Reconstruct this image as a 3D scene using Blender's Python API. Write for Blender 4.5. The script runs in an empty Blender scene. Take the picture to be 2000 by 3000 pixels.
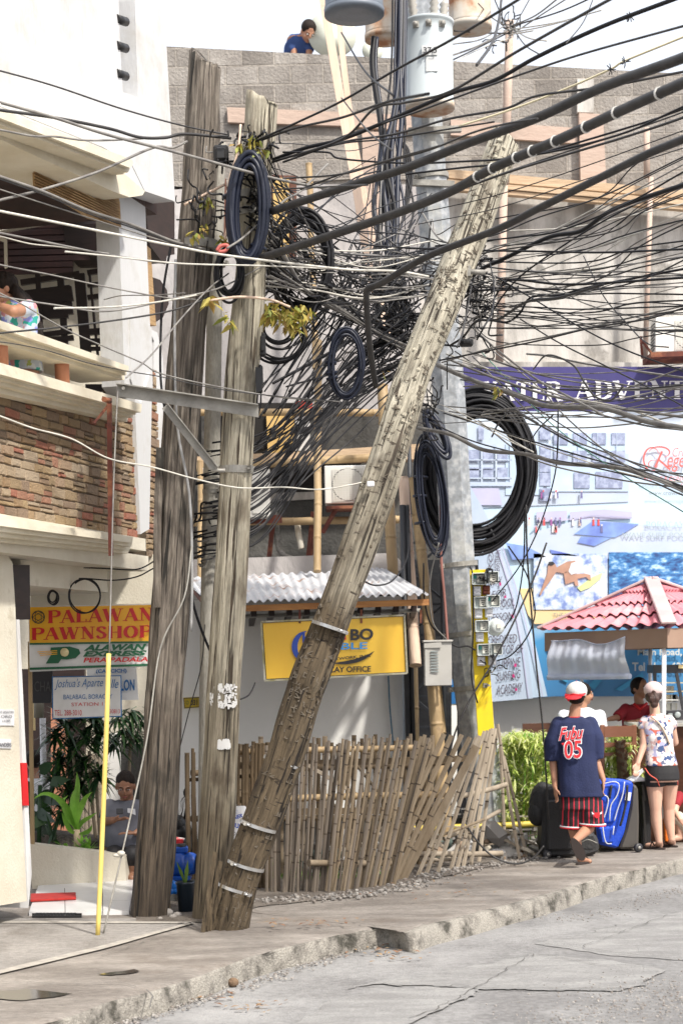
import bpy, bmesh, random
from math import *
from mathutils import Vector as V, Matrix as M, noise as mnoise
random.seed(7)
SC = bpy.context.scene
COL = SC.collection
# ---------------- camera ----------------
F = 5000.0; TH = radians(8); RO = radians(-1.2); CH = 1.8; PPY = 1950 + F*tan(TH)
cam = bpy.data.cameras.new('camera'); co = bpy.data.objects.new('camera', cam); COL.objects.link(co)
cam.sensor_fit = 'VERTICAL'; cam.sensor_height = 36; cam.sensor_width = 24
cam.lens = F/3000*36; cam.shift_y = (PPY-1500)/3000; cam.clip_end = 500; cam.clip_start = .05
RM = M.Rotation(pi/2-TH, 3, 'X') @ M.Rotation(RO, 3, 'Z')
co.matrix_world = M.Translation((0, 0, CH)) @ RM.to_4x4()
SC.camera = co
cam.dof.use_dof = True; cam.dof.focus_distance = 12.2; cam.dof.aperture_fstop = 3.2
# ---------------- light ----------------
SUN_EL, SUN_AZ = radians(50), radians(140)      # azimuth clockwise from +Y: sun to the right, a little behind the camera
W = bpy.data.worlds.new('World'); SC.world = W; W.use_nodes = True
nt = W.node_tree; bg = nt.nodes['Background']; sky = nt.nodes.new('ShaderNodeTexSky')
sky.sky_type = 'NISHITA'; sky.sun_disc = False; sky.sun_elevation = SUN_EL; sky.sun_rotation = SUN_AZ
sky.air_density = 1.0; sky.dust_density = 6.0; sky.ozone_density = 1.0
hz = nt.nodes.new('ShaderNodeMix'); hz.data_type = 'RGBA'; hz.inputs[0].default_value = .6; hz.inputs[7].default_value = (7.2, 7.35, 7.7, 1)   # thin bright overcast over the blue
nt.links.new(sky.outputs[0], hz.inputs[6]); nt.links.new(hz.outputs[2], bg.inputs[0]); bg.inputs[1].default_value = 0.15
sl = bpy.data.lights.new('sun', 'SUN'); sl.energy = 3.5; sl.angle = radians(3); sl.color = (1, .95, .87)
so = bpy.data.objects.new('sun', sl); COL.objects.link(so)
sd = V((sin(SUN_AZ)*cos(SUN_EL), cos(SUN_AZ)*cos(SUN_EL), sin(SUN_EL)))
so.rotation_euler = sd.to_track_quat('Z', 'Y').to_euler(); so.location = sd*30
SC.view_settings.view_transform = 'Standard'; SC.view_settings.look = 'None'
SC.view_settings.exposure = 0.58; SC.view_settings.gamma = 1
# ---------------- pixel / world helpers (positions measured from the photograph, 2000x3000) ----------------
def ray(x, y): return RM @ V(((x-1000)/F, -(y-PPY)/F, -1))
EYE = V((0, 0, CH))
def P(x, y, Y): w = ray(x, y); return w*(Y/w.y) + EYE
def G(x, y, z=0.0): w = ray(x, y); return w*((z-CH)/w.z) + EYE
FO = G(75, 2695); _w = ray(2400, 1925); FU = V((_w.x, _w.y, 0)).normalized(); FN = V((FU.y, -FU.x, 0))
def FP(x, y, off=0.0):
    r = ray(x, y); t = ((FO+FN*off-EYE).dot(FN))/r.dot(FN); return r*t + EYE
def PL(o, n):
    def f(x, y, off=0.0):
        r = ray(x, y); return r*(((o+n*off-EYE).dot(n))/r.dot(n)) + EYE
    return f
# ---------------- mesh builder ----------------
class MB:
    def __init__(s): s.v = []; s.f = []; s.s = []; s.mi = []
    def add(s, vs, fs, sm=False, mi=0):
        b = len(s.v); s.v += [tuple(x) for x in vs]
        for f in fs: s.f.append([b+i for i in f]); s.s.append(sm); s.mi.append(mi)
        return s
    def obb(s, o, a, b, c, mi=0):
        o, a, b, c = V(o), V(a), V(b), V(c)
        vs = [o, o+a, o+a+b, o+b, o+c, o+a+c, o+a+b+c, o+b+c]
        return s.add(vs, [(0,3,2,1),(4,5,6,7),(0,1,5,4),(1,2,6,5),(2,3,7,6),(3,0,4,7)], False, mi)
    def box(s, c, d, rz=0, mi=0):
        R = M.Rotation(rz, 3, 'Z'); a, b, e = R@V((d[0],0,0)), R@V((0,d[1],0)), V((0,0,d[2]))
        return s.obb(V(c)-(a+b+e)/2, a, b, e, mi)
    def bar(s, p, q, w, h, up=(0,0,1), mi=0):
        p, q = V(p), V(q); d = q-p; x = d.cross(V(up))
        if x.length < 1e-6: x = d.cross(V((1,0,0)))
        x.normalize(); y = x.cross(d).normalized()
        return s.obb(p-x*w/2-y*h/2, x*w, y*h, d, mi)
    def tube(s, pts, r, n=8, caps=True, sm=True, mi=0, flat=None, tw=0):
        pts = [V(p) for p in pts]; m = len(pts)
        if not hasattr(r, '__len__'): r = [r]*m
        vs = []; fs = []; x = None
        for i in range(m):
            t = (pts[min(i+1, m-1)]-pts[max(i-1, 0)])
            if t.length < 1e-9: t = V((0,0,1))
            t.normalize()
            if x is None:
                a = V((0,-1,0)) if abs(t.y) < .9 else V((1,0,0)); x = (a-t*a.dot(t)).normalized()
            else:
                x = x-t*x.dot(t)
                x = x.normalized() if x.length > 1e-6 else t.orthogonal().normalized()
            y = t.cross(x)
            for k in range(n):
                a = 2*pi*k/n + tw
                fx = flat or 1
                vs.append(pts[i]+x*(cos(a)*r[i]*fx)+y*(sin(a)*r[i]))
        for i in range(m-1):
            for k in range(n):
                k2 = (k+1) % n; fs.append((i*n+k, i*n+k2, (i+1)*n+k2, (i+1)*n+k))
        s.add(vs, fs, sm, mi)
        if caps:
            b = len(s.v)-len(vs)
            s.f.append([b+k for k in range(n)][::-1]); s.s.append(False); s.mi.append(mi)
            s.f.append([b+(m-1)*n+k for k in range(n)]); s.s.append(False); s.mi.append(mi)
        return s
    def lathe(s, o, ax, prof, n=20, mi=0, sm=True):
        o, ax = V(o), V(ax).normalized(); x = ax.orthogonal().normalized(); y = ax.cross(x)
        vs = []; fs = []; m = len(prof)
        for h, r in prof:
            for k in range(n):
                a = 2*pi*k/n; vs.append(o+ax*h+(x*cos(a)+y*sin(a))*max(r, 1e-4))
        for i in range(m-1):
            for k in range(n):
                k2 = (k+1) % n; fs.append((i*n+k, i*n+k2, (i+1)*n+k2, (i+1)*n+k))
        fs.append(tuple(range(n))[::-1]); fs.append(tuple((m-1)*n+k for k in range(n)))
        return s.add(vs, fs, sm, mi)
    def prism(s, pts, off, mi=0):
        pts = [V(p) for p in pts]; off = V(off); n = len(pts)
        fs = [tuple(range(n)), tuple(range(2*n-1, n-1, -1))]
        fs += [(i, (i+1) % n+n-n if False else (i+1) % n, (i+1) % n+n, i+n) for i in range(n)]
        return s.add(pts+[p+off for p in pts], fs, False, mi)
    def ell(s, c, r, n=12, rot=None, mi=0):
        c = V(c); vs = []; fs = []; m = n//2+1
        if not hasattr(r, '__len__'): r = (r, r, r)
        for i in range(m+1):
            ph = pi*i/m
            for k in range(n):
                a = 2*pi*k/n; q = V((r[0]*sin(ph)*cos(a), r[1]*sin(ph)*sin(a), r[2]*cos(ph)))
                if rot is not None: q = rot@q
                vs.append(c+q)
        for i in range(m):
            for k in range(n):
                k2 = (k+1) % n; fs.append((i*n+k, (i+1)*n+k, (i+1)*n+k2, i*n+k2))
        return s.add(vs, fs, True, mi)
    def leaf(s, p, d, up, L, w, droop=.3, mi=0, seg=2):
        p, d = V(p), V(d).normalized(); side = d.cross(V(up))
        if side.length < 1e-4: side = d.orthogonal()
        side.normalize(); nn = side.cross(d)
        ws = [.35, 1, .55, .0] if seg == 3 else [.4, 1, 0]
        vs = []; fs = []; k = len(ws)-1
        for i, a in enumerate(ws):
            t = i/k; c = p+d*L*t-V((0,0,1))*droop*L*t*t + nn*0
            if i < k: vs += [c-side*w*a/2, c+side*w*a/2]
            else: vs.append(c)
        for i in range(k-1): fs.append((2*i, 2*i+1, 2*i+3, 2*i+2))
        fs.append((2*k-2, 2*k-1, 2*k))
        return s.add(vs, fs, False, mi)
    def build(s, name, mat, parent=None, mw=None, recalc=True, bevel=0):
        me = bpy.data.meshes.new(name); me.from_pydata(s.v, [], s.f)
        for m in (mat if isinstance(mat, (list, tuple)) else [mat]): me.materials.append(m)
        me.polygons.foreach_set('use_smooth', s.s); me.polygons.foreach_set('material_index', s.mi)
        if recalc or bevel:
            bm = bmesh.new(); bm.from_mesh(me)
            bmesh.ops.recalc_face_normals(bm, faces=bm.faces)
            if bevel: bmesh.ops.bevel(bm, geom=list(bm.edges), offset=bevel, segments=1, affect='EDGES')
            bm.to_mesh(me); bm.free()
        me.update()
        return link(me, name, parent, mw)
WL = {}
def link(me, name, parent=None, mw=None):
    o = bpy.data.objects.new(name, me); COL.objects.link(o)
    if parent is not None:
        o.parent = parent; o.matrix_parent_inverse = WL[parent.name].inverted()
    o.matrix_basis = mw if mw is not None else M.Identity(4)
    WL[o.name] = mw.copy() if mw is not None else M.Identity(4)
    return o
def tag(o, label, cat, group=None, kind=None):
    if label: o['label'] = label
    if cat: o['category'] = cat
    if group: o['group'] = group
    if kind: o['kind'] = kind
    return o
def thing(name, loc, label, cat, group=None):
    o = bpy.data.objects.new(name, None); COL.objects.link(o); o.location = loc; o.empty_display_size = .2
    WL[o.name] = M.Translation(V(loc)); return tag(o, label, cat, group)
def struct(o): o['kind'] = 'structure'; return o
def spline(pts, k=6):
    pts = [V(p) for p in pts]; out = []
    q = [pts[0]*2-pts[1]] + pts + [pts[-1]*2-pts[-2]]
    for i in range(1, len(q)-2):
        a, b, c, d = q[i-1], q[i], q[i+1], q[i+2]
        for j in range(k):
            t = j/k; out.append(.5*((2*b)+(c-a)*t+(2*a-5*b+4*c-d)*t*t+(3*b-a-3*c+d)*t**3))
    out.append(pts[-1]); return out
# ---------------- materials ----------------
def L(nt, a, b): nt.links.new(a, b)
MATS = {}
def pm(name, c1, c2=None, sc=3., rough=.7, bump=0., bsc=40., st=(1,1,1), metal=0., c3=None, lo=.35, hi=.65, spk=0., isl=None, trans=0., spec=.5, dirt=None, dsc=1.2, dlo=.52, dhi=.7, alpha=1., coord='Object', islmix=.6):
    """noise-mixed procedural material; isl = colours picked per loose piece; dirt = a second, patchy colour"""
    m = bpy.data.materials.new(name); m.use_nodes = True; nt = m.node_tree; b = nt.nodes['Principled BSDF']
    b.inputs['Roughness'].default_value = rough; b.inputs['Metallic'].default_value = metal
    b.inputs['Specular IOR Level'].default_value = spec; b.inputs['Alpha'].default_value = alpha
    tc = nt.nodes.new('ShaderNodeTexCoord'); mp = nt.nodes.new('ShaderNodeMapping'); mp.inputs['Scale'].default_value = st
    L(nt, tc.outputs[coord], mp.inputs[0])
    c2 = c2 or tuple(x*.82 for x in c1)
    def rgba(c): return (c[0], c[1], c[2], 1)
    def noise(scale, det=6, ro=.6, src=None):
        n = nt.nodes.new('ShaderNodeTexNoise'); n.inputs['Scale'].default_value = scale; n.inputs['Detail'].default_value = det; n.inputs['Roughness'].default_value = ro
        L(nt, src or mp.outputs[0], n.inputs[0]); return n.outputs[0]
    def ramp(src, stops):
        r = nt.nodes.new('ShaderNodeValToRGB'); e = r.color_ramp.elements
        e[0].position, e[0].color = stops[0][0], rgba(stops[0][1]); e[1].position, e[1].color = stops[-1][0], rgba(stops[-1][1])
        for p, c in stops[1:-1]: x = e.new(p); x.color = rgba(c)
        L(nt, src, r.inputs[0]); return r
    def mix(f, a, b_, mode='MIX'):
        n = nt.nodes.new('ShaderNodeMix'); n.data_type = 'RGBA'; n.blend_type = mode
        for s, i in ((f, 0), (a, 6), (b_, 7)):
            if hasattr(s, 'links'): L(nt, s, n.inputs[i])
            elif i == 0: n.inputs[0].default_value = s
            else: n.inputs[i].default_value = rgba(s)
        return n.outputs[2]
    stops = [(lo, c2), (hi, c1)] if not c3 else [(lo, c3), ((lo+hi)/2, c2), (hi, c1)]
    col = ramp(noise(sc), stops).outputs[0]
    if isl:
        g = nt.nodes.new('ShaderNodeNewGeometry'); r = ramp(g.outputs['Random Per Island'], [(i/len(isl), c) for i, c in enumerate(isl)] if len(isl) > 1 else [(0, isl[0]), (1, isl[0])])
        r.color_ramp.interpolation = 'CONSTANT'; col = mix(islmix, col, r.outputs[0])
    if spk:
        col = mix(spk, col, ramp(noise(sc*14, 3), [(.35, (.25,.25,.25)), (.65, (1,1,1))]).outputs[0], 'MULTIPLY')
    if dirt:
        col = mix(ramp(noise(dsc, 8, .7, tc.outputs[coord]), [(dlo, (0,0,0)), (dhi, (1,1,1))]).outputs[0], col, dirt)
    L(nt, col, b.inputs['Base Color'])
    if trans: b.inputs['Subsurface Weight'].default_value = 0; 
    if trans:
        tr = nt.nodes.new('ShaderNodeBsdfTranslucent'); L(nt, col, tr.inputs[0]); mx = nt.nodes.new('ShaderNodeMixShader'); mx.inputs[0].default_value = trans
        L(nt, b.outputs[0], mx.inputs[1]); L(nt, tr.outputs[0], mx.inputs[2]); L(nt, mx.outputs[0], nt.nodes['Material Output'].inputs[0])
    if bump:
        bn = nt.nodes.new('ShaderNodeBump'); bn.inputs['Strength'].default_value = min(1, bump); bn.inputs['Distance'].default_value = .02*max(1, bump)
        L(nt, noise(bsc, 5), bn.inputs['Height']); L(nt, bn.outputs[0], b.inputs['Normal'])
    m['_'] = 1; MATS[name] = m; return m
K = lambda h: tuple(((int(h[i:i+2], 16)/255+.055)/1.055)**2.4 if int(h[i:i+2], 16) > 10 else int(h[i:i+2], 16)/255/12.92 for i in (0, 2, 4))
def scl(c, k): return tuple(x*k for x in c)
def polemat(name, light, mid, dark, notch=0.0, foot=0.0, footc=(.34,.30,.26)):
    m = pm(name, light, mid, sc=55, c3=scl(mid, .42), rough=.9, st=(1,1,.05), bump=1, bsc=90, lo=.30, hi=.66, spk=.35)
    nt = m.node_tree; b = nt.nodes['Principled BSDF']; mp = [n for n in nt.nodes if n.type == 'MAPPING'][0]
    src = b.inputs['Base Color'].links[0].from_socket; tc = [n for n in nt.nodes if n.type == 'TEX_COORD'][0]
    def nz(scale, st, lo, hi, det=4):
        q = nt.nodes.new('ShaderNodeMapping'); q.inputs['Scale'].default_value = st; L(nt, tc.outputs['Object'], q.inputs[0])
        n = nt.nodes.new('ShaderNodeTexNoise'); n.inputs['Scale'].default_value = scale; n.inputs['Detail'].default_value = det; L(nt, q.outputs[0], n.inputs[0])
        r = nt.nodes.new('ShaderNodeMapRange'); r.inputs[1].default_value = lo; r.inputs[2].default_value = hi; L(nt, n.outputs[0], r.inputs[0]); return r.outputs[0]
    def mixc(f, a, c):
        n = nt.nodes.new('ShaderNodeMix'); n.data_type = 'RGBA'; L(nt, f, n.inputs[0]); L(nt, a, n.inputs[6]); n.inputs[7].default_value = (*c, 1); return n.outputs[2]
    crack = nz(40, (1,1,.035), .595, .64); col = mixc(crack, src, dark)
    blot = nz(5.0, (1,1,.4), .55, .68, 10); col = mixc(blot, col, scl(dark, 1.8))
    bn = [n for n in nt.nodes if n.type == 'BUMP'][0]
    if notch:
        nn = nz(22, (.5,.5,2.4), .63, .67, 2); nf = nz(2.0, (1,1,.5), .38, .5)
        mul = nt.nodes.new('ShaderNodeMath'); mul.operation = 'MULTIPLY'; L(nt, nn, mul.inputs[0]); L(nt, nf, mul.inputs[1]); col = mixc(mul.outputs[0], col, scl(dark, 1.3))
    if foot:
        sz = nt.nodes.new('ShaderNodeSeparateXYZ'); L(nt, tc.outputs['Object'], sz.inputs[0]); nq = nz(3, (1,1,.5), .3, .7, 6); ad = nt.nodes.new('ShaderNodeMath'); ad.operation = 'MULTIPLY_ADD'; L(nt, nq, ad.inputs[0]); ad.inputs[1].default_value = -1.2; L(nt, sz.outputs[2], ad.inputs[2]); mr = nt.nodes.new('ShaderNodeMapRange'); mr.inputs[1].default_value = foot; mr.inputs[2].default_value = foot-1.6; L(nt, ad.outputs[0], mr.inputs[0])
        k = nt.nodes.new('ShaderNodeMix'); k.data_type = 'RGBA'; k.blend_type = 'MULTIPLY'; L(nt, mr.outputs[0], k.inputs[0]); L(nt, col, k.inputs[6]); k.inputs[7].default_value = (*footc, 1); col = k.outputs[2]
    L(nt, col, b.inputs['Base Color'])
    inv = nt.nodes.new('ShaderNodeMath'); inv.operation = 'SUBTRACT'; L(nt, bn.inputs['Height'].links[0].from_socket, inv.inputs[0]); L(nt, crack, inv.inputs[1]); L(nt, inv.outputs[0], bn.inputs['Height'])
    bn.inputs['Distance'].default_value = .012
    return m
# ---------------- lettering ----------------
def bfont(s, bold=0., shear=0.):
    c = bpy.data.curves.new('lettering', 'FONT'); c.body = s; c.extrude = .0; c.offset = bold; c.shear = shear; c.resolution_u = 4
    o = bpy.data.objects.new('lettering', c); COL.objects.link(o)
    dg = bpy.context.evaluated_depsgraph_get(); me = bpy.data.meshes.new_from_object(o.evaluated_get(dg))
    vs = [(v.co.x, v.co.y) for v in me.vertices]; fs = [list(p.vertices) for p in me.polygons]
    bpy.data.objects.remove(o); bpy.data.curves.remove(c); bpy.data.meshes.remove(me); return vs, fs
GL = {  # serif capitals: strokes (points, thick flag) in a 1-high box, width w
 'P': (.72, [[(.2,0),(.2,1)], [(.2,.97),(.5,.97),(.66,.86),(.68,.74),(.64,.6),(.5,.5),(.2,.5)]], [(.2,0),(.2,1)]),
 'A': (.86, [[(.43,1),(.74,0)], [(.43,1),(.12,0),'t'], [(.22,.33),(.64,.33),'t']], [(.74,0),(.12,0)]),
 'L': (.68, [[(.2,0),(.2,1)], [(.2,.03),(.62,.03),'t'], [(.62,0),(.62,.25),'t']], [(.2,0),(.2,1)]),
 'W': (1.15, [[(.12,1),(.36,0)], [(.36,0),(.58,.9),'t'], [(.56,1),(.8,0)], [(.8,0),(1.03,1),'t']], [(.12,1),(.56,1),(1.03,1)]),
 'N': (.86, [[(.18,0),(.18,1),'t'], [(.18,1),(.68,0)], [(.68,0),(.68,1),'t']], [(.18,0),(.18,1),(.68,1)]),
 'S': (.62, [[(.52,.8),(.44,.93),(.3,.97),(.15,.88),(.13,.72),(.28,.56),(.44,.45),(.52,.3),(.48,.12),(.32,.03),(.17,.06),(.1,.22)], [(.52,.74),(.52,.96),'t'], [(.1,.05),(.1,.28),'t']], []),
 'H': (.9, [[(.2,0),(.2,1)], [(.7,0),(.7,1)], [(.2,.5),(.7,.5),'t']], [(.2,0),(.2,1),(.7,0),(.7,1)]),
 'O': (.84, [[(.42+.3*cos(a*pi/10), .5+.46*sin(a*pi/10)) for a in range(21)]], []),
 'T': (.74, [[(.37,0),(.37,1)], [(.06,.97),(.68,.97),'t'], [(.06,.74),(.06,.98),'t'], [(.68,.74),(.68,.98),'t']], [(.37,0)]),
 'E': (.7, [[(.2,0),(.2,1)], [(.2,.97),(.6,.97),'t'], [(.2,.52),(.48,.52),'t'], [(.2,.03),(.62,.03),'t'], [(.62,0),(.62,.22),'t'], [(.6,.78),(.6,1),'t']], [(.2,0),(.2,1)]),
 'R': (.8, [[(.2,0),(.2,1)], [(.2,.97),(.5,.97),(.62,.87),(.64,.76),(.6,.63),(.48,.53),(.2,.53)], [(.42,.52),(.72,.0)]], [(.2,0),(.2,1),(.74,0)]),
 'D': (.84, [[(.2,0),(.2,1)], [(.2,.97),(.45,.97),(.66,.83),(.72,.5),(.66,.17),(.45,.03),(.2,.03)]], [(.2,0),(.2,1)]),
 'V': (.84, [[(.12,1),(.42,0)], [(.42,0),(.72,1),'t']], [(.12,1),(.72,1)]),
 'U': (.86, [[(.2,1),(.2,.3),(.27,.1),(.43,.03),(.6,.1),(.68,.3),(.68,1)]], [(.2,1),(.68,1)]),
 'B': (.76, [[(.2,0),(.2,1)], [(.2,.97),(.48,.97),(.6,.86),(.6,.68),(.46,.54),(.2,.54)], [(.46,.54),(.64,.42),(.66,.2),(.52,.03),(.2,.03)]], [(.2,0),(.2,1)]),
 'C': (.78, [[(.68,.82),(.56,.94),(.4,.97),(.2,.8),(.13,.5),(.2,.2),(.4,.03),(.58,.06),(.7,.2)]], []),
 'Y': (.8, [[(.4,.0),(.4,.45)], [(.12,1),(.4,.42)], [(.4,.42),(.7,1),'t']], [(.4,0),(.12,1),(.7,1)]),
 'F': (.66, [[(.2,0),(.2,1)], [(.2,.97),(.6,.97),'t'], [(.2,.52),(.48,.52),'t'], [(.6,.78),(.6,1),'t']], [(.2,0),(.2,1)]),
 'X': (.8, [[(.12,1),(.66,0)], [(.66,1),(.12,0),'t']], [(.12,1),(.66,0),(.66,1),(.12,0)]),
 "'": (.3, [[(.15,.7),(.15,1)]], []), ' ': (.45, [], []), 'G': (.84, [[(.68,.82),(.56,.94),(.4,.97),(.2,.8),(.13,.5),(.2,.2),(.4,.03),(.6,.08),(.68,.2),(.68,.45)]], [(.68,.45)]),
 'I': (.4, [[(.2,0),(.2,1)]], [(.2,0),(.2,1)]),
}
def serif(s, wk=.15, wt=.06, caps=1.0):
    vs = []; fs = []; lay = []; x0 = 0
    def quad(a, b, c, d, z): n = len(vs); vs.extend([a, b, c, d]); fs.append([n, n+1, n+2, n+3]); lay.extend([z]*4)
    for ch in s:
        w, st, se = GL[ch]; z = 0
        for k in st:
            th = wt if k[-1] == 't' else wk; pts = [p for p in k if p != 't']; z += 1
            loop = len(pts) > 3
            L_, R_ = [], []
            for i, p in enumerate(pts):
                a = pts[max(i-1, 0)]; b = pts[min(i+1, len(pts)-1)]
                if loop and pts[0] == pts[-1] and i in (0, len(pts)-1): a, b = pts[-2], pts[1]
                dx, dy = b[0]-a[0], b[1]-a[1]; l = hypot(dx, dy) or 1
                h = th/2
                if loop: h = (wt+(wk-wt)*abs(dy/l))/2
                L_.append((x0+p[0]-dy/l*h, p[1]+dx/l*h)); R_.append((x0+p[0]+dy/l*h, p[1]-dx/l*h))
            for i in range(len(pts)-1): quad(L_[i], L_[i+1], R_[i+1], R_[i], z)
        for i, (sx, sy) in enumerate(se):
            y0 = 0 if sy < .5 else 1-wt; quad((x0+sx-.14, y0), (x0+sx+.14, y0), (x0+sx+.14, y0+wt), (x0+sx-.14, y0+wt), 9+i*.1)
        x0 += w
    return vs, fs, lay
def lettering(name, s, tl, tr, bl, mat, parent, proud=.004, th=.002, kind='b', bold=0., shear=0., tag_label=None, wk=.15):
    """letters fill the parallelogram tl-tr-bl (world points); they stand 'proud' of that plane towards the eye"""
    tl, tr, bl = V(tl), V(tr), V(bl); ex, ey = tr-tl, tl-bl; nn = ex.cross(ey).normalized()
    if nn.dot(EYE-tl) < 0: nn = -nn
    if kind == 's': vs, fs, lay = serif(s, wk)
    else: vs, fs = bfont(s, bold, shear); lay = [0]*len(vs)
    xs = [v[0] for v in vs]; ys = [v[1] for v in vs]; x0, x1, y0, y1 = min(xs), max(xs), min(ys), max(ys)
    mb = MB(); vv = [bl+ex*((v[0]-x0)/(x1-x0))+ey*((v[1]-y0)/(y1-y0))+nn*(proud+l*.0003) for v, l in zip(vs, lay)]
    mb.add(vv, fs); return mb.build(name, mat, parent, recalc=False)
def TX(name, s, x0, y0, x1, y1, fn, mat, parent, sl=0., lean=0., **k):
    """lettering in an upright pixel box; sl = drop in pixels over the width"""
    return lettering(name, s, fn(x0+lean, y0), fn(x1+lean, y0+sl), fn(x0, y1), mat, parent, **k)
def slab(mb, pix, fn, t, mi=0, off=0.):
    pts = [fn(x, y, off) if off else fn(x, y) for x, y in pix]
    nn = (pts[1]-pts[0]).cross(pts[2]-pts[0]).normalized()
    if nn.dot(EYE-pts[0]) < 0: nn = -nn
    return mb.prism(pts, -nn*t, mi)
def at(Y): return lambda x, y, off=0.0: P(x, y, Y-off)
# ---------------- palette ----------------
ASPH = pm('asphalt', (.265,.262,.258), (.195,.19,.188), sc=1.6, rough=.9, bump=.6, bsc=70, spk=.35, dirt=(.34,.335,.33), dsc=.7, dlo=.46, dhi=.7)
CONC = pm('pavement_concrete', (.36,.325,.29), (.245,.218,.192), sc=2.2, st=(.5,1.4,1), rough=.9, bump=1, bsc=45, c3=(.19,.165,.145), lo=.28, hi=.62, spk=.4, dirt=(.17,.14,.115), dsc=1.3, dlo=.54, dhi=.72)
KERBM = pm('kerb_concrete', (.38,.355,.31), (.26,.24,.21), sc=6, rough=.9, bump=1, bsc=60, c3=(.08,.075,.06), lo=.34, hi=.54, spk=.5)
DIRT = pm('dirt', (.22,.19,.16), (.12,.10,.085), sc=4, rough=1, bump=1, bsc=60, spk=.5)
APRON = pm('apron_concrete', (.33,.31,.29), (.24,.225,.21), sc=1.5, rough=.9, bump=.6, bsc=60, spk=.3, dirt=(.14,.125,.11), dsc=1.6)
STONEP = pm('pebble_stone', (.3,.28,.26), sc=8, isl=[(.12,.115,.11),(.2,.18,.16),(.3,.28,.26),(.16,.13,.11),(.38,.36,.33)], rough=.9)
LINE = pm('worn_line_paint', (.40,.375,.33), (.28,.26,.235), sc=14, rough=.9)
WATER = pm('puddle_water', (.05,.045,.038), rough=.12, spec=.6)
WHITEW = pm('white_render', (.58,.585,.59), (.53,.535,.54), sc=1.2, rough=.85, bump=.25, bsc=30, dirt=(.42,.40,.36), dsc=2.0, dlo=.52, dhi=.8, st=(1,1,.25))
CREAM = pm('cream_stucco', (.66,.62,.52), (.58,.53,.43), sc=2.5, rough=.85, bump=.3, bsc=50, dirt=(.36,.30,.2), dsc=2.5, dlo=.62, dhi=.8)
CREAMT = pm('cream_moulding', (.72,.67,.55), (.64,.58,.45), sc=3, rough=.8, bump=.2, bsc=30, dirt=(.42,.35,.24), dsc=2.2, dlo=.6, dhi=.78)
GREYREC = pm('grey_recess', (.42,.43,.45), (.36,.37,.39), rough=.9)
BLACKP = pm('black_metal', (.012,.012,.013), rough=.5)
DARKW = pm('dark_wood', (.028,.014,.012), (.014,.007,.006), sc=6, st=(1,1,5), rough=.55)
LOUV = pm('brown_louvre', (.05,.016,.012), (.025,.008,.006), sc=5, rough=.6)
BAMB = pm('woven_blind', (.50,.34,.17), (.34,.20,.09), sc=4, st=(.15,.15,30), rough=.8, bump=.6, bsc=8)
STV = pm('ledge_stone', (.36,.27,.18), (.24,.18,.12), sc=16, rough=.9, bump=1, bsc=60, spk=.35, islmix=.62,
   isl=[(.46,.31,.17),(.36,.23,.12),(.52,.40,.27),(.30,.21,.15),(.42,.17,.11),(.44,.30,.20),(.24,.17,.12),(.55,.44,.32),(.38,.27,.15),(.44,.12,.08),(.48,.34,.18)])
MORTAR = pm('stone_mortar', (.13,.10,.07), rough=1)
TERRA = pm('terracotta_paint', (.50,.22,.13), rough=.7)
RUSTR = pm('rusty_red_steel', (.16,.04,.025), (.08,.025,.018), sc=9, rough=.8, dirt=(.26,.10,.05), dsc=3, dlo=.5, dhi=.6)
TILEW = pm('white_glazed_tile', (.72,.72,.72), (.66,.66,.66), rough=.25)
REDT = pm('red_tile', (.62,.02,.025), rough=.4)
MATR = pm('red_mat_cloth', (.42,.025,.02), (.3,.02,.015), sc=20, rough=.9)
# ---------------- ground ----------------
def fbm(x, y, s=1.0): return mnoise.noise(V((x*s, y*s, 3.1)))
RZ = -.14
kt = [(-900,3330),(-400,3160),(0,3035),(130,2993),(220,2968),(330,2928),(450,2900),(530,2872),(600,2850),(660,2826),(720,2806),(790,2784),(860,2766),(930,2749),(1000,2735),(1070,2722),(1130,2714),(1180,2728),(1250,2706),(1350,2682),(1450,2655),(1560,2628),(1650,2600),(1720,2580),(1800,2560),(1900,2536),(2000,2512),(2300,2450),(3200,2290)]
E = [G(x, y) for x, y in kt]
edge = spline(E, 5)
mb = MB(); rows = [0, .03, .12, .3, .6, 1, 1.5, 2.2, 3, 4, 5.5, 8]
nE = len(edge); vs = []; fs = []
inw = V((-.72, .7, 0))
def dz(x, y): return .003*fbm(x, y, 1.7) + .0015*fbm(x, y, 6)
for i, p in enumerate(edge):
    wob = .02*fbm(p.x, p.y, 2.5)+.012*fbm(p.x, p.y, 9)
    for j, r in enumerate(rows):
        q = p + inw*r + V((0, 0, 1))*(dz(p.x+inw.x*r, p.y+inw.y*r) + (-.012 if j == 0 else 0)); q += inw*wob*(1 if j < 3 else 0)
        vs.append(q)
nr = len(rows)
for i in range(nE-1):
    for j in range(nr-1): fs.append((i*nr+j, (i+1)*nr+j, (i+1)*nr+j+1, i*nr+j+1))
mb.add(vs, fs, True)
pav = mb.build('pavement', CONC, recalc=False)
for p in pav.data.polygons: pass
struct(pav)
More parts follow.
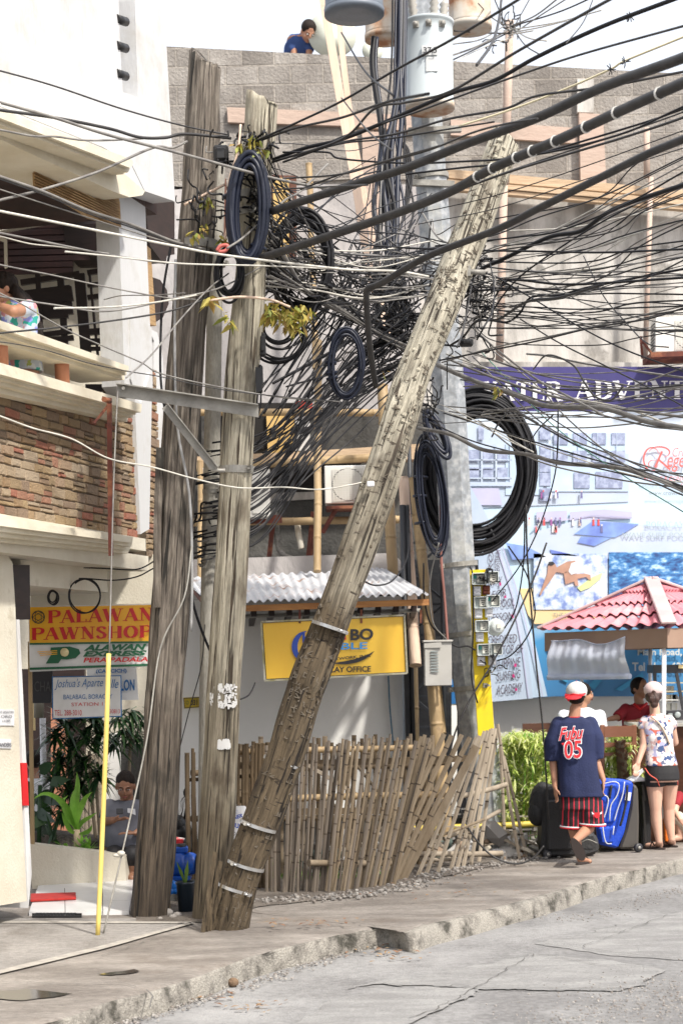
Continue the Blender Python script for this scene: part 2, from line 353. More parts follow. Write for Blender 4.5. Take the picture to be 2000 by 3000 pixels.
# kerb face (real step down to the road; low ramp in the middle)
mb = MB(); vs = []; fs = []; prof = [(-.004, .0), (.012, .005), (.020, .018), (.028, .09), (.034, .2)]
for i, p in enumerate(edge):
    wob = .02*fbm(p.x, p.y, 2.5)+.012*fbm(p.x, p.y, 9); ramp = 1 if p.x < .34 or p.x > 1.9 else 3.0
    chip = max(0, fbm(p.x, p.y, 5)-.25)*.08
    for j, (o, d) in enumerate(prof):
        q = p - inw*(o*ramp+chip*(j < 2)) + inw*wob + V((0, 0, -d + (dz(p.x, p.y)-.008 if j < 1 else 0))); vs.append(q)
m_ = len(prof)
for i in range(nE-1):
    for j in range(m_-1): fs.append((i*m_+j, i*m_+j+1, (i+1)*m_+j+1, (i+1)*m_+j))
mb.add(vs, fs, True); k_ = mb.build('kerb', KERBM, recalc=False); struct(k_)
# road sheet and far ground
mb = MB(); N = 60; vs = []; fs = []
for i in range(N+1):
    for j in range(N+1):
        x = -8+i*20/N; y = -6+j*30/N; vs.append((x, y, RZ))
for i in range(N):
    for j in range(N): a = i*(N+1)+j; fs.append((a, a+N+1, a+N+2, a+1))
mb.add(vs, fs, True); struct(mb.build('road', ASPH, recalc=False))
mb = MB(); mb.add([(-250,-100,-.2),(250,-100,-.2),(250,350,-.2),(-250,350,-.2)], [(0,1,2,3)]); struct(mb.build('ground', DIRT, recalc=False))
# worn pale concrete patches and cracks on the road
PATCH = pm('worn_road_patch', (.38,.375,.365), (.27,.265,.26), sc=5, rough=.9, bump=1, bsc=70, spk=.3, st=(.5,1.3,1))
mb = MB()
for k, pts in enumerate([[(1550,2765),(1700,2742),(1860,2700),(2090,2650),(2200,2690),(2100,2820),(1900,2808),(1750,2795),(1650,2780)],
            [(1000,2900),(1150,2875),(1400,2830),(1560,2800),(1760,2815),(1950,2845),(1860,2900),(1780,2903),(1600,2905),(1410,2900),(1330,2893),(1180,2890),(1120,2885)],
            [(850,3010),(960,2940),(1100,2915),(1250,2895),(1400,2903),(1330,2940),(1240,2990),(1100,3060)]]):
    q = []
    for i, p in enumerate(pts):
        a = G(*p, RZ); b = G(*pts[(i+1) % len(pts)], RZ)
        for j in range(14): t = j/14; c = a.lerp(b, t); c += V((fbm(c.x, c.y, 5), fbm(c.y, c.x, 5), 0))*.06+V((fbm(c.x, c.y, 22), fbm(c.y, c.x, 22), 0))*.03; c.z = RZ+.004+.004*k; q.append(c)
    mb.add(q, [tuple(range(len(q)))], False)
struct(mb.build('road_patches', PATCH, recalc=False))
CRK = pm('crack_dark', (.12,.115,.108), rough=1)
mb = MB()
CRZ = .0165
def crack(pts, z, w=.006, wob=.03):
    q = spline([G(x, y, z) for x, y in pts], 10)
    for i in range(len(q)-1):
        a, b = q[i], q[i+1]; f = lambda p: p+V((fbm(p.x, p.y, 9), fbm(p.y, p.x, 11), 0))*wob
        a, b = f(a), f(b); d = (b-a).normalized(); s = V((-d.y, d.x, 0))*w*(.6+.7*random.random()); h = V((0,0,z+CRZ-a.z)) ; a = a+h; b = b+V((0,0,z+CRZ-b.z))
        mb.add([a-s, b-s, b+s, a+s], [(0,1,2,3)])
for pts in [[(1590,2770),(1660,2782),(1700,2778),(1760,2790),(1900,2808),(2050,2818)], [(1120,2886),(1180,2893),(1290,2896),(1340,2890),(1400,2900),(1560,2905),(1700,2903),(1850,2900)], [(1700,2778),(1780,2750),(1860,2720),(1960,2685)], [(1560,2800),(1480,2850),(1410,2890),(1320,2940),(1200,2990)],[(1600,2805),(1750,2830),(1850,2835)]]:
    crack(pts, RZ, .0028, .05)
struct(mb.build('road_cracks', CRK, recalc=False))
CRZ = .012
mb = MB(); crack([(300,2805),(360,2785),(420,2765),(480,2748),(540,2737),(600,2733)], 0, .003); crack([(0,2880),(110,2885),(230,2887),(350,2885),(400,2895)], 0, .003); crack([(430,2905),(445,2925),(440,2960)], 0, .004, .01)
struct(mb.build('pavement_cracks', CRK, recalc=False))
# apron by the left building, painted lines, puddles
def flat(name, pix, z, mat, sub=1, wob=0.0):
    mb = MB(); q = []
    for i, p in enumerate(pix):
        a = G(*p, z); b = G(*pix[(i+1) % len(pix)], z)
        for j in range(sub): c = a.lerp(b, j/sub); c += V((fbm(c.x, c.y, 7), fbm(c.y, c.x, 7), 0))*wob; c.z = z; q.append(c)
    mb.add(q, [tuple(range(len(q)))]); return struct(mb.build(name, mat, recalc=False))
flat('path', [(-300,2940),(0,2850),(565,2705),(560,2690),(-300,2690)], .007, APRON)
flat('path_line', [(-200,2905),(0,2852),(300,2780),(572,2703),(556,2701),(285,2773),(0,2841),(-200,2888)], .012, LINE, 4, .012)
flat('path_line', [(-100,2703),(560,2705),(560,2700),(-100,2697)], .012, LINE)
flat('puddle', [(285,2853),(330,2846),(392,2840),(402,2846),(372,2853),(320,2858)], .007, WATER, 12, .045)
flat('puddle', [(-60,2925),(0,2900),(100,2900),(220,2908),(150,2922),(60,2930)], .007, WATER, 12, .06)
# gravel strips
def pebbles(name, path, n, spread, z, rmin, rmax, mat=STONEP):
    mb = MB(); q = spline([G(x, y, z) for x, y in path], 8)
    for i in range(n):
        a = random.choice(q) if False else q[int(random.random()*(len(q)-1))]; b = q[min(q.index(a)+1, len(q)-1)]
        c = a.lerp(b, random.random()) + V((random.gauss(0, spread), random.gauss(0, spread), 0)); r = rmin+(rmax-rmin)*random.random()**3
        R_ = M.Rotation(random.random()*6, 3, 'Z'); mb.ell((c.x, c.y, z+r*.35), (r, r*.75, r*.55), 5, R_)
    for k in range(len(mb.s)): mb.s[k] = False
    o = mb.build(name, mat); return tag(o, None, None, None, 'stuff')
pebbles('kerbside_gravel', [(300,3010),(450,2975),(640,2915),(900,2830),(1130,2755),(1300,2710),(1500,2650),(1700,2610)], 1500, .045, RZ+.01, .004, .016)
pebbles('fence_gravel', [(760,2640),(900,2632),(1060,2622),(1180,2598),(1280,2560),(1420,2535),(1560,2515),(1600,2480)], 1500, .10, .006, .004, .026)
pebbles('road_gravel', [(1700,3020),(1850,2960),(2000,2920),(2100,2880)], 1500, .30, RZ+.02, .004, .012)
pebbles('road_gravel', [(1400,2660),(1700,2690),(1900,2630),(2050,2600)], 500, .1, RZ+.02, .004, .011)
LITT = pm('dead_leaf_litter', (.2,.1,.05), isl=[(.25,.13,.07),(.3,.2,.1),(.14,.07,.04),(.35,.26,.15)], rough=.9)
mb = MB()
for (cx, cy, z, n, sx, sy) in [(560,2925,RZ,40,60,12),(1120,2790,RZ,50,70,14),(900,2708,.02,40,90,6),(1250,2600,.02,50,120,25),(1560,2650,RZ,14,40,8),(740,2950,RZ,20,60,14)]:
    for i in range(n):
        p = G(cx+random.gauss(0, sx), cy+random.gauss(0, sy), z)+V((0,0,.022)); a = random.random()*6
        mb.leaf(p, (cos(a), sin(a), .2), (0,0,1), .03+.05*random.random(), .008+.02*random.random(), .3)
tag(mb.build('leaf_litter', LITT, recalc=False), None, None, None, 'stuff')
flat('dirt_bed', [(760,2655),(900,2640),(1060,2625),(1200,2590),(1400,2545),(1640,2500),(1640,2440),(1000,2480),(400,2560),(400,2700),(600,2700)], .008, DIRT, 8, .03)
# ---------------- left building ----------------
LB = thing('balcony_building', FO, 'white building with a mouldinged balcony over stone veneer and an open ground floor entrance', 'building')
def part(mb, name, mat, parent=LB, lab=None, **k):
    o = mb.build(name, mat, parent, **k)
    if lab: o['label'] = lab
    return o
inv = -FN
mb = MB()     # upper white wall with the tall recess cut into it
o3 = .30
A = lambda x, y: FP(x, y, o3)
def wq(mb, pix, off, t): slab(mb, pix, lambda x, y: FP(x, y, off), t)
wq(mb, [(-900,-400),(348,-400),(348,0),(352,120),(360,270),(300,430),(-900,-50)], o3, .25)
wq(mb, [(-900,-50),(300,430),(385,478),(428,560),(300,520),(-900,60)], o3-.004, .24)
wq(mb, [(360,270),(405,285),(513,590),(425,560),(385,478),(300,430)], o3, .25)
wq(mb, [(393,-400),(474,-400),(481,0),(513,590),(405,285),(395,0)], o3, .25)
part(mb, 'wall', WHITEW)
mb = MB(); wq(mb, [(340,-400),(400,-400),(412,300),(352,285)], o3-.2, .02); ob = part(mb, 'slot_recess', GREYREC)
mb = MB()
for y in (60, 138, 220, -20):
    mb = MB(); mb.tube([A(344, y-6)-FN*.012, A(376, y+3)-FN*.02], .034, 12); part(mb, 'recess_pipe', BLACKP, ob)
# eave moulding
mb = MB()
bands = [(.56, [(-300,215),(0,318),(388,468),(392,478),(382,492),(-300,230)]), (.52, [(-300,230),(0,333),(382,492),(376,505),(-300,252)]), (.46, [(-300,252),(0,352),(376,505),(365,510),(0,372),(-300,270)]), (.36, [(-300,270),(0,372),(370,512),(425,560),(418,572),(380,578),(330,560),(0,408),(-300,292)])]
for off, pix in bands: wq(mb, pix, off, .5)
part(mb, 'eave_moulding', CREAMT)
# balcony interior
mb = MB(); fl = lambda u, n_, z: FO+FU*u+FN*n_+V((0,0,z))
mb.obb(fl(-2.5,-2.6,5.62), FU*5.4, FN*2.7, V((0,0,.08))); part(mb, 'porch_ceiling', LOUV)
mb = MB(); mb.obb(fl(-2.5,-2.7,2.8), FU*5.4, FN*.1, V((0,0,2.8))); part(mb, 'inner_wall', CREAM)
mb = MB(); mb.obb(fl(-2.5,-2.6,2.78), FU*4.75, FN*2.75, V((0,0,.1))); part(mb, 'balcony_floor', CREAM)
IN = at(16.0)
mb = MB(); slab(mb, [(-900,300),(330,420),(330,1200),(-900,1200)], at(16.3), .1); part(mb, 'cross_wall', CREAM)
mb = MB()
for k in range(22):
    y = 385+k*19; x1 = 215 if y < 690 or y > 750 else 262
    if 608 < y < 640: continue
    slab(mb, [(-900,y+30),(x1,y),(x1,y+15),(-900,y+45)], IN, .02)
slab(mb, [(-900,330),(215,380),(215,790),(-900,800)], at(16.1), .02)
slab(mb, [(215,380),(330,420),(330,640),(215,612)], at(16.1), .02)
part(mb, 'louvred_wall', LOUV)
mb = MB(); slab(mb, [(-200,700),(0,648),(215,608),(215,636),(0,676),(-200,730)], at(15.8), .1)
part(mb, 'inner_beam', CREAM)
mb = MB()     # dark timber lattice
def fbar(x0, y0, x1, y1, w, off, t=.05): 
    a, b = P(x0, y0, 15.2), P(x1, y1, 15.2); d = (b-a).normalized(); s = V((0,1,0)).cross(d).normalized()*w
    mb.obb(a-s/2+V((0,random.random()*.02,0)), b-a, s, V((0,t,0)))
for x0, y0, x1, y1, w in [(60,826,232,800,.045),(60,860,205,842,.05),(60,880,212,858,.12),(80,915,212,900,.1),(110,800,122,1030,.04),(175,800,190,1020,.055),(60,930,200,925,.03),(120,980,210,968,.04),(90,1000,215,988,.04),(232,800,258,1110,.09),(262,800,290,1080,.02),(256,798,306,790,.04),(256,835,306,830,.035),(256,870,306,864,.04),(256,972,312,968,.05),(256,1000,312,998,.05),(256,1020,312,1020,.03),(120,1060,240,1050,.05),(150,1090,240,1100,.04),(250,1135,330,1135,.06)]:
    fbar(x0, y0, x1, y1, w, -.7)
part(mb, 'lattice_screen', DARKW)
mb = MB(); wq(mb, [(97,430),(345,568),(352,592),(356,665),(260,640),(230,618),(102,548)], .12, .012)
for k in range(14):
    t = k/13; a = FP(97+5*t, 430+118*t, .135); b = FP(345+10*t, 568+97*t, .135); mb.tube([a, b], .006, 5)
part(mb, 'bamboo_blind', BAMB)
mb = MB(); slab(mb, [(-10,690),(20,700),(22,782),(14,786),(12,708),(-10,700)], at(14.2), .03)
part(mb, 'window_frame', CREAMT)
# pillar with two faces
mb = MB(); wq(mb, [(346,560),(425,580),(446,1095),(400,1180),(366,1130)], .10, .2); part(mb, 'pillar', WHITEW)
# balcony rail: stacked mouldings
mb = MB()
for off, y0, y1, xe in [(.26,938,962,378),(.22,962,980,372),(.17,980,1004,366)]:
    wq(mb, [(-300,y0-118),(0,y0),(xe,y0+134*(xe/376)-(y0-938)*.25),(xe-1,y1+134*(xe/376)-(y1-938)*.32),(0,y1),(-300,y1-118)], off, .30+off*.5)
part(mb, 'balcony_rail', CREAMT)
mb = MB()
for x in (-95, 5, 183): a = FP(x, 1100, .1); mb = MB(); mb.tube([V((a.x,a.y,3.9)), V((a.x,a.y,4.18))], .055, 12); part(mb, 'rail_baluster', TERRA)

mb = MB()
for off, y0, y1, xe in [(.36,1062,1096,416),(.31,1096,1112,400),(.27,1112,1128,392),(.21,1128,1152,376)]:
    wq(mb, [(-300,y0-100),(0,y0),(xe,y0+122*xe/414-(y0-1062)*.28),(xe-2,y1+122*xe/414-(y1-1062)*.3),(0,y1),(-300,y1-100)], off, .3)
part(mb, 'upper_cornice', CREAMT)
mb = MB()
for off, y0, y1, xe in [(.36,1515,1540,390),(.32,1540,1556,388),(.27,1556,1572,382),(.21,1572,1587,378)]:
    wq(mb, [(-300,y0-50),(0,y0),(xe,y0+58*xe/388-(y0-1515)*.3),(xe-2,y1+58*xe/388-(y1-1515)*.3),(0,y1),(-300,y1-48)], off, .35)
part(mb, 'lower_cornice', CREAMT)
# stone veneer: every ledge stone is a loose piece of one mesh
mb = MB(); mbk = MB()
mbk.obb(fl(-2.4,-.02,2.8), FU*4.62, FN*.12, V((0,0,1.1))); part(mbk, 'veneer_backing', MORTAR)
def stones(mb, u0, u1, z0, z1, n0, hs=(.038,.085)):
    z = z0
    while z < z1:
        h = random.uniform(*hs); u = u0-random.random()*.1
        while u < u1:
            l = random.uniform(.09, .24); d = random.uniform(.006, .022); a = max(u, u0); b = min(u+l, u1)
            if b-a > .02:
                zz = [random.uniform(-.006, .006) for _ in range(4)]; hh = min(h, z1-z)
                if random.random() < .2 and h > .06:
                    for q in range(2):
                        mb.add([fl(a+.004,n0,z+q*hh/2+.003), fl(b-.004,n0,z+q*hh/2+.003), fl(b-.004,n0,z+q*hh/2+hh/2-.003), fl(a+.004,n0,z+q*hh/2+hh/2-.003), fl(a+.012,n0+d,z+q*hh/2+.008), fl(b-.012,n0+d,z+q*hh/2+.006), fl(b-.012,n0+d,z+q*hh/2+hh/2-.008), fl(a+.012,n0+d,z+q*hh/2+hh/2-.007)], [(0,1,2,3),(4,7,6,5),(0,4,5,1),(1,5,6,2),(2,6,7,3),(3,7,4,0)])
                        d *= .7
                else:
                    mb.add([fl(a+.004,n0,z+.003+zz[0]), fl(b-.004,n0,z+.003+zz[1]), fl(b-.004,n0,z+hh-.003+zz[2]), fl(a+.004,n0,z+hh-.003+zz[3]), fl(a+.014,n0+d,z+.010+zz[0]), fl(b-.014,n0+d*.9,z+.009+zz[1]), fl(b-.012,n0+d*1.05,z+hh-.010+zz[2]), fl(a+.012,n0+d*.95,z+hh-.009+zz[3])], [(0,1,2,3),(4,7,6,5),(0,4,5,1),(1,5,6,2),(2,6,7,3),(3,7,4,0)])
            u += l
        z += h
stones(mb, -2.4, 2.22, 2.88, 3.85, .1); part(mb, 'stone_veneer', STV)
# corner trim, narrow stone pier, outer trim
mb = MB(); wq(mb, [(395,1165),(414,1180),(441,1090),(446,1140),(438,1550),(412,1565)], .14, .18)
wq(mb, [(382,935),(410,930),(445,960),(448,1140),(400,1160),(384,1110)], .115, .2)
wq(mb, [(436,960),(462,975),(478,1050),(478,1200),(470,1430),(455,1400),(448,1200),(452,1000)], .02, .1)
part(mb, 'corner_trim', WHITEW)
mb = MB(); c = FP(432, 1300, .0)
u0 = (FP(414, 1300, .03)-FO).dot(FU); u1 = (FP(460, 1300, .03)-FO).dot(FU)
stones(mb, u0, u1, 2.75, 4.35, .04); part(mb, 'stone_pier', STV)
mb = MB(); mb.obb(fl(u0, -.3, 2.75), FU*(u1-u0), FN*.33, V((0,0,1.6))); part(mb, 'pier_core', MORTAR)
mb = MB()     # jagged timber eave and hanging board beyond the pillar
wq(mb, [(428,575),(512,592),(512,745),(490,750),(486,770),(470,760),(440,720),(430,640)], -.2, .8)
part(mb, 'rear_eave', DARKW)
mb = MB(); mb.prism([FP(x, y, -.1) for x, y in [(447,812),(470,820),(490,850),(495,890),(478,930),(455,945),(449,900)]], -FN*.06); part(mb, 'hanging_board', DARKW)
mb = MB(); wq(mb, [(430,718),(442,730),(458,955),(440,950)], .0, .1); part(mb, 'shingle_edge', BAMB)
# ground floor: near wall, tiled jamb, soffit, back
mb = MB(); wq(mb, [(-900,1560),(8,1600),(38,1650),(46,1780),(60,2250),(80,2640),(-900,2800)], .02, 1.2); part(mb, 'ground_wall', CREAM)
mb = MB(); wq(mb, [(50,1815),(58,1815),(94,2560),(84,2660)], -.0, .35); part(mb, 'door_jamb', TILEW)
mb = MB(); wq(mb, [(64,2235),(80,2235),(86,2360),(69,2360)], .012, .05); part(mb, 'red_jamb_tile', REDT)
mb = MB(); wq(mb, [(38,1655),(88,1655),(90,1815),(44,1815)], -.05, .2); part(mb, 'dark_lintel_box', DARKW)
mb = MB(); mb.obb(fl(-2.4,-2.6,2.62), FU*4.7, FN*2.75, V((0,0,.12))); part(mb, 'soffit', CREAM)
mb = MB()       # stepped curved soffit mouldings seen from below
for k, (r, z) in enumerate([(.9,2.56),(.72,2.50),(.54,2.44)]):
    q = [fl(.4, -.1, z), fl(2.0, -.1, z)] + [fl(2.0+.35*r*sin(a*pi/8), -.1-r+r*cos(a*pi/8), z) for a in range(9)] + [fl(.4, -.1-2*r, z)]
    mb.prism(q, V((0,0,.06)))
part(mb, 'soffit_moulding', CREAM)
mb = MB(); slab(mb, [(90,1700),(470,1620),(500,1790),(90,1800)], at(14.9), .1); part(mb, 'inner_lintel', CREAM)
mb = MB(); mb.tube([FP(305,1170,.5), FP(322,1175,.5)], .02, 8)
part(mb, 'rusty_stub', RUSTR)
BR = thing('rusty_bracket', FP(320,1170,.5), 'rusty steel bracket pole hanging down the stone faced balcony', 'bracket')
mb = MB(); mb.obb(FP(313,1165,.45), FU*.0+V((.035,0,0)), V((0,.03,0)), FP(318,1628,.45)-FP(313,1165,.45)); mb.bar(FP(316,1190,.45), FP(276,1240,.36), .02, .02); mb.bar(FP(300,1165,.40), FP(325,1172,.46), .02, .02)
part(mb, 'angle_bar', RUSTR, BR)
# open front entrance: planter wall, tiled step, mat, drain
PW = MB(); d0, d1 = G(95,2605), G(370,2590)
ptl = P(88,2472,d0.y); ptr = P(372,2505,d1.y)
PW.prism([d0, d1, V((d1.x,d1.y,ptr.z)), V((d0.x-.02,d0.y,ptl.z))], V((.02,.14,0)))
tag(PW.build('planter_wall', CREAM), 'low cream planter wall with a sloping top beside the entrance', 'planter wall')
mb = MB(); s0, s1, s2, s3 = G(86,2684,.0), G(378,2680,.0), G(378,2590,.0), G(93,2600,.0)
mb.prism([s0+V((0,0,.03)), s1+V((0,0,.03)), s2+V((0,.5,.03)), s3+V((0,.5,.03))], V((0,0,-.03)))
struct(mb.build('tiled_step', TILEW))
mb = MB()
for a, b in [((190,2602),(192,2684)), ((90,2642),(378,2638)), ((300,2600),(302,2682))]:
    p, q = G(*a, .031), G(*b, .031); d = (q-p).normalized(); s = V((-d.y, d.x, 0))*.003; mb.add([p-s,q-s,q+s,p+s], [(0,1,2,3)])
struct(mb.build('tile_joints', CRK, recalc=False))
mb = MB(); q = [G(90,2643,.034), G(224,2636,.034), G(223,2620,.034), G(91,2624,.034)]; mb.prism(q, V((0,0,.018)))
tag(mb.build('doormat', MATR, bevel=.004), 'long red cloth mat lying on the white tiled step', 'mat')
mb = MB()
for k in range(12): a = G(100+k*10, 2684, .02); mb.obb(a, V((.02,0,0)), V((0,.1,0)), V((0,0,.012)))
for k in range(2): a, b = G(95,2682+k*7,.021), G(240,2682+k*7,.021); mb.obb(a, b-a, V((0,.012,0)), V((0,0,.016)))
tag(mb.build('drain_grate', BLACKP), 'dark metal drain grate in front of the tiled step', 'drain')
for s, (x0, y0, x1, y1), lab in [("DISCOUNTS", (-8,2078,43,2125), 'white paper notice pasted higher on the left wall'), ("BYSTANDERS", (-8,2164,34,2192), 'small white notice reading ANDERS lower on the left wall')]:
    mb = MB(); wq(mb, [(x0,y0),(x1,y0+1),(x1,y1+1),(x0,y1)], .028, .006); o = tag(mb.build('paper_notice', pm('notice_paper', (.75,.76,.78), rough=.8)), lab, 'notice')
    ff = lambda x, y: FP(x, y, .03)
    INK = pm('notice_ink', (.1,.1,.12), rough=.8)
    if y0 > 2100: TX('printed_line', 'ANDERS', -2, 2176, 33, 2188, ff, INK, o, bold=.02)
    else:
        for k, t in enumerate(['HE SANAVVAN', 'ORD', 'A KOBPE']): TX('printed_line', t, -2+k*4, 2082+k*13, 40-k*5, 2090+k*13, ff, INK, o)
# ---------------- block building behind ----------------
def blockmat(name, c1, c2, mortar, bw=.36, bh=.2, ms=.012, off=(0,0)):
    m = pm(name, c1, c2, sc=2.5, rough=.95, bump=1, bsc=30, spk=.2)
    nt = m.node_tree; b = nt.nodes['Principled BSDF']; src = b.inputs['Base Color'].links[0].from_socket
    tc = [n for n in nt.nodes if n.type == 'TEX_COORD'][0]; sp = nt.nodes.new('ShaderNodeSeparateXYZ'); cb = nt.nodes.new('ShaderNodeCombineXYZ')
    L(nt, tc.outputs['Object'], sp.inputs[0]); L(nt, sp.outputs[0], cb.inputs[0]); L(nt, sp.outputs[2], cb.inputs[1])
    nz = nt.nodes.new('ShaderNodeTexNoise'); nz.inputs['Scale'].default_value = 5; ad = nt.nodes.new('ShaderNodeVectorMath'); ad.operation = 'SCALE'; ad.inputs[3].default_value = .02
    L(nt, nz.outputs[1], ad.inputs[0]); a2 = nt.nodes.new('ShaderNodeVectorMath'); L(nt, cb.outputs[0], a2.inputs[0]); L(nt, ad.outputs[0], a2.inputs[1])
    br = nt.nodes.new('ShaderNodeTexBrick'); br.inputs['Scale'].default_value = 1; br.inputs['Brick Width'].default_value = bw; br.inputs['Row Height'].default_value = bh
    br.inputs['Mortar Size'].default_value = ms; br.inputs['Mortar Smooth'].default_value = .3; br.inputs['Bias'].default_value = 0
    br.inputs['Color1'].default_value = (1,1,1,1); br.inputs['Color2'].default_value = (.58,.57,.56,1); br.inputs['Mortar'].default_value = (*mortar, 1)
    L(nt, a2.outputs[0], br.inputs[0])
    mx = nt.nodes.new('ShaderNodeMix'); mx.data_type = 'RGBA'; mx.blend_type = 'MULTIPLY'; mx.inputs[0].default_value = 1
    L(nt, src, mx.inputs[6]); L(nt, br.outputs[0], mx.inputs[7]); L(nt, mx.outputs[2], b.inputs['Base Color'])
    bn = [n for n in nt.nodes if n.type == 'BUMP'][0]; iv = nt.nodes.new('ShaderNodeMath'); iv.operation = 'MULTIPLY_ADD'
    L(nt, br.outputs[1], iv.inputs[0]); iv.inputs[1].default_value = -1.5; L(nt, bn.inputs['Height'].links[0].from_socket, iv.inputs[2]); L(nt, iv.outputs[0], bn.inputs['Height'])
    return m
BLOCK = blockmat('grey_block', (.44,.41,.375), (.30,.275,.25), (1,.98,.95))
STAIN = pm('stained_plaster', (.56,.535,.50), (.42,.40,.37), sc=3.2, st=(1,1,.3), c3=(.26,.245,.225), lo=.36, hi=.58, rough=.95, bump=.7, bsc=14, dirt=(.25,.235,.215), dsc=2.2, dlo=.55, dhi=.64)
STAIN2 = pm('grey_plaster', (.48,.45,.44), (.34,.325,.32), sc=1.6, st=(1,1,.5), rough=.95, bump=.8, bsc=14, dirt=(.5,.48,.47), dsc=1.5, dlo=.5, dhi=.65)
CPINK = pm('pinkish_concrete', (.54,.41,.34), (.44,.34,.28), sc=3, st=(.4,1,1), rough=.95, bump=.4, bsc=30)
OCHRE = pm('ochre_form_board', (.58,.43,.29), (.46,.33,.21), sc=3, st=(.3,1,3), rough=.8, bump=.5, bsc=20)
DKWALL = pm('shade_dark_concrete', (.10,.097,.09), (.05,.049,.046), sc=1.8, rough=.95, bump=.8, bsc=20, dirt=(.17,.165,.155), dsc=1.3, dlo=.55, dhi=.7)  # grey concrete, with the shade of the recess put into its colour
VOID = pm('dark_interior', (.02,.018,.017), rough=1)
YELP = pm('yellow_painted_panel', (.62,.42,.16), (.5,.34,.12), sc=4, rough=.8)
BROWNF = pm('brown_frame', (.13,.05,.03), rough=.7)
LUMB = pm('pale_lumber', (.74,.57,.45), (.62,.46,.35), sc=6, st=(1,1,.08), rough=.85, bump=.4, bsc=30)
BAMP = pm('bamboo_culm', (.42,.30,.16), (.29,.20,.10), sc=5, st=(1,1,.3), rough=.6, dirt=(.16,.1,.05), dsc=4, dlo=.58, dhi=.72, bump=.2, bsc=30)
BB = thing('block_building', P(1000,1950,20.2), 'tall unfinished grey block building with stained plaster behind the poles', 'building')
def bp(mb, name, mat, lab=None, parent=None, **k):
    o = mb.build(name, mat, parent or BB, **k)
    if lab: o['label'] = lab
    return o
def sl1(pix, Y, t): m = MB(); slab(m, pix, at(Y), t); return m
mb = sl1([(420,132),(1100,168),(1100,520),(430,560)], 20.0, .3); slab(mb, [(1100,168),(1300,178),(2300,232),(2300,600),(1100,520)], at(20.0), .3); bp(mb, 'block_courses', BLOCK)
mb = MB(); slab(mb, [(430,560),(1100,520),(1400,530),(2300,590),(2300,2450),(1100,2450),(420,2450)], at(20.05), .3); bp(mb, 'plaster_wall', STAIN)
bp(sl1([(436,540),(700,560),(905,540),(1230,540),(1230,1260),(440,1280)], 20.0, .1), 'grey_plaster_panel', STAIN2)
mb = sl1([(665,314),(1000,328),(1230,340),(1230,385),(1000,368),(668,358)], 19.94, .2); slab(mb, [(1320,350),(1690,375),(1690,420),(1320,395)], at(19.95), .2); bp(mb, 'concrete_band', CPINK)
mb = sl1([(1060,385),(1125,387),(1128,530),(1125,640),(1066,640)], 19.9, .2); bp(mb, 'concrete_post', CPINK)
bp(sl1([(1690,230),(1738,232),(1738,330),(1690,328)], 19.93, .2), 'plaster_patch', STAIN)
bp(sl1([(1695,330),(1765,335),(1775,540),(1700,535)], 19.9, .2), 'block_pier', CPINK)
mb = MB(); a, b = P(1305,512,19.85), P(2300,600,19.85)
mb.bar(a, b, .12, .09, up=(0,0,1)); mb.bar(P(1300,535,19.8), P(2300,622,19.8), .1, .05); mb.bar(P(1300,552,19.82), P(2300,638,19.82), .1, .04); bp(mb, 'ochre_ledge_board', OCHRE)
mb = MB(); mb.tube([P(1475,540,19.7), P(1462,1060,19.7)], .045, 10); bp(mb, 'pink_downpipe', CPINK)
mb = MB(); mb.tube([P(1905,520,19.7), P(1888,1060,19.7)], .03, 8); mb.tube([P(1893,375,19.7), P(1893,520,19.7)], .035, 8); bp(mb, 'rusty_downpipe', CPINK)
bp(sl1([(1385,1060),(1780,1060),(2300,1075),(2300,1110),(1385,1085)], 19.9, .2), 'wall_base_band', STAIN)
# windows and panels of the middle part
for x0, y0, x1, y1 in [(628,520,662,712),(795,512,868,765)]:
    f = bp(sl1([(x0,y0),(x1,y0+3),(x1,y1),(x0,y1)], 19.85, .1), 'window', BROWNF)
    bp(sl1([(x0+5,y0+8),(x1-22,y0+10),(x1-22,y1-6),(x0+5,y1-6)], 19.8, .03), 'pane', YELP, parent=f)
# first floor of the middle part
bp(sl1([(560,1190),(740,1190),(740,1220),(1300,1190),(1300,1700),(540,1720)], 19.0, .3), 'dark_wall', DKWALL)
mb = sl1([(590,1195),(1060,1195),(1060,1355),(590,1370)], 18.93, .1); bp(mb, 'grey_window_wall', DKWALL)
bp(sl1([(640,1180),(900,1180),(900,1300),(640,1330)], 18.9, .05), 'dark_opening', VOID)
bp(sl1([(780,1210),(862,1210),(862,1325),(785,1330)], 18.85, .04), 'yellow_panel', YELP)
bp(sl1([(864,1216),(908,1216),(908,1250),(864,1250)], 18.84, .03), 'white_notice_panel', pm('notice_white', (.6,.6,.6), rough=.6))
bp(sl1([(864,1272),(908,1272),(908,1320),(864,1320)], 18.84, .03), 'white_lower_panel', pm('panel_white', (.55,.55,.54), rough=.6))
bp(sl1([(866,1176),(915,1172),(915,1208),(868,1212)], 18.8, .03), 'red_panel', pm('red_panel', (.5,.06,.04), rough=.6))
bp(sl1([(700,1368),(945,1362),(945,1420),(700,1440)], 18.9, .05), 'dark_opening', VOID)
mb = MB(); mb.tube(spline([P(720,1300,18.7), P(728,1430,18.7), P(735,1500,18.7)], 3), .025, 6); mb.tube([P(728,1180,18.7), P(728,1330,18.7)], .05, 8); bp(mb, 'brown_post', BROWNF)
bp(sl1([(780,1445),(925,1440),(920,1462),(785,1470)], 18.97, .06), 'light_ledge', STAIN)
mb = MB(); mb.bar(P(560,1212,18.6), P(1300,1208,18.6), .06, .06); 
WD = OCHRE
bp(sl1([(560,1338),(900,1322),(1230,1300),(1230,1345),(900,1352),(560,1372)], 18.55, .25), 'ochre_floor_beam', OCHRE)
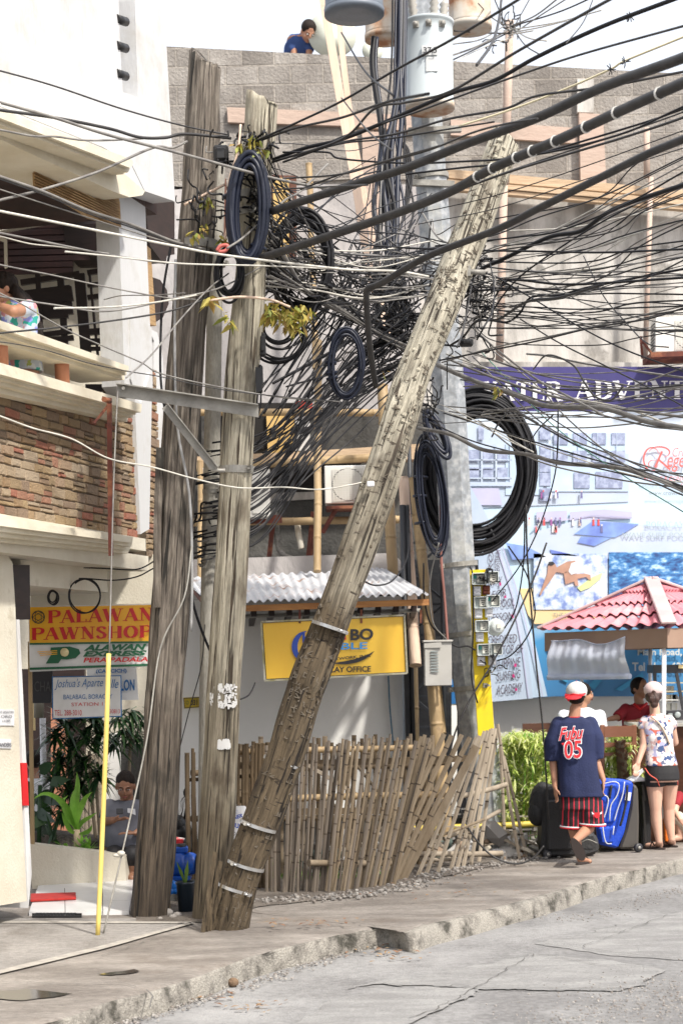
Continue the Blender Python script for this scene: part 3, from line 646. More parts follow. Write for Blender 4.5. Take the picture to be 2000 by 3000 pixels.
PVC = pm('white_pvc_pipe', (.7,.68,.6), (.5,.42,.3), sc=6, rough=.5)
mb = MB(); mb.tube(spline([P(870,1530,18.4), P(874,1560,18.4), P(880,1590,18.4), P(883,1608,18.4)], 4), .032, 8); bp(mb, 'drain_pipe', PVC)
mb = MB(); mb.tube(spline([P(794,1480,18.4), P(806,1510,18.4), P(812,1560,18.4), P(815,1600,18.4), P(830,1625,18.4), P(870,1640,18.4), P(930,1632,18.4), P(1000,1640,18.4)], 5), .03, 8); bp(mb, 'wrapped_pipe', pm('wrapped_pipe', (.3,.29,.27), (.12,.12,.11), sc=20, rough=.8, bump=1))
mb = MB(); mb.bar(P(800,1530,18.4), P(787,1645,18.4), .05, .05); mb.bar(P(920,1500,18.3), P(905,1640,18.4), .05, .05); mb.bar(P(615,1528,18.2), P(826,1520,18.2), .04, .08); bp(mb, 'rusty_bracket_arm', RUSTR)
# slab on which the awning starts
bp(sl1([(540,1640),(1150,1620),(1200,1670),(540,1700)], 18.0, .5), 'ledge_slab', STAIN2)
# horizontal and vertical bamboo
def culm(mb, a, b, r0, r1=None, nodes=.35, k=None):
    a, b = V(a), V(b); n = max(3, int((b-a).length/nodes)); pts = []; rs = []; r1 = r1 or r0
    for i in range(n+1):
        t = i/n; r = r0+(r1-r0)*t; c = a.lerp(b, t)+V((fbm(i*.7, a.x, 1), 0, fbm(i*.7, a.z, 1)))*.012; d = (b-a).normalized()
        for o_, s_ in ((-.03, 1), (-.008, .97), (0, 1.12), (.008, .97), (.03, 1)):
            if (i == 0 and o_ < 0) or (i == n and o_ > 0): continue
            pts.append(c+d*o_); rs.append(r*s_)
    mb.tube(pts, rs, 9)
for (a, b, r, lab) in [(((560,1208,18.4)), (1200,1210,18.4), .038, 'upper horizontal bamboo pole of the scaffold'), ((540,1372,18.35), (1100,1340,18.35), .04, 'middle horizontal bamboo pole of the scaffold, above the air conditioners'), ((560,1530,18.3), (1260,1522,18.3), .04, 'lowest horizontal bamboo pole, under the air conditioners'), ((932,1000,17.9), (930,1675,17.0), .038, 'upright bamboo pole standing on the metal awning'), ((905,480,19.6), (925,1080,19.4), .035, 'thin upright bamboo pole against the grey plaster'), ((1118,1130,17.9),(1152,1690,17.3),.055,'short thick bamboo behind the leaning pole'), ((585,1350,17.6),(588,1700,17.4),.03,'short upright bamboo beside the dark timber pole')]:
    mb = MB(); culm(mb, P(*a), P(*b), r); tag(mb.build('bamboo_pole', BAMP), lab, 'bamboo pole', 'bamboo scaffold poles')
for pts, w, lab in [([(938,-60,18.5),(990,250,18.4),(1045,560,18.3),(1085,800,18.2),(1150,1000,18.1)], .085, 'left of the two long pale lumber planks leaning on the block building'), ([(982,-40,18.7),(1020,300,18.6),(1065,560,18.5),(1120,850,18.4)], .06, 'right of the two long pale lumber planks leaning on the block building')]:
    mb = MB(); q = spline([P(*p) for p in pts], 4)
    for i in range(len(q)-1): mb.bar(q[i], q[i+1]+(q[i+1]-q[i])*.02, w, .03, up=(0,1,0))
    tag(mb.build('lumber_plank', LUMB), lab, 'plank')
# corner bamboo / timber props right of the office
for (a, b, r, m, lab) in [((1180,1400,17.3),(1218,1950,16.6),.05,LUMB,'split timber prop behind the leaning pole'), ((1210,1400,17.0),(1290,2150,16.4),.048,BAMP,'tall thick bamboo prop beside the grey metal box'), ((1268,2010,16.3),(1305,2450,16.2),.06,BAMP,'bamboo post standing below the grey metal box'), ((1200,1690,17.2),(1210,2200,17.1),.055,BAMP,'brown bamboo post at the corner of the office wall')]:
    mb = MB(); culm(mb, P(*a), P(*b), r, r*1.15); tag(mb.build('bamboo_prop', m), lab, 'bamboo prop', 'props beside the office')
# dark sheet, lattice steel mast, black conduits between office and concrete pole
DSHEET = pm('dark_gap_sheet', (.02,.021,.024), (.010,.010,.012), sc=3, rough=.35, bump=1, bsc=3)
mb = sl1([(1100,1640),(1400,1640),(1420,2480),(1180,2480)], 18.3, .05); tag(mb.build('dark_gap_sheet', DSHEET), 'black sheet added to fill the dark gap between the office and the billboard', 'tarpaulin')  # added sheet; its near-black colour paints the darkness of the gap
STB = pm('black_steel', (.03,.033,.04), rough=.5)
mb = MB()
for x in (1215, 1305): mb.tube([P(x-20,1100,17.5), P(x,2450,17.3)], .022, 6)
pr = None
for i, y in enumerate(range(1500, 2300, 90)):
    a, b = P(1208, y, 17.5), P(1300, y+80, 17.4); c = P(1300, y, 17.4)
    if i % 2: a, b = P(1300, y, 17.4), P(1208, y+80, 17.5)
    mb.bar(a, b, .02, .02); mb.bar(P(1208, y, 17.5), c, .02, .02)
tag(mb.build('lattice_mast', STB), 'dark steel lattice mast behind the bamboo props', 'mast')
for x0, x1, r, lab in [(1178,1200,.03,'thick black conduit rising beside the bamboo props'), (1192,1215,.02,'thin black conduit next to the thick one')]:
    mb = MB(); mb.tube([P(x0,1480,16.9), P(x1,2330,16.7)], r, 8); tag(mb.build('black_conduit', STB), lab, 'conduit')
# ---------------- people on / things on the roof, antenna ----------------
DISH = pm('dish_enamel', (.62,.64,.55), rough=.6)
def dish(name, x, y, r, Y, lab):
    c = P(x, y, Y); ax = V((.1, -1, .25)); mb = MB(); mb.lathe(c+ax*.0, ax, [(.12, r), (.11, r*.97), (.04, r*.6), (0, .02), (-.01, .02), (.02, r*.6), (.10, r)], 28)
    o = thing(name, c, lab, 'satellite dish'); mb.build('reflector', DISH, o)
    mb = MB(); mb.tube([c+V((0,.05,-.1)), V((c.x, c.y+.15, 8.0))], .03, 8); mb.build('mast', RUSTR, o)
    return o
dish('satellite_dish', 970, 118, .275, 20.5, 'big pale satellite dish on the roof behind the crouching man')
dish('satellite_dish', 1088, 165, .12, 20.6, 'small half hidden dish on the roof beside the transformer')
# ---------------- air conditioners ----------------
ACW = pm('air_conditioner_white', (.74,.73,.69), (.66,.64,.58), sc=3, rough=.5, dirt=(.4,.35,.28), dsc=3, dlo=.65, dhi=.8)
GRIL = pm('grille_grey', (.14,.14,.14), rough=.6)
def aircon(x0, y0, x1, y1, Y, lab, side=0., bracket=None):
    a, b = P(x0, y1, Y), P(x1, y0, Y); w, h = b.x-a.x, b.z-a.z
    t = thing('air_conditioner', a, lab, 'air conditioner', 'outdoor air conditioner units')
    mb = MB(); mb.obb(a, V((w,0,0)), V((0,.28,0)), V((0,0,h))); mb.build('casing', ACW, t, bevel=.008)
    cx = a.x+w*(.55 if x1-x0 < 130 else .52); cz = a.z+h*.5; r = min(h*.44, w*.42)
    mb = MB(); mb.lathe((cx, a.y+.004, cz), (0,-1,0), [(0, r), (.006, r), (.007, r*.94), (.002, r*.93), (.002, .01)], 28); mb.build('fan_opening', GRIL, t)
    mb = MB()
    for k in range(15): z = cz-r+2*r*(k+.5)/15; l = r*.97; mb.box((cx, a.y-.012, z), (2*l, .004, .006))
    for k in range(11): xx = cx-r+2*r*(k+.5)/11; mb.box((xx, a.y-.017, cz), (.004, .004, 2*r*.97))
    mb.build('grille', ACW, t)
    if side:
        mb = MB()
        for k in range(9): mb.box((a.x-.004, a.y+.14, a.z+h*(.12+.09*k)), (.006, .22, .014))
        mb.build('side_vents', GRIL, t)
    return t
aircon(952, 1362, 1082, 1476, 18.1, 'white air conditioner with a round grille just left of the leaning pole')
aircon(1918, 925, 2110, 1032, 19.0, 'air conditioner high on the stained wall above the purple banner', side=1)
t = thing('air_conditioner', P(560,1515,18.0), 'plain white air conditioner seen end on behind the two timber poles', 'air conditioner', 'outdoor air conditioner units')
mb = MB(); a, b = P(592,1520,18.0), P(788,1366,18.0); mb.obb(a, V((b.x-a.x,0,0)), V((0,.3,0)), V((0,0,b.z-a.z))); mb.build('casing', ACW, t, bevel=.01)
mb = MB(); a, b = P(740,1505,17.985), P(776,1470,17.985); mb.obb(a, V((b.x-a.x,0,0)), V((0,.01,0)), V((0,0,b.z-a.z))); mb.build('service_cover', ACW, t, bevel=.003)
mb = MB(); a = P(955,1482,17.9); mb.obb(a, V((.5,0,0)), V((0,.4,0)), V((0,0,-.03))); mb.bar(P(985,1490,18.0), P(945,1560,18.1), .035,.035); tag(mb.build('wall_bracket', RUSTR), 'rusty bracket carrying the air conditioner left of the leaning pole', 'bracket')
mb = MB(); a, b = P(1905,1038,18.8), P(2110,1030,18.8); mb.obb(a+V((0,0,-.03)), b-a, V((0,.5,0)), V((0,0,.05))); mb.bar(P(1875,985,19.2), P(1880,1050,19.2), .025,.025); mb.bar(P(1880,1000,19.2), P(1915,1045,19.0), .02,.02)
tag(mb.build('wall_bracket', RUSTR), 'rusty shelf bracket under the high air conditioner at the banner', 'bracket')
# ---------------- office: wall, awning, lightbox sign ----------------
OFW = pm('office_white_wall', (.84,.83,.80), (.79,.78,.75), sc=.8, rough=.8, bump=.15, bsc=20)
OF = thing('office_hut', P(850,2400,17.2), 'low white office hut with a corrugated metal awning', 'hut')
mb = MB(); slab(mb, [(490,1760),(1186,1745),(1196,2480),(480,2480)], at(17.2), .15); mb.build('wall', OFW, OF)
mb = MB(); slab(mb, [(1176,1800),(1198,1800),(1206,2480),(1186,2480)], at(17.1), .3); mb.build('corner_pilaster', pm('pale_blue_paint', (.5,.58,.68), rough=.8), OF)
CORR = pm('corrugated_zinc', (.60,.61,.63), (.46,.47,.49), sc=2.5, rough=.6, metal=.15, dirt=(.30,.17,.11), dsc=5, dlo=.55, dhi=.66, st=(1,.3,1))
def corrug(mb, A_, B_, C_, D_, pitch=.075, amp=.014, rows=6, ragged=.0):
    """A,B front edge; D,C back edge"""
    A_, B_, C_, D_ = V(A_), V(B_), V(C_), V(D_); n = int((B_-A_).length/pitch)*6; nn = (B_-A_).cross(D_-A_).normalized()
    if nn.z < 0: nn = -nn
    vs = []; fs = []
    for i in range(n+1):
        t = i/n; w = sin(2*pi*i/6)*amp; rg = ragged*fbm(int(i/6)*.9, 3, 1)
        for j in range(rows+1):
            s_ = j/rows; s2 = s_ + (rg if j == 0 else 0); p = (A_.lerp(B_, t)).lerp(D_.lerp(C_, t), s2)+nn*(w+.01*fbm(t*7, s_*3, 1)); vs.append(p)
    m_ = rows+1
    for i in range(n):
        for j in range(rows): fs.append((i*m_+j, (i+1)*m_+j, (i+1)*m_+j+1, i*m_+j+1))
    b0 = len(vs); vs += [v-nn*.004 for v in vs[:b0]]; fs += [tuple(b0+i for i in f[::-1]) for f in fs]
    mb.add(vs, fs, True)
mb = MB(); corrug(mb, P(606,1766,15.6), P(1000,1752,15.6), P(985,1674,17.4), P(545,1692,17.4)); mb.build('awning_sheet', CORR, OF, recalc=False)
mb = MB(); corrug(mb, P(985,1749,15.57), P(1256,1741,15.57), P(1128,1665,17.38), P(968,1671,17.38)); mb.build('awning_sheet', CORR, OF, recalc=False)
mb = MB(); corrug(mb, P(556,1716,16.9), P(610,1766,15.62), P(600,1695,17.3), P(548,1694,17.35), rows=3); mb.build('awning_sheet', CORR, OF, recalc=False)
ORW = pm('orange_stained_timber', (.50,.25,.09), (.32,.14,.05), sc=6, st=(.4,1,3), rough=.8)
mb = MB(); mb.bar(P(610,1786,15.7), P(1256,1764,15.7), .04, .055); mb.build('fascia_board', ORW, OF)
mb = MB(); mb.bar(P(548,1702,17.3), P(612,1782,15.75), .03, .05); mb.build('side_fascia', RUSTR, OF)
mb = MB()
for i, x in enumerate(range(640, 1250, 52)):
    mb.bar(P(x,1800-(x-600)*.03,15.9), P(x-8,1830-(x-600)*.03,17.15), .05, .06)
mb.build('rafters', DARKW, OF)['kind'] = 'stuff'
for x in (878, 1058, 1232): mb = MB(); mb.bar(P(x,1786,15.75), P(x,1826,15.75), .035, .02); mb.build('hanger', RUSTR, OF)
mb = MB(); mb.tube([P(590,1810,16.0), P(1230,1788,16.0)], .018, 8); mb.build('conduit', pm('grey_conduit', (.3,.29,.26), rough=.5), OF)
BLUW = pm('blue_cable', (.02,.12,.22), rough=.5)
mb = MB(); mb.tube(spline([P(1137,1980,17.05), P(1142,2080,17.05), P(1152,2200,17.05), P(1150,2300,17.05)], 5), .008, 6); mb.build('wall_cable', BLUW, OF)
# yellow lightbox sign
SGY = pm('sign_yellow', (.82,.53,.06), (.78,.47,.05), sc=2.5, st=(1,1,.3), rough=.45, dirt=(.62,.38,.08), dsc=2.5, dlo=.6, dhi=.8)
SGK = pm('sign_black', (.03,.03,.035), rough=.5); SGB = pm('sign_blue', (.03,.08,.42), rough=.5); SGLB = pm('sign_light_blue', (.05,.3,.7), rough=.5); SGR = pm('sign_red', (.6,.02,.03), rough=.5); SGG = pm('sign_dark_green', (.01,.12,.05), rough=.5); SGW = pm('sign_white', (.78,.78,.76), rough=.5)
sf = at(15.75)
LS = thing('lightbox_sign', P(970,1900,15.75), 'yellow lightbox sign with a crescent logo hanging under the metal awning', 'sign')
mb = MB(); slab(mb, [(765,1822),(1184,1802),(1192,1972),(776,1994)], sf, .16); mb.build('box', SGK, LS)
mb = MB(); slab(mb, [(770,1826),(1180,1806),(1188,1968),(781,1989)], at(15.74), .01); mb.build('face', SGY, LS)
mb = MB()
for p, q in [((765,1822),(1184,1802)),((776,1994),(1192,1972)),((765,1822),(776,1994)),((1184,1802),(1192,1972))]: mb.bar(P(*p,15.735), P(*q,15.735), .016, .02, up=(0,1,0))
mb.build('rim', pm('sign_rim', (.5,.48,.4), (.25,.23,.1), sc=9, rough=.6), LS)
sg = at(15.725)
def arc(mb, cx, cy, rx, ry, a0, a1, w0, w1, fn, t=.003, n=20, tilt=0):
    """crescent / ring stroke in the plane of fn, thick in the middle (w1) and w0 at the ends, in pixels"""
    o_, i_ = [], []
    for k in range(n+1):
        a = radians(a0+(a1-a0)*k/n); w = w0+(w1-w0)*sin(pi*k/n); x = cos(a); y = sin(a)
        for lst, d in ((o_, w/2), (i_, -w/2)):
            px, py = (rx+d)*x, (ry+d)*y; lst.append((cx+px*cos(tilt)-py*sin(tilt), cy+px*sin(tilt)+py*cos(tilt)))
    for k in range(n): slab(mb, [o_[k], o_[k+1], i_[k+1], i_[k]], fn, t)
mb = MB(); arc(mb, 905, 1895, 42, 46, 100, 262, 1, 17, sg); mb.build('crescent_logo', SGB, LS)
mb = MB(); arc(mb, 985, 1868, 130, 75, 32, 96, 1, 12, sg, n=24); mb.build('swoosh_logo', SGK, LS)
TX('lettering', 'HUM', 886, 1852, 980, 1884, sg, SGB, LS, bold=.03); TX('lettering', 'BO', 1026, 1843, 1093, 1877, sg, SGK, LS, sl=-3, bold=.035)
mb = MB(); slab(mb, [(985,1872),(1008,1836),(1014,1874)], sg, .003); mb.build('red_stroke', SGR, LS)
TX('lettering', 'CABLE', 925, 1886, 1076, 1906, sg, SGLB, LS, sl=-5, bold=.02); TX('lettering', 'NETWORK, INC.', 962, 1928, 1085, 1938, at(15.722), SGK, LS, sl=-12, bold=.025)
TX('lettering', 'BORACAY OFFICE', 905, 1955, 1086, 1972, sg, SGK, LS, sl=-4, bold=.025)
# small yellow house number
HN = tag(sl1([(537,2044),(592,2041),(592,2072),(540,2076)], 17.1, .02).build('number_plate', pm('number_yellow', (.62,.44,.03), (.4,.28,.02), sc=8, rough=.5)), 'small yellow plate numbered 0311 on the white office wall', 'number plate')
TX('lettering', '0311', 559, 2050, 586, 2066, at(17.09), SGK, HN, bold=.03); TX('lettering', 'O', 545, 2053, 553, 2064, at(17.09), SGG, HN)
mb = MB()
for p, q in [((539,2046),(591,2043)),((541,2074),(591,2070)),((539,2046),(541,2074)),((591,2043),(591,2070))]: mb.bar(P(*p,17.085), P(*q,17.085), .006, .008, up=(0,1,0))
mb.build('rim', SGK, HN)
# ---------------- pawnshop sign and the signs below ----------------
PYEL = pm('pawn_sign_yellow', (.86,.46,.02), (.84,.42,.02), rough=.4); PRED = pm('pawn_sign_red', (.58,.01,.015), rough=.4)
pf = at(14.0); pg = at(13.985)
PS = thing('shop_sign', P(270,1900,14.0), 'big red on yellow pawnshop sign hanging over the entrance', 'sign')
mb = MB(); slab(mb, [(84,1776),(455,1768),(448,1952),(88,1968)], at(14.01), .12); mb.build('box', SGW, PS)
mb = MB(); slab(mb, [(86,1779),(455,1772),(451,1878),(88,1884)], pf, .01); mb.build('yellow_face', PYEL, PS)
mb = MB(); slab(mb, [(88,1884),(451,1878),(451,1883),(88,1889)], at(13.992), .01); slab(mb, [(88,1956),(450,1944),(450,1950),(88,1963)], at(13.992), .01); mb.build('green_stripe', SGG, PS)
TX('lettering', 'PALAWAN', 142, 1787, 449, 1828, pg, PRED, PS, sl=-9, kind='s', wk=.22, proud=.006)
TX('lettering', 'PAWNSHOP', 94, 1838, 448, 1877, pg, PRED, PS, sl=-8, kind='s', wk=.22, proud=.006)
mb = MB(); arc(mb, 113, 1808, 18, 18, 0, 360, 3, 3, pg, n=12)
for k in range(6): a = k*pi/3; b = a+2*pi/3; mb.bar(P(113+17*cos(a),1808+17*sin(a),13.982), P(113+17*cos(b),1808+17*sin(b),13.982), .004, .003, up=(0,1,0))
mb.build('gem_emblem', SGK, PS)
mb = MB(); slab(mb, [(150,1897),(205,1894),(232,1902),(236,1914),(222,1928),(196,1932),(180,1931),(172,1943),(135,1944),(155,1910),(148,1908)], pg, .004); mb.build('letter_emblem', SGG, PS)
mb = MB(); mb.lathe(P(190,1911,13.98), (0,-1,0), [(0,.035),(.004,.035)], 16); mb.build('coin_emblem', pm('coin', (.85,.72,.4), rough=.5), PS)
mb = MB()
for k in range(3): slab(mb, [(110+k*4,1909+k*5),(168,1905+k*5),(168,1907+k*5),(110+k*4,1911+k*5)], at(13.98), .003)
mb.build('speed_lines', PYEL, PS)
TX('lettering', 'ALAWAN', 246, 1889, 430, 1907, pg, SGG, PS, sl=-3, bold=.05, shear=.3); TX('lettering', 'EXPRESS', 244, 1908, 431, 1924, pg, SGG, PS, sl=-3, bold=.05, shear=.3); TX('lettering', 'PERA PADALA', 245, 1927, 434, 1941, pg, PRED, PS, sl=-3, bold=.03, shear=.2)
AS = tag(sl1([(153,1982),(356,1978),(357,2100),(154,2107)], 14.3, .02).build('apartelle_sign', pm('sign_blue_border', (.02,.16,.42), rough=.4)), 'white sign with blue script and blue border below the pawnshop sign', 'sign')
sl1([(156,1985),(353,1981),(354,2097),(157,2104)], 14.29, .01).build('face', SGW, AS)
BT = pm('sign_mid_blue', (.02,.15,.4), rough=.5); af = at(14.278)
TX('lettering', "Joshua's Aparte", 161, 1990, 303, 2022, af, BT, AS, sl=-4, shear=.35, bold=-.004); TX('lettering', 'lle', 325, 1990, 348, 2016, af, BT, AS, shear=.35)
TX('lettering', 'BALABAG, BORACAY', 187, 2035, 330, 2051, af, BT, AS, sl=-2); TX('lettering', 'STATION 1', 210, 2059, 302, 2069, af, PRED, AS, sl=-2); TX('lettering', 'TEL. 288-3010', 161, 2080, 240, 2096, af, PRED, AS); TX('lettering', '30813', 322, 2078, 352, 2090, af, PRED, AS)
SS = tag(sl1([(254,1950),(398,1940),(406,2050),(260,2055)], 14.6, .02).build('salon_sign', SGW), 'white salon sign partly hidden behind the blue bordered one', 'sign')
TX('lettering', '(CAGCICH)', 282, 1961, 372, 1975, at(14.59), BT, SS, sl=-2, bold=.03); TX('lettering', 'SALON', 330, 1992, 395, 2025, at(14.59), BT, SS, sl=-2, bold=.03)
CB = tag(sl1([(86,1968),(155,1966),(150,2060),(95,2060)], 14.7, .03).build('chalkboard_sign', SGK), 'dark sign with faint raised letters left of the blue bordered sign', 'sign')
TX('lettering', 'CHA', 102, 1996, 150, 2026, at(14.69), pm('faded_letter', (.09,.09,.09), rough=.7), CB)
# ---------------- purple banner and surf billboard ----------------
PURP = pm('purple_vinyl', (.055,.045,.20), (.035,.03,.14), sc=1.2, st=(1,1,.5), rough=.5, bump=.5, bsc=2.5)
bf = at(19.2)
BN = thing('purple_banner', P(1700,1140,19.2), 'purple banner with big white serif letters above the billboard', 'banner')
mb = MB(); slab(mb, [(1345,1075),(2120,1074),(2120,1206),(1345,1203)], bf, .03); mb.build('vinyl', PURP, BN)
BW = pm('banner_white', (.80,.80,.82), rough=.5)
TX('lettering', 'WATER', 1388, 1117, 1648, 1177, at(19.19), BW, BN, kind='s', wk=.21, proud=.012); TX('lettering', 'ADVENTU', 1678, 1114, 2062, 1172, at(19.19), BW, BN, kind='s', wk=.21, proud=.012)
# billboard
def gradmat(name, stops, x0, x1, axis=0, rough=.45):
    """printed colour gradient across the board (ink, not light)"""
    m = bpy.data.materials.new(name); m.use_nodes = True; nt = m.node_tree; b = nt.nodes['Principled BSDF']; b.inputs['Roughness'].default_value = rough
    tc = nt.nodes.new('ShaderNodeTexCoord'); sp = nt.nodes.new('ShaderNodeSeparateXYZ'); mr = nt.nodes.new('ShaderNodeMapRange'); mr.inputs[1].default_value = x0; mr.inputs[2].default_value = x1
    nz = nt.nodes.new('ShaderNodeTexNoise'); nz.inputs['Scale'].default_value = 1.3; ad = nt.nodes.new('ShaderNodeMath'); ad.operation = 'MULTIPLY_ADD'; ad.inputs[1].default_value = .25
    L(nt, tc.outputs['Object'], sp.inputs[0]); L(nt, tc.outputs['Object'], nz.inputs[0]); L(nt, sp.outputs[axis], mr.inputs[0]); L(nt, nz.outputs[0], ad.inputs[0]); L(nt, mr.outputs[0], ad.inputs[2])
    r = nt.nodes.new('ShaderNodeValToRGB'); e = r.color_ramp.elements
    e[0].position = stops[0][0]+.12; e[0].color = (*stops[0][1], 1); e[1].position = stops[-1][0]+.12; e[1].color = (*stops[-1][1], 1)
    for p, c in stops[1:-1]: q = e.new(p+.12); q.color = (*c, 1)
    L(nt, ad.outputs[0], r.inputs[0]); L(nt, r.outputs[0], b.inputs['Base Color']); return m
zt, zb = P(1700,1205,19).z, P(1700,2050,19).z
BD = thing('surf_billboard', P(1700,2040,19.1), 'huge blue resort billboard with a surfer picture and hotel print', 'billboard')
SKYP = gradmat('billboard_sky_print', [(0, (.05,.19,.40)), (.24, (.06,.28,.54)), (.30, (.42,.60,.74)), (.5, (.56,.73,.85)), (.75, (.50,.65,.78)), (.88, (.58,.67,.77))], zb, zt, 2)
mb = MB(); slab(mb, [(1362,1204),(2160,1208),(2160,2040),(1620,2040),(1530,2048),(1450,2056),(1362,2060)], at(19.2), .05); mb.build('vinyl', SKYP, BD)
PWP = pm('print_pale_white', (.50,.58,.70), (.42,.52,.66), sc=2, rough=.5); LAV = pm('print_lavender', (.50,.50,.66), (.44,.45,.62), rough=.5); LAVD = pm('print_window_blue', (.24,.28,.42), (.40,.46,.62), sc=16, lo=.4, hi=.55, rough=.5); PWH = pm('print_white', (.82,.83,.87), rough=.5); PBL = pm('print_pale_blue', (.52,.66,.82), rough=.5)
def pic(name, mat, polys, Y, parent=BD):
    mb = MB()
    for p in polys: slab(mb, p, at(Y), .004)
    return mb.build(name, mat, parent)
R4 = lambda x0, y0, x1, y1: [(x0,y0),(x1,y0),(x1,y1),(x0,y1)]
pic('printed_hotel', PWP, [[(1366,1250),(1395,1222),(1440,1270),(1580,1262),(1600,1300),(1700,1300),(1840,1330),(1840,1470),(1366,1490)]], 19.19)
pic('printed_hotel_wing', PBL, [R4(1480,1300,1590,1450), R4(1620,1270,1830,1330), R4(1600,1370,1840,1440)], 19.18)
wins = [R4(1372+k*42,y,1402+k*42,y+34) for y in (1318,1370) for k in range(3)] + [R4(1372,1374,1460,1378)] + [R4(1580,y,1612,y+38) for y in (1250,1305,1345,1385,1430)] + [R4(1622+k*56,y,1662+k*56,y+34) for y in (1268,1320) for k in range(4)] + [R4(1680,1384,1726,1430), R4(1744,1382,1822,1430), R4(1400,1248,1416,1288)]
pic('window_pattern', LAVD, wins, 19.17)
pic('balcony_pattern', PWP, [R4(1372,1346,1500,1349), R4(1372,1399,1500,1403), R4(1370,1412,1500,1424)] + [R4(1366+k*42,1300,1371+k*42,1412) for k in range(4)] + [R4(1636+k*56,1268,1638+k*56,1354) for k in range(4)], 19.165)
pic('terrace_pattern', LAV, [[(1378,1430),(1460,1430),(1470,1480),(1385,1480)], [(1570,1500),(1660,1495),(1660,1525),(1570,1530)], [(1668,1500),(1770,1492),(1850,1500),(1850,1520),(1668,1525)]], 19.175)
pic('printed_pool_deck', PWP, [[(1560,1560),(1700,1520),(1900,1540),(2050,1545),(2100,1630),(1650,1640),(1520,1620)]], 19.17)
POOL = pm('print_pool_blue', (.10,.14,.50), (.25,.40,.72), sc=2.5, rough=.5)
pic('printed_pool', POOL, [[(1680,1565),(1735,1526),(1870,1535),(1830,1560),(1800,1575)], [(1700,1572),(1790,1575),(1740,1600),(1690,1590)], [(1480,1590),(1540,1600),(1600,1632),(1500,1640)], [(1610,1610),(1700,1630),(1615,1626)]], 19.16)
PED = pm('print_people', (.5,.15,.15), sc=9, isl=[(.6,.08,.08),(.15,.15,.3),(.7,.55,.5),(.3,.1,.3),(.7,.7,.75)], rough=.6, islmix=1)
pp = []
for k in range(26):
    x = random.choice([random.uniform(1545,1595), random.uniform(1605,1640), random.uniform(1560,1780)]); y = 1540 if x < 1545 or k % 3 else 1560; y = 1460 if k > 18 else y; pp += [[(x,y-18),(x+5,y-18),(x+6,y),(x-1,y)], R4(x+1,y-24,x+5,y-19)]
pic('crowd_pattern', PED, pp, 19.155)
pic('printed_railing', LAV, [[(1560,1545),(1600,1512),(1601,1515),(1562,1548)], [(1640,1525),(1730,1506),(1730,1509),(1640,1528)], [(1730,1506),(1850,1512),(1850,1515),(1730,1509)]], 19.155)
YPR = pm('print_sand_yellow', (.80,.62,.30), (.76,.60,.34), rough=.5)
pic('printed_yellow_band', YPR, [[(1520,1724),(1560,1724),(1560,1780),(1785,1780),(1785,1710),(1790,1710),(1790,1820),(1565,1828),(1545,1800)]], 19.17)
WAVE = pm('print_wave_foam', (.66,.72,.80), (.42,.54,.74), sc=9, c3=(.18,.26,.55), lo=.36, hi=.56, rough=.5)
pic('printed_wave_picture', WAVE, [R4(1562,1622,1778,1786)], 19.16)
UWP = pm('print_underwater', (.45,.68,.84), (.05,.22,.5), sc=9, c3=(.02,.06,.2), lo=.38, hi=.68, rough=.5, st=(1,1,2.2))
pic('printed_underwater_picture', UWP, [R4(1782,1618,2000,1790)], 19.16)
SKN = pm('print_skin', (.50,.30,.22), (.38,.22,.16), sc=6, rough=.5)
SFP = bpy.data.objects.new('surfer_print', None); COL.objects.link(SFP); WL[SFP.name] = M.Identity(4); SFP.parent = BD; SFP.matrix_parent_inverse = WL[BD.name].inverted()
pic('board', pm('print_board', (.60,.74,.28), (.7,.8,.4), sc=4, rough=.5), [[(1690,1722),(1735,1690),(1764,1677),(1758,1695),(1725,1722),(1700,1732)]], 19.15, SFP)
pic('body', SKN, [[(1604,1658),(1612,1646),(1624,1650),(1630,1662),(1660,1645),(1682,1642),(1692,1652),(1678,1672),(1650,1680),(1628,1676),(1612,1700),(1590,1730),(1583,1744),(1579,1742),(1590,1712),(1602,1680)], [(1650,1680),(1668,1668),(1680,1682),(1712,1680),(1728,1684),(1730,1700),(1724,1700),(1716,1690),(1690,1696),(1694,1716),(1684,1716),(1680,1704),(1655,1712)]], 19.145, SFP)
pic('hair', SGK, [[(1603,1655),(1607,1646),(1618,1645),(1624,1651),(1616,1657)]], 19.14, SFP)
pic('shorts', PWH, [[(1672,1650),(1690,1644),(1700,1656),(1690,1678),(1672,1684),(1664,1674)]], 19.14, SFP)
DT = pm('print_grey_letters', (.25,.28,.3), rough=.5)
TX('lettering', 'THE WAVE', 1619, 1796, 1700, 1808, at(19.16), DT, BD); TX('lettering', "BORACAY'S", 1890, 1528, 2020, 1546, at(19.16), pm('print_soft_grey', (.36,.45,.48), rough=.5), BD, kind='s', wk=.1, proud=.01); TX('lettering', 'WAVE SURF POOL', 1821, 1560, 2022, 1576, at(19.16), MATS['print_soft_grey'], BD, kind='s', wk=.1, proud=.01) if False else TX('lettering', 'WAVE SURF POOL', 1821, 1560, 2022, 1576, at(19.15), MATS['print_soft_grey'], BD)
CR = pm('print_coral', (.82,.14,.12), rough=.5)
mb = MB(); arc(mb, 1908, 1345, 24, 34, 60, 330, 1, 5, at(19.16)); arc(mb, 1930, 1325, 30, 16, 190, 420, 1, 5, at(19.16)); mb.bar(P(1938,1322,19.15), P(1918,1368,19.15), .022, .003, up=(0,1,0)); mb.bar(P(1926,1345,19.15), P(1962,1376,19.15), .02, .003, up=(0,1,0)); arc(mb, 1912, 1360, 14, 12, 0, 300, 1, 3, at(19.16)); mb.build('monogram_logo', CR, BD)
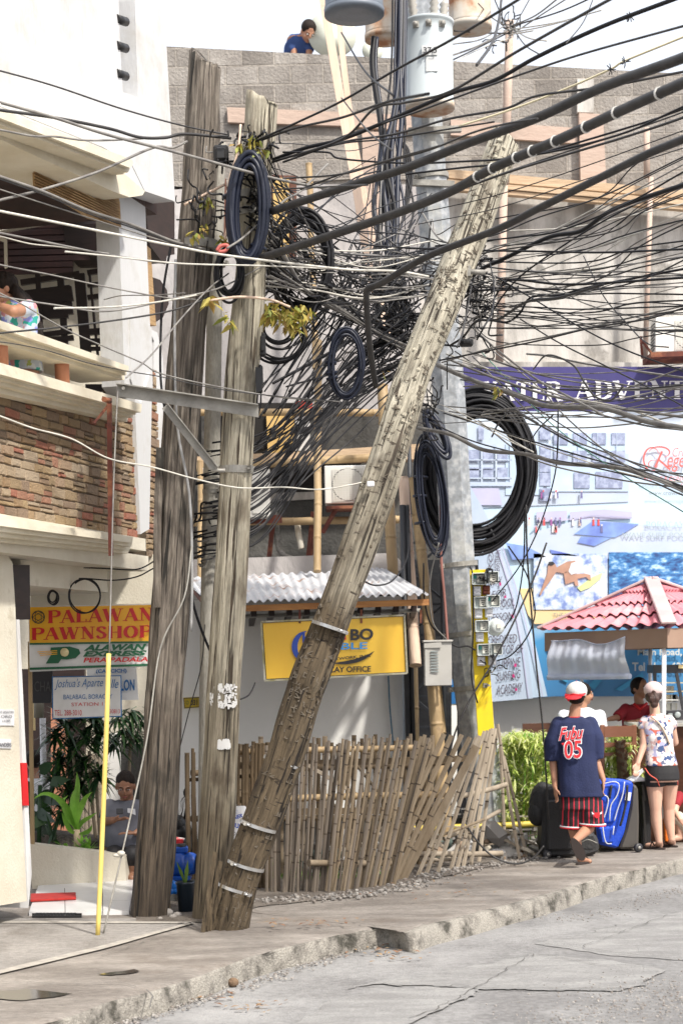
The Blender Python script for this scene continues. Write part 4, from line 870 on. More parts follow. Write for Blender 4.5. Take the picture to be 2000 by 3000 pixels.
TX('lettering', 'egency', 1953, 1340, 2060, 1382, at(19.15), CR, BD, shear=.3); TX('lettering', 'Crown', 1968, 1312, 2040, 1338, at(19.15), CR, BD, shear=.3, bold=-.01)
TX('lettering', 'RESORT & CONVENTION', 1885, 1396, 2060, 1408, at(19.15), CR, BD); TX('lettering', 'CENTER', 1960, 1417, 2030, 1427, at(19.15), CR, BD); TX('lettering', 'www.crownregency', 1899, 1442, 2040, 1454, at(19.15), DT, BD)
# white leaning surfboard shaped panel with the academy text
pic('printed_board_stripes', PBL, [[(1440,1620),(1478,1620),(1530,1760),(1570,1900),(1602,2040),(1560,2044),(1530,1900),(1490,1760)]], 19.17)
pic('printed_white_board', PWP, [[(1340,1420),(1372,1416),(1420,1500),(1470,1610),(1510,1740),(1545,1900),(1560,2046),(1440,2056),(1370,2058)]], 19.155)
pic('printed_stripe_line', LAV, [[(1440,1560),(1443,1560),(1500,1740),(1530,1900),(1548,2044),(1545,2044),(1527,1900),(1497,1742)], [(1450,1540),(1453,1540),(1515,1730),(1560,1900),(1590,2040),(1587,2040),(1557,1900),(1512,1732)]], 19.145)
WT = pm('print_dark_text', (.10,.08,.11), rough=.5); wf = at(19.14)
for s, x0, x1, y0, h in [('HOW',1428,1468,1688,22),('FOR',1440,1482,1724,22),('A POOL',1440,1506,1752,24),('LESSON',1430,1500,1792,24),('ACCREDITED',1400,1512,1858,26),('INSTRUCTOR OF',1400,1530,1888,26),('PHILIPPINE',1430,1522,1926,28),('SURFING',1454,1522,1962,26),('ACADEMY',1453,1528,2000,28)]:
    TX('lettering', s, x0, y0+8, x1, y0+h+8, wf, WT, BD, sl=-9, lean=2)
for s, x0, y0, x1, y1 in [('RO', 1428, 1616, 1442, 1672), ('REGISTER IN', 1447, 1612, 1462, 1680)]:
    lettering('lettering', s, P(x0,y1,19.14), P(x0+3,y0,19.14), P(x1,y1,19.14), WT, BD)
PKT = pm('print_magenta', (.55,.03,.2), rough=.5)
pic('printed_pink_marks', PKT, [R4(1462,1706,1467,1716), R4(1476,1745,1482,1752), R4(1497,1800,1504,1810), R4(1505,1944,1512,1954), R4(1500,1975,1506,1985), R4(1508,2016,1514,2024)], 19.13)
MB_ = pm('print_cyan_letters', (.58,.62,.62), rough=.5)
TX('lettering', 'Main Road, Boracay', 1866, 1900, 2100, 1926, at(19.16), MB_, BD, bold=.03); TX('lettering', 'Tel No. : 633 288', 1850, 1940, 2060, 1966, at(19.16), MB_, BD, bold=.03)
pic('printed_blue_streaks', pm('print_streak_blue', (.05,.32,.58), rough=.5), [[(1640,1990),(1700,1900),(1705,1905),(1660,2000)], [(1720,2010),(1800,1930),(1806,1940),(1740,2020)], [(1600,1900),(1640,1860),(1640,1870),(1610,1920)], [(1800,2020),(1880,1970),(1885,1980),(1820,2025)]], 19.18)
# low white wall under the billboard
mb = sl1([(1330,2030),(2160,2000),(2160,2420),(1330,2440)], 19.4, .2); tag(mb.build('white_wall', OFW), 'low white wall below the blue billboard', 'wall')
WL2 = sl1([(1322,2030),(1338,2030),(1338,2440),(1322,2440)], 17.4, .05); o = tag(WL2.build('white_board_strip', OFW), 'narrow white board strip with blue top left of the concrete pole', 'board')
o = sl1([(1322,1990),(1338,1990),(1338,2062),(1322,2062)], 17.39, .06).build('blue_top', BT, o)
# ---------------- utility poles ----------------
PA_ = polemat('dark_weathered_timber', (.31,.272,.225), (.155,.13,.107), (.02,.018,.015), foot=1.5)
PC_ = polemat('pale_weathered_timber', (.57,.52,.41), (.38,.345,.265), (.06,.045,.03), foot=1.8)
PD_ = polemat('hacked_timber', (.65,.605,.49), (.44,.405,.32), (.06,.048,.036), notch=1, foot=3.2, footc=(.22,.175,.13))
CONCP = pm('pole_concrete', (.40,.38,.33), (.30,.285,.25), sc=6, st=(1,1,.3), rough=.9, bump=.5, bsc=30, spk=.3)
GALV = pm('galvanised_steel', (.43,.44,.45), (.28,.30,.32), sc=14, c3=(.22,.23,.24), lo=.35, hi=.65, rough=.55, metal=.25, dirt=(.50,.49,.44), dsc=1.5)
STEELG = pm('grey_steel', (.34,.33,.30), (.22,.21,.19), sc=9, rough=.6, metal=.3, bump=.2)
BAND = pm('steel_band', (.62,.62,.62), (.45,.45,.44), sc=12, rough=.35, metal=.8)
WPAINT = pm('flaked_white_paint', (.70,.70,.69), rough=.8)
def pole_shaft(name, pts, rads, mat, parent, n=36, rough_=.012, flute=.0, oct_=False, seg=6, cut=None):
    """shaft along pts; ring radius disturbed so that the outline is uneven; local z runs along the pole"""
    base = V(pts[0]); top = V(pts[-1]); q = (top-base).normalized().to_track_quat('Z', 'Y').to_matrix().to_4x4(); mw = M.Translation(base) @ q; iv = mw.inverted()
    sp = spline(pts, seg*3); L_ = len(sp); mb = MB(); vs = []; fs = []
    def rad(t): x = t*(len(rads)-1); i = min(int(x), len(rads)-2); return rads[i]+(rads[i+1]-rads[i])*(x-i)
    for i, p in enumerate(sp):
        t = i/(L_-1); c = iv @ p; r = rad(t)
        for k in range(n):
            a = 2*pi*k/n
            if oct_: rr = r*cos(pi/8)/cos(((a+pi/8) % (pi/4))-pi/8)
            else: rr = r+rough_*(fbm(cos(a)*3+7, sin(a)*3, 1)*.6+mnoise.noise(V((cos(a)*6, sin(a)*6, c.z*.7)))*.8+mnoise.noise(V((cos(a)*2, sin(a)*2, c.z*3)))*.5)-flute*max(0, mnoise.noise(V((cos(a)*9, sin(a)*9, c.z*.25)))-.25)
            z = c.z
            if cut and i == L_-1: z += cut*cos(a-1.2)+.03*mnoise.noise(V((cos(a)*4, sin(a)*4, 1)))
            vs.append((c.x+cos(a)*rr, c.y+sin(a)*rr, z))
    for i in range(L_-1):
        for k in range(n): k2 = (k+1) % n; fs.append((i*n+k, i*n+k2, (i+1)*n+k2, (i+1)*n+k))
    fs.append(tuple((L_-1)*n+k for k in range(n)))
    mb.add(vs, fs, not oct_); o = mb.build(name, mat, parent, mw=mw, recalc=False); return o
def band(name, c, ax, r, h, mat, parent, t=.006, lug=True, lugdir=None):
    c, ax = V(c), V(ax).normalized(); mb = MB(); mb.lathe(c-ax*h/2, ax, [(0, r), (0, r+t), (h, r+t), (h, r)], 28, sm=False)
    if lug:
        d = V(lugdir or (.8, -.6, 0)); d = (d-ax*d.dot(ax)).normalized(); mb.bar(c+d*(r+.0), c+d*(r+.05), .02, h*.9, up=ax); e = ax.cross(d)
        mb.tube([c+d*(r+.03)-e*.03, c+d*(r+.03)+e*.03], .008, 6)
    return mb.build(name, mat, parent)
YA, YB, YC = 12.5, 12.95, 12.3
PA = thing('utility_pole', G(437,2680), 'dark weathered timber pole with a jagged top nearest the white building', 'utility pole')
pole_shaft('shaft', [P(440,2690,YA), P(470,2300,YA), P(488,1950,YA), P(515,1500,YA), P(550,1000,YA), P(575,700,YA), P(592,400,YA), P(603,182,YA)], [.140,.138,.136,.130,.125,.122,.118,.108], PA_, PA, rough_=.022, flute=.09, cut=.09)
mb = MB(); q = spline([P(470,1312,YA-.1), P(462,1550,YA-.12), P(462,1780,YA-.13)], 4)
for i in range(len(q)-1): mb.bar(q[i], q[i+1], .055, .03, up=(0,1,0))
mb.build('side_plank', PA_, PA)
for y, x in [(885, 562), (1700, 500)]: pass
band('clamp', P(583,1440*.5+0,YA), (.02,0,1), .128, .06, STEELG, PA, lugdir=(-.9,-.4,0))
mb = MB(); mb.tube(spline([P(515,760,YA-.16), P(512,1000,YA-.17), P(520,1250,YA-.17), P(555,1450,YA-.16), P(563,1680,YA-.16), P(560,1850,YA-.17)], 6), .010, 8)
mb.build('white_conduit', pm('old_conduit', (.34,.34,.34), (.22,.22,.22), sc=8, rough=.5), PA)
PB = thing('utility_pole', G(608,2660), 'thin round concrete pole between the two upright timber poles', 'utility pole')
pole_shaft('shaft', [P(604,2650,YB), P(612,1800,YB), P(622,1300,YB), P(632,700,YB), P(640,420,YB)], [.068,.064,.060,.056,.054], CONCP, PB, rough_=.004)
for y in (775, 1440, 1504, 1548): band('clamp', P(634-(y-775)*.022,y,YB), (.02,0,1), .06, .03, STEELG, PB)
PCo = thing('utility_pole', G(612,2690), 'pale upright timber pole carrying the steel cross arm and a cable coil', 'utility pole')
pole_shaft('shaft', [P(613,2698,YC), P(640,2350,YC), P(660,1950,YC), P(684,1550,YC), P(702,1200,YC), P(722,960,YC), P(735,800,YC), P(748,560,YC), P(768,290,YC)], [.124,.126,.121,.115,.112,.118,.104,.103,.108], PC_, PCo, rough_=.012, flute=.02, cut=.05)
for cx, cy in [(692,1378),(744,575),(744,625)]: band('clamp', P(cx,cy,YC), (.03,0,1), .117 if cy > 1000 else .108, .05, STEELG, PCo, lugdir=(.7,-.7,0))
mb = MB()       # flaked patches of white paint
for cx, cy, n, sx, sy in [(657,2040,150,36,34),(655,2178,150,22,12)]:
    for i in range(n):
        x = cx+random.uniform(-1,1)*sx; y = cy+random.uniform(-1,1)*sy; c = P(cx+4, y, YC); a = (x-cx-4)/50; a = max(-.8, min(.8, a)); rr = .1265
        w_, h_ = random.uniform(.003,.009), random.uniform(.003,.014); an = asin(a); nrm = V((sin(an), -cos(an), 0)); t_ = V((cos(an), sin(an), 0)); p = c+nrm*rr
        mb.obb(p-t_*w_-V((0,0,h_)), t_*2*w_, V((0,0,2*h_)), nrm*.003)
mb.build('paint_patch', WPAINT, PCo)['kind'] = 'stuff'
# cross arm: an L-section with a diagonal brace
CA = thing('cross_arm', P(345,1135,12.1), 'galvanised steel cross arm with a diagonal brace bolted to the pale pole', 'cross arm')
a, b = P(343,1128,12.05), P(757,1190,12.14); mb = MB(); d = b-a
mb.obb(a, d, V((0,0,-.075)), V((0,.008,0))); mb.obb(a, d, V((0,-.06,0)), V((0,0,.008))); mb.tube([P(362,1137,12.06), P(362,1137,11.98)], .012, 8); mb.build('arm', STEELG, CA)
mb = MB(); a, b = P(493,1182,12.04), P(640,1368,12.1); d = b-a; s = V((0,1,0)).cross(d).normalized()*.055; mb.obb(a, d, s, V((0,.006,0))); mb.obb(a, d, V((0,-.04,0)), s.normalized()*.006); mb.build('brace', STEELG, CA)
mb = MB(); mb.tube([P(620,1378,12.1), P(660,1378,12.1)], .012, 8); mb.build('bolt', STEELG, CA)
mb = MB(); slab(mb, [(748,1075),(768,1078),(768,1145),(750,1150)], at(12.15), .08); mb.build('insulator_rack', BLACKP, CA)
# leaning pole
Dp = [P(668,2735,11.8), P(702,2585,11.8), P(830,2230,11.85), P(884,2050,11.9), P(905,1985,11.9), P(979,1800,12.0), P(1085,1500,12.1), P(1163,1250,12.2), P(1209,1100,12.3), P(1291,900,12.4), P(1330,800,12.5), P(1410,600,12.6), P(1480,410,12.7)]
PDo = thing('utility_pole', G(668,2725), 'thick leaning timber pole covered in hack marks and steel bands', 'utility pole')
pole_shaft('shaft', Dp, [.135,.128,.125,.124,.128,.122,.122,.118,.116,.118,.114,.112,.105], PD_, PDo, rough_=.018, flute=.05, cut=.05, n=40)
dax = lambda i: (Dp[i+1]-Dp[i]).normalized()
for x, y, r, ax in [(692,2603,.130,(.33,0,1)),(720,2535,.130,(.33,0,1)),(757,2420,.130,(.36,0,1)),(825,2232,.128,(.35,0,1)),(967,1838,.127,(.36,0,1))]:
    band('steel_band', P(x,y,11.8 if y > 2300 else 11.9), (ax[0],-.0,1), r, .022, BAND, PDo, t=.004, lugdir=(-.5 if y > 2300 and y < 2560 else .6,-.8,0), lug=True)
# cut notches and flaked slivers (real chips along the hacked side)
mb = MB(); CH_ = pm('chip_dark', (.16,.135,.105), rough=1)
q = spline(Dp, 12)
md = MB()
for i in range(520):
    k = int(len(q)*random.uniform(.02, .98)); k = min(k, len(q)-2); ax = (q[k+1]-q[k]).normalized(); an = random.choice([random.gauss(-.55, .3), random.gauss(.75, .12), random.uniform(-1.2, 1.2)]) if k > len(q)*.35 else random.uniform(-1.3, 1.3)
    e1 = V((0,-1,0)); e1 = (e1-ax*e1.dot(ax)).normalized(); e2 = ax.cross(e1); 
    if e2.x < 0: e2 = -e2
    nr_ = e1*cos(an)+e2*sin(an); t_ = ax.cross(nr_); w_ = random.uniform(.008,.026); rr = .118-.010*k/len(q)
    p = q[k]+nr_*(rr+.0)
    if i % 5: w_ *= .8; md.bar(p+nr_*.009-t_*w_, p+nr_*.009+t_*w_, .005*random.uniform(.5,1.3), .004, up=nr_); md.bar(p+nr_*.009+t_*w_*random.choice([-1,1]), p+nr_*.009+t_*w_*random.choice([-1,1])*.9+ax*random.uniform(.01,.035), .005, .005, up=nr_); continue
    mb.add([p-t_*w_-ax*.004, p+t_*w_-ax*.003, p+t_*w_*.8+ax*.006+nr_*.007, p-t_*w_*.9+ax*.005+nr_*.008, p-t_*w_*.8+ax*.03, p+t_*w_*.8+ax*.03], [(0,1,2,3),(3,2,5,4),(0,3,4),(1,5,2)])
mb.build('bark_chips', PD_, PDo)['kind'] = 'stuff'; md.build('hack_marks', CH_, PDo)['kind'] = 'stuff'
mb = MB()
for i in range(5): a = G(596+i*9, 2728-i*2)+V((0,-.05,0)); mb.bar(a, a+V((.10+i*.015,.05,.55-i*.07)), .03, .018, up=(0,1,0))
mb.build('split_slivers', PD_, PDo)
mb = MB(); c = P(1085,1418,11.95); mb.box(c, (.05,.04,.035)); mb.build('white_bracket', PWH, PDo, bevel=.006)
mb = MB(); c = P(1362,795,12.45); mb.box(c, (.07,.05,.07)); mb.tube([c, c+V((.14,0,-.01))], .018, 8); mb.build('pipe_bracket', STEELG, PDo)
# octagonal pole
YE = 16.5
Ep = [P(1432,2500,YE), P(1398,2150,YE), P(1352,1800,YE), P(1332,1500,YE), P(1313,1150,YE), P(1283,800,YE), P(1256,450,YE), P(1234,100,YE), P(1226,-220,YE)]
PE = thing('utility_pole', G(1432,2490), 'grey octagonal steel pole with transformers and yellow meter board', 'utility pole')
pole_shaft('shaft', Ep, [.188,.180,.170,.165,.160,.155,.150,.145,.14], GALV, PE, n=16, oct_=True)
for x, y, r in [(1352,1858,.172),(1370,2015,.178),(1343,1655,.168),(1262,520,.152),(1250,320,.15)]: band('clamp', P(x,y,YE), (-.09,0,1), r*1.03, .045, STEELG, PE, lugdir=(-.8,-.55,0))
mb = MB(); mb.tube(spline([P(1290,1480,16.2), P(1292,1640,16.2), P(1302,1760,16.2), P(1310,1870,16.15), P(1318,1985,16.1), P(1316,1997,16.1), P(1304,1999,16.05)], 6), .013, 8); mb.build('brown_conduit', pm('red_brown_conduit', (.26,.11,.09), rough=.5), PE)
mb = MB(); mb.bar(P(1200,535,16.35), P(1330,540,16.35), .06, .05); mb.build('crossbar', STEELG, PE); mb = MB(); mb.bar(P(1195,385,16.35), P(1350,378,16.35), .06,.05); mb.build('crossbar', STEELG, PE)
# transformers
TRG = pm('transformer_grey', (.47,.52,.54), (.42,.47,.49), sc=2, rough=.5, dirt=(.35,.2,.1), dsc=3.5, dlo=.68, dhi=.78); TRD = pm('transformer_dark', (.17,.20,.24), (.12,.14,.17), sc=3, rough=.5); TRR = pm('transformer_rusty', (.52,.48,.42), (.46,.36,.27), sc=3, c3=(.3,.12,.04), lo=.34, hi=.56, rough=.7)
PORC = pm('porcelain', (.42,.40,.36), rough=.3)
def transformer(x, ytop, ybot, wpx, Y, mat, lab, num=None, bottom=None):
    c = P(x, ybot, Y); top = P(x, ytop, Y); r = wpx/2*Y/F; h = top.z-c.z
    t = thing('transformer', c, lab, 'transformer', 'pole mounted transformers')
    mb = MB(); mb.lathe(c, (0,0,1), [(0, r*.98), (.0, r*1.02), (.035, r*1.02), (.04, r), (h*.85, r), (h*.93, r*1.0), (h*.94, r*1.05), (h*.97, r*1.05), (h*.985, r*.9), (h, r*.5), (h*1.005, .02)], 36); mb.build('tank', mat, t)
    mb = MB(); mb.lathe(c+V((0,0,-.03)), (0,0,1), [(0,r*.6),(0,r*1.03),(.045,r*1.04),(.05,r*.9)], 36); mb.build('base_ring', bottom or TRR, t)
    for k, (dx, dy) in enumerate([(-.6,-.3),(.2,-.5),(.6,.2)]):
        mb = MB(); mb.lathe(c+V((dx*r,dy*r,h*.98)), (dx*.2,dy*.2,1), [(i*.022, .045 if i % 2 else .03) for i in range(9)]+[(.2,.012),(.24,.012)], 14); mb.build('bushing', PORC, t)
    for dx in (-.55, -.05, .5):
        mb = MB(); a = asin(dx); p = c+V((sin(a)*r, -cos(a)*r, h*.86)); mb.box(p, (.05,.04,.05)); mb.lathe(p+V((0,-.01,0)), (sin(a),-cos(a),0), [(0,.022),(.03,.022),(.035,.01)], 10); mb.build('terminal', STEELG, t)
    if num:
        mb = MB(); slab(mb, [(x-22,ytop+75),(x+25,ytop+74),(x+25,ytop+103),(x-22,ytop+104)], at(Y-r-.012), .012); pl = mb.build('number_label', pm('label_pale', (.62,.64,.64), rough=.5), t)
        TX('lettering', num, x-18, ytop+80, x+22, ytop+98, at(Y-r-.03), SGK, pl, bold=.03)
        mb = MB(); slab(mb, [(x-10,ytop+108),(x+25,ytop+107),(x+25,ytop+150),(x-10,ytop+151)], at(Y-r-.005), .01); mb.build('paper_label', MATS['label_pale'], t)
    return t
transformer(1257, 58, 312, 134, 16.05, TRG, 'large light grey transformer numbered 37.5 on the octagonal pole', '37.5')
transformer(1037, -215, 34, 160, 15.6, TRD, 'dark blue grey transformer cut off by the top of the photo', bottom=TRD)
transformer(1128, -160, 108, 110, 16.9, TRR, 'rust streaked transformer between the dark and the light grey ones')
transformer(1376, -170, 78, 116, 17.0, TRR, 'rust streaked transformer right of the light grey one')
# meter board
YM = 16.1; YELM = pm('meter_board_yellow', (.80,.60,.01), (.74,.53,.01), sc=5, st=(1,1,.2), rough=.6, dirt=(.45,.33,.05), dsc=5, dlo=.6, dhi=.75)
MBD = tag(sl1([(1376,1670),(1422,1668),(1430,1900),(1452,2210),(1404,2222),(1384,1900)], YM, .05).build('meter_board', YELM), 'long yellow board strapped upright to the octagonal pole behind the electricity meters', 'meter board')
mb = MB(); c = P(1421,2008,YM-.01); mb.box(c, (.04,.02,.04)); mb.tube([c, c+V((.03,-.05,0))], .01, 8); mb.build('bolt', STEELG, MBD)
CLEAR = pm('meter_cover', (.58,.62,.61), (.52,.56,.55), sc=8, rough=.15, spec=.8); METD = pm('meter_dial', (.7,.69,.62), rough=.5); METG = pm('meter_green', (.02,.25,.22), rough=.5); METG2 = pm('meter_inner_grey', (.32,.36,.36), rough=.5)
locs = [(1400,1697,'top left, with a green stripe'),(1437,1693,'top right'),(1406,1766,'second row left'),(1441,1762,'second row right, green at its corner'),(1409,1835,'third row left, beside the round one'),(1415,1904,'lowest row left'),(1448,1902,'lowest row right')]
for i, (x, y, lb) in enumerate(locs):
    c = P(x, y, YM-.02); t = thing('electricity_meter', c, 'square glass electricity meter on the yellow board, '+lb, 'electricity meter', 'electricity meters on the yellow board')
    w, h = .128, .108; mb = MB(); mb.box(c+V((0,-.01,0)), (w, .06, h)); mb.build('back_case', METG2, t, bevel=.006)
    mb = MB(); mb.box(c+V((.018,-.048,0)), (w*.5, .012, h*.62)); mb.build('dial', METD, t, bevel=.002)
    mb = MB()
    for k in range(3): mb.box(c+V((.02,-.056,.02-.018*k)), (.035-.008*k,.004,.007))
    mb.build('register', SGK, t)
    if 'green' in lb or i == 5: mb = MB(); mb.box(c+V((-.036,-.046,.02)), (.03,.012,.03)); mb.build('green_coil', METG, t)
    mb = MB()
    for s_ in ((-1,0),(1,0)): mb.box(c+V((s_[0]*w*.47,-.06,0)), (.008,.06,h*.95))
    for s_ in (-1,1): mb.box(c+V((0,-.06,s_*h*.47)), (w*.9,.06,.008))
    mb.build('cover_rim', CLEAR, t, bevel=.002)
c = P(1452,1838,YM-.05); t = thing('electricity_meter', c, 'round electricity meter with a domed glass on the yellow board', 'electricity meter', 'electricity meters on the yellow board')
mb = MB(); mb.lathe(c+V((-.01,.03,0)), (.25,-1,.05), [(0,.08),(.03,.082),(.035,.072),(.09,.068),(.11,.05),(.115,.01)], 24); mb.build('dome', CLEAR, t); mb = MB(); mb.box(c+V((.02,-.09,.01)), (.04,.012,.04)); mb.build('dial', METD, t)
for i, (x, y, m, lb) in enumerate([(1396,1732,PWH,'white under the top left meter'),(1423,1729,RUSTR,'rusted brown'),(1400,1798,PWH,'white under the second left meter'),(1431,1795,PWH,'white under the second right meter'),(1404,1867,PWH,'white with a red mark'),(1408,1937,PWH,'white at the lower left'),(1440,1935,PWH,'white at the lower right')]):
    c = P(x, y, YM-.02); mb = MB(); mb.box(c+V((0,-.01,0)), (.07,.04,.085)); mb.box(c+V((0,-.035,.012)), (.05,.02,.03)); mb.box(c+V((0,-.035,-.022)), (.055,.02,.02))
    tag(mb.build('breaker_box', m, bevel=.004), 'small breaker box on the yellow board, '+lb, 'breaker box', 'breaker boxes on the yellow board')
BX = thing('service_box', P(1283,1995,15.9), 'grey steel service box with louvres strapped to the octagonal pole', 'electrical box')
a, b = P(1244,2010,15.85), P(1322,1880,15.85); BXM = pm('box_grey', (.46,.45,.43), (.40,.39,.36), sc=3, rough=.5, dirt=(.3,.16,.08), dsc=6, dlo=.68, dhi=.78)
mb = MB(); mb.obb(a, V((b.x-a.x,.02,0)), V((0,.2,0)), V((0,0,b.z-a.z))); mb.build('case', BXM, BX, bevel=.006)
mb = MB(); mb.obb(V((a.x-.012,a.y-.02,b.z)), V((b.x-a.x+.024,.02,0)), V((0,.24,0)), V((0,0,.018))); mb.obb(V((a.x-.005,a.y-.008,b.z-.055)), V((.16,0,0)), V((0,.01,0)), V((0,0,.05))); mb.build('lid', BXM, BX, bevel=.003)
mb = MB()
for k in range(8): mb.obb(V((a.x+.055,a.y-.01,b.z-.09-.026*k)), V((.07,0,0)), V((0,.01,-.004)), V((0,0,.010)))
mb.build('louvres', METG2, BX)
# ---------------- wires ----------------
WBLK = pm('cable_black', (.014,.014,.017), (.009,.009,.011), sc=9, rough=.55, spec=.3); WNAVY = pm('cable_blue_black', (.012,.016,.032), rough=.42, spec=.4); WGRY = pm('cable_weathered_grey', (.24,.23,.21), (.14,.13,.125), sc=12, rough=.55); WDG = pm('cable_dark_grey', (.05,.048,.048), (.03,.029,.03), sc=12, rough=.55, spec=.35); WPALE = pm('cable_pale', (.58,.56,.50), (.45,.43,.38), sc=12, rough=.55); WYEL = pm('cable_cream', (.72,.64,.42), rough=.5); WGRN = pm('cable_green', (.1,.25,.2), rough=.5)
GRP = {'L': ('overhead wires crossing in front of the white building', 'overhead wire running from the timber poles across the white building'),
       'U': ('wires climbing to the upper right', 'overhead wire climbing towards the upper right corner above the leaning pole'),
       'R': ('wires leaving the octagonal pole to the right', 'overhead wire spreading right from the leaning pole across the stained wall'),
       'G': ('wires sagging over the purple banner and billboard', 'weathered wire sagging to the right over the banner and billboard'),
       'F': ('sagging fan of black wires', 'thin black wire in the dense fan between the pale pole and leaning pole'),
       'V': ('upright cables beside the octagonal pole', 'thick dark cable running upright along the left of the octagonal pole'),
       'A': ('wires radiating from the roof mast', 'thin wire radiating from the tangle on top of the rooftop mast'),
       'H': ('loose hanging cables', None)}
def wire(pts, rpx, Y0, Y1, mat, g, lab=None, sag=0, name='overhead_wire', k=8, world=False):
    pts = list(pts)
    for i0, i1, cnd in ((-1, -2, 1990 <= pts[-1][0] <= 2150), (0, 1, -200 <= pts[0][0] <= 0)):
        if cnd and len(pts[0]) < 3:      # let the wire run on past the edge of the photograph
            a, b = pts[i0], pts[i1]; k_ = 420/max(40, abs(a[0]-b[0])); e = (a[0]+(a[0]-b[0])*k_, a[1]+(a[1]-b[1])*k_); pts = pts+[e] if i0 else [e]+pts
    n = len(pts); ps = []
    xs = [0]
    for i in range(1, n): xs.append(xs[-1]+hypot(pts[i][0]-pts[i-1][0], pts[i][1]-pts[i-1][1]))
    for i, p in enumerate(pts): Y = (Y0+(Y1-Y0)*xs[i]/xs[-1]) if len(p) < 3 else p[2]; ps.append(P(p[0], p[1], Y))
    r = rpx*(.8 if rpx < 6 else .95)*(Y0+Y1)/2/F; mb = MB(); mb.tube(spline(ps, k), r, 7 if rpx > 5 else 5)
    grp, lb = GRP[g]
    return tag(mb.build(name, mat, recalc=False), lab or lb, 'wire', grp)
z1 = lambda *a: [(x/1.568, y/1.568) for x, y in a]
z2 = lambda *a: [(1000+x/1.568, y/1.568) for x, y in a]
z3 = lambda *a: [(x/1.568, 750+y/1.568) for x, y in a]
z4 = lambda *a: [(1000+x/1.568, 750+y/1.568) for x, y in a]
# left side
for pts, r, m, lab in [
 (z1((-120,295),(0,325),(250,395),(560,500),(830,575),(1050,620)), 3.2, WDG, 'thin dark wire, the highest one crossing the blank white wall'),
 (z1((-120,440),(0,470),(250,540),(500,620),(850,710),(1240,815),(1520,870)), 5.2, WGRY, 'thick smooth grey cable sloping past both timber pole tops in front of the coil'),
 (z1((-120,480),(0,505),(250,540),(500,590),(640,630),(760,632),(850,615),(1060,635)), 5.5, WDG, 'thick dark grey cable meeting the dark timber pole under the eave'),
 (z1((-120,585),(0,597),(150,625),(260,628),(400,645),(600,640),(850,622)), 3.8, WGRY, 'twisted pair of grey wires along the cream eave'),
 (z1((-120,960),(0,920),(200,870),(450,790),(700,680),(790,680),(860,650)), 5, WGRY, 'grey cable rising from the left edge across the woven blind'),
 (z1((-120,765),(0,810),(200,880),(400,965),(600,1030),(800,1110),(960,1150)), 5.5, WGRY, 'heavy grey cable falling across the woven blind and pillar top'),
 (z1((-120,775),(0,822),(200,893),(400,978),(600,1043),(800,1118),(960,1156)), 3, WDG, 'dark wire strapped under the heavy grey cable at the blind'),
 (z1((-120,830),(0,870),(250,950),(500,1030),(760,1110),(900,1140)), 2.5, WGRY, None),
 (z1((-120,945),(0,970),(250,1020),(500,1070),(800,1130),(1050,1175))+z4((0,60),(250,70),(400,95)), 4.5, WPALE, 'pale cable crossing the pillar and both poles below the big coil'),
 (z1((-120,1040),(0,1070),(200,1110),(500,1170),(760,1210)), 4, WGRY, None), (z1((-120,1060),(0,1085),(140,1120),(280,1135),(500,1165)), 2.5, WPALE, None),
 (z3((-120,5),(0,40),(250,90),(480,140),(750,190),(900,200)), 2.8, WGRY, None),
 (z3((300,-20),(500,0),(830,35),(1200,45),(1560,60)), 3, WPALE, 'thin pale wire level with the foot of the big coil'),
 (z3((-120,160),(0,185),(150,210),(300,232),(450,255),(600,240),(800,195),(1000,150),(1200,50)), 3.2, WGRY, 'wire dipping in front of the pillar with a pale splice'),
 (z3((250,240),(500,235),(700,215),(900,180),(1020,140)), 3.2, WPALE, 'pale spliced wire end in front of the dark lattice'),
 (z3((-120,372),(0,355),(250,330),(500,300),(750,260),(900,215),(950,190)), 3.6, WDG, 'dark wire rising over the balcony rail to the leaf clump'),
 (z3((-60,130),(0,170),(100,220),(300,335),(500,425),(650,490),(740,540),(1000,600),(1300,650),(1568,670)), 2.6, WGRY, 'long thin wire falling past the balcony rail and over the cross arm'),
 (z3((-120,400),(0,395),(200,430),(400,490),(590,530),(740,555),(1060,620),(1568,672)), 2.0, WDG, None),
 (z3((-60,720),(0,735),(150,790),(330,840),(500,930),(700,970),(900,1025),(1100,1065),(1300,1062),(1500,1070),(1800,1010)), 2.8, WPALE, 'pale wire across the stone veneer, passing under the cross arm brace'),
 (z3((580,560),(700,450),(830,290),(960,150),(1050,80)), 3, WGRY, 'short grey guy rising from the cornice corner to the pale pole'),
 (z3((850,170),(700,180),(560,182),(480,200)), 2, WGRY, None)]:
    wire(pts, r, 10.2, 12.2, m, 'L', lab)
# thick cables
T = [(z1((1250,970))+z2((0,865),(300,770),(600,650),(900,540),(1200,400),(1568,265),(1900,130)), 13.5, WDG, 11.95, 8.0, 'heaviest black cable, the upper of two sweeping from the coil to the upper right'),
 (z1((1200,1185))+z2((0,1065),(250,980),(500,880),(700,770),(1000,640),(1300,500),(1568,380),(1900,230)), 14, WDG, 11.9, 7.8, 'heavy grey cable with white ties, just below the heaviest one'),
 ([(1100,1130),(1085,1030),(1076,930),(1073,870),(1078,846),(1120,828)]+z2((400,1176),(700,1060),(900,960),(1200,810),(1400,710),(1568,640),(1900,500)), 11, WDG, 12.3, 8.2, 'heavy black cable that bends sharply down left of the leaning pole')]
for pts, r, m, a, b, lab in T: wire(pts, r, a, b, m, 'U', lab, k=10)
q = spline([P(*p) for p in [(1200+i*0, 0, 9) for i in range(2)]], 2)
TIE = pm('white_cable_tie', (.75,.74,.7), rough=.5)
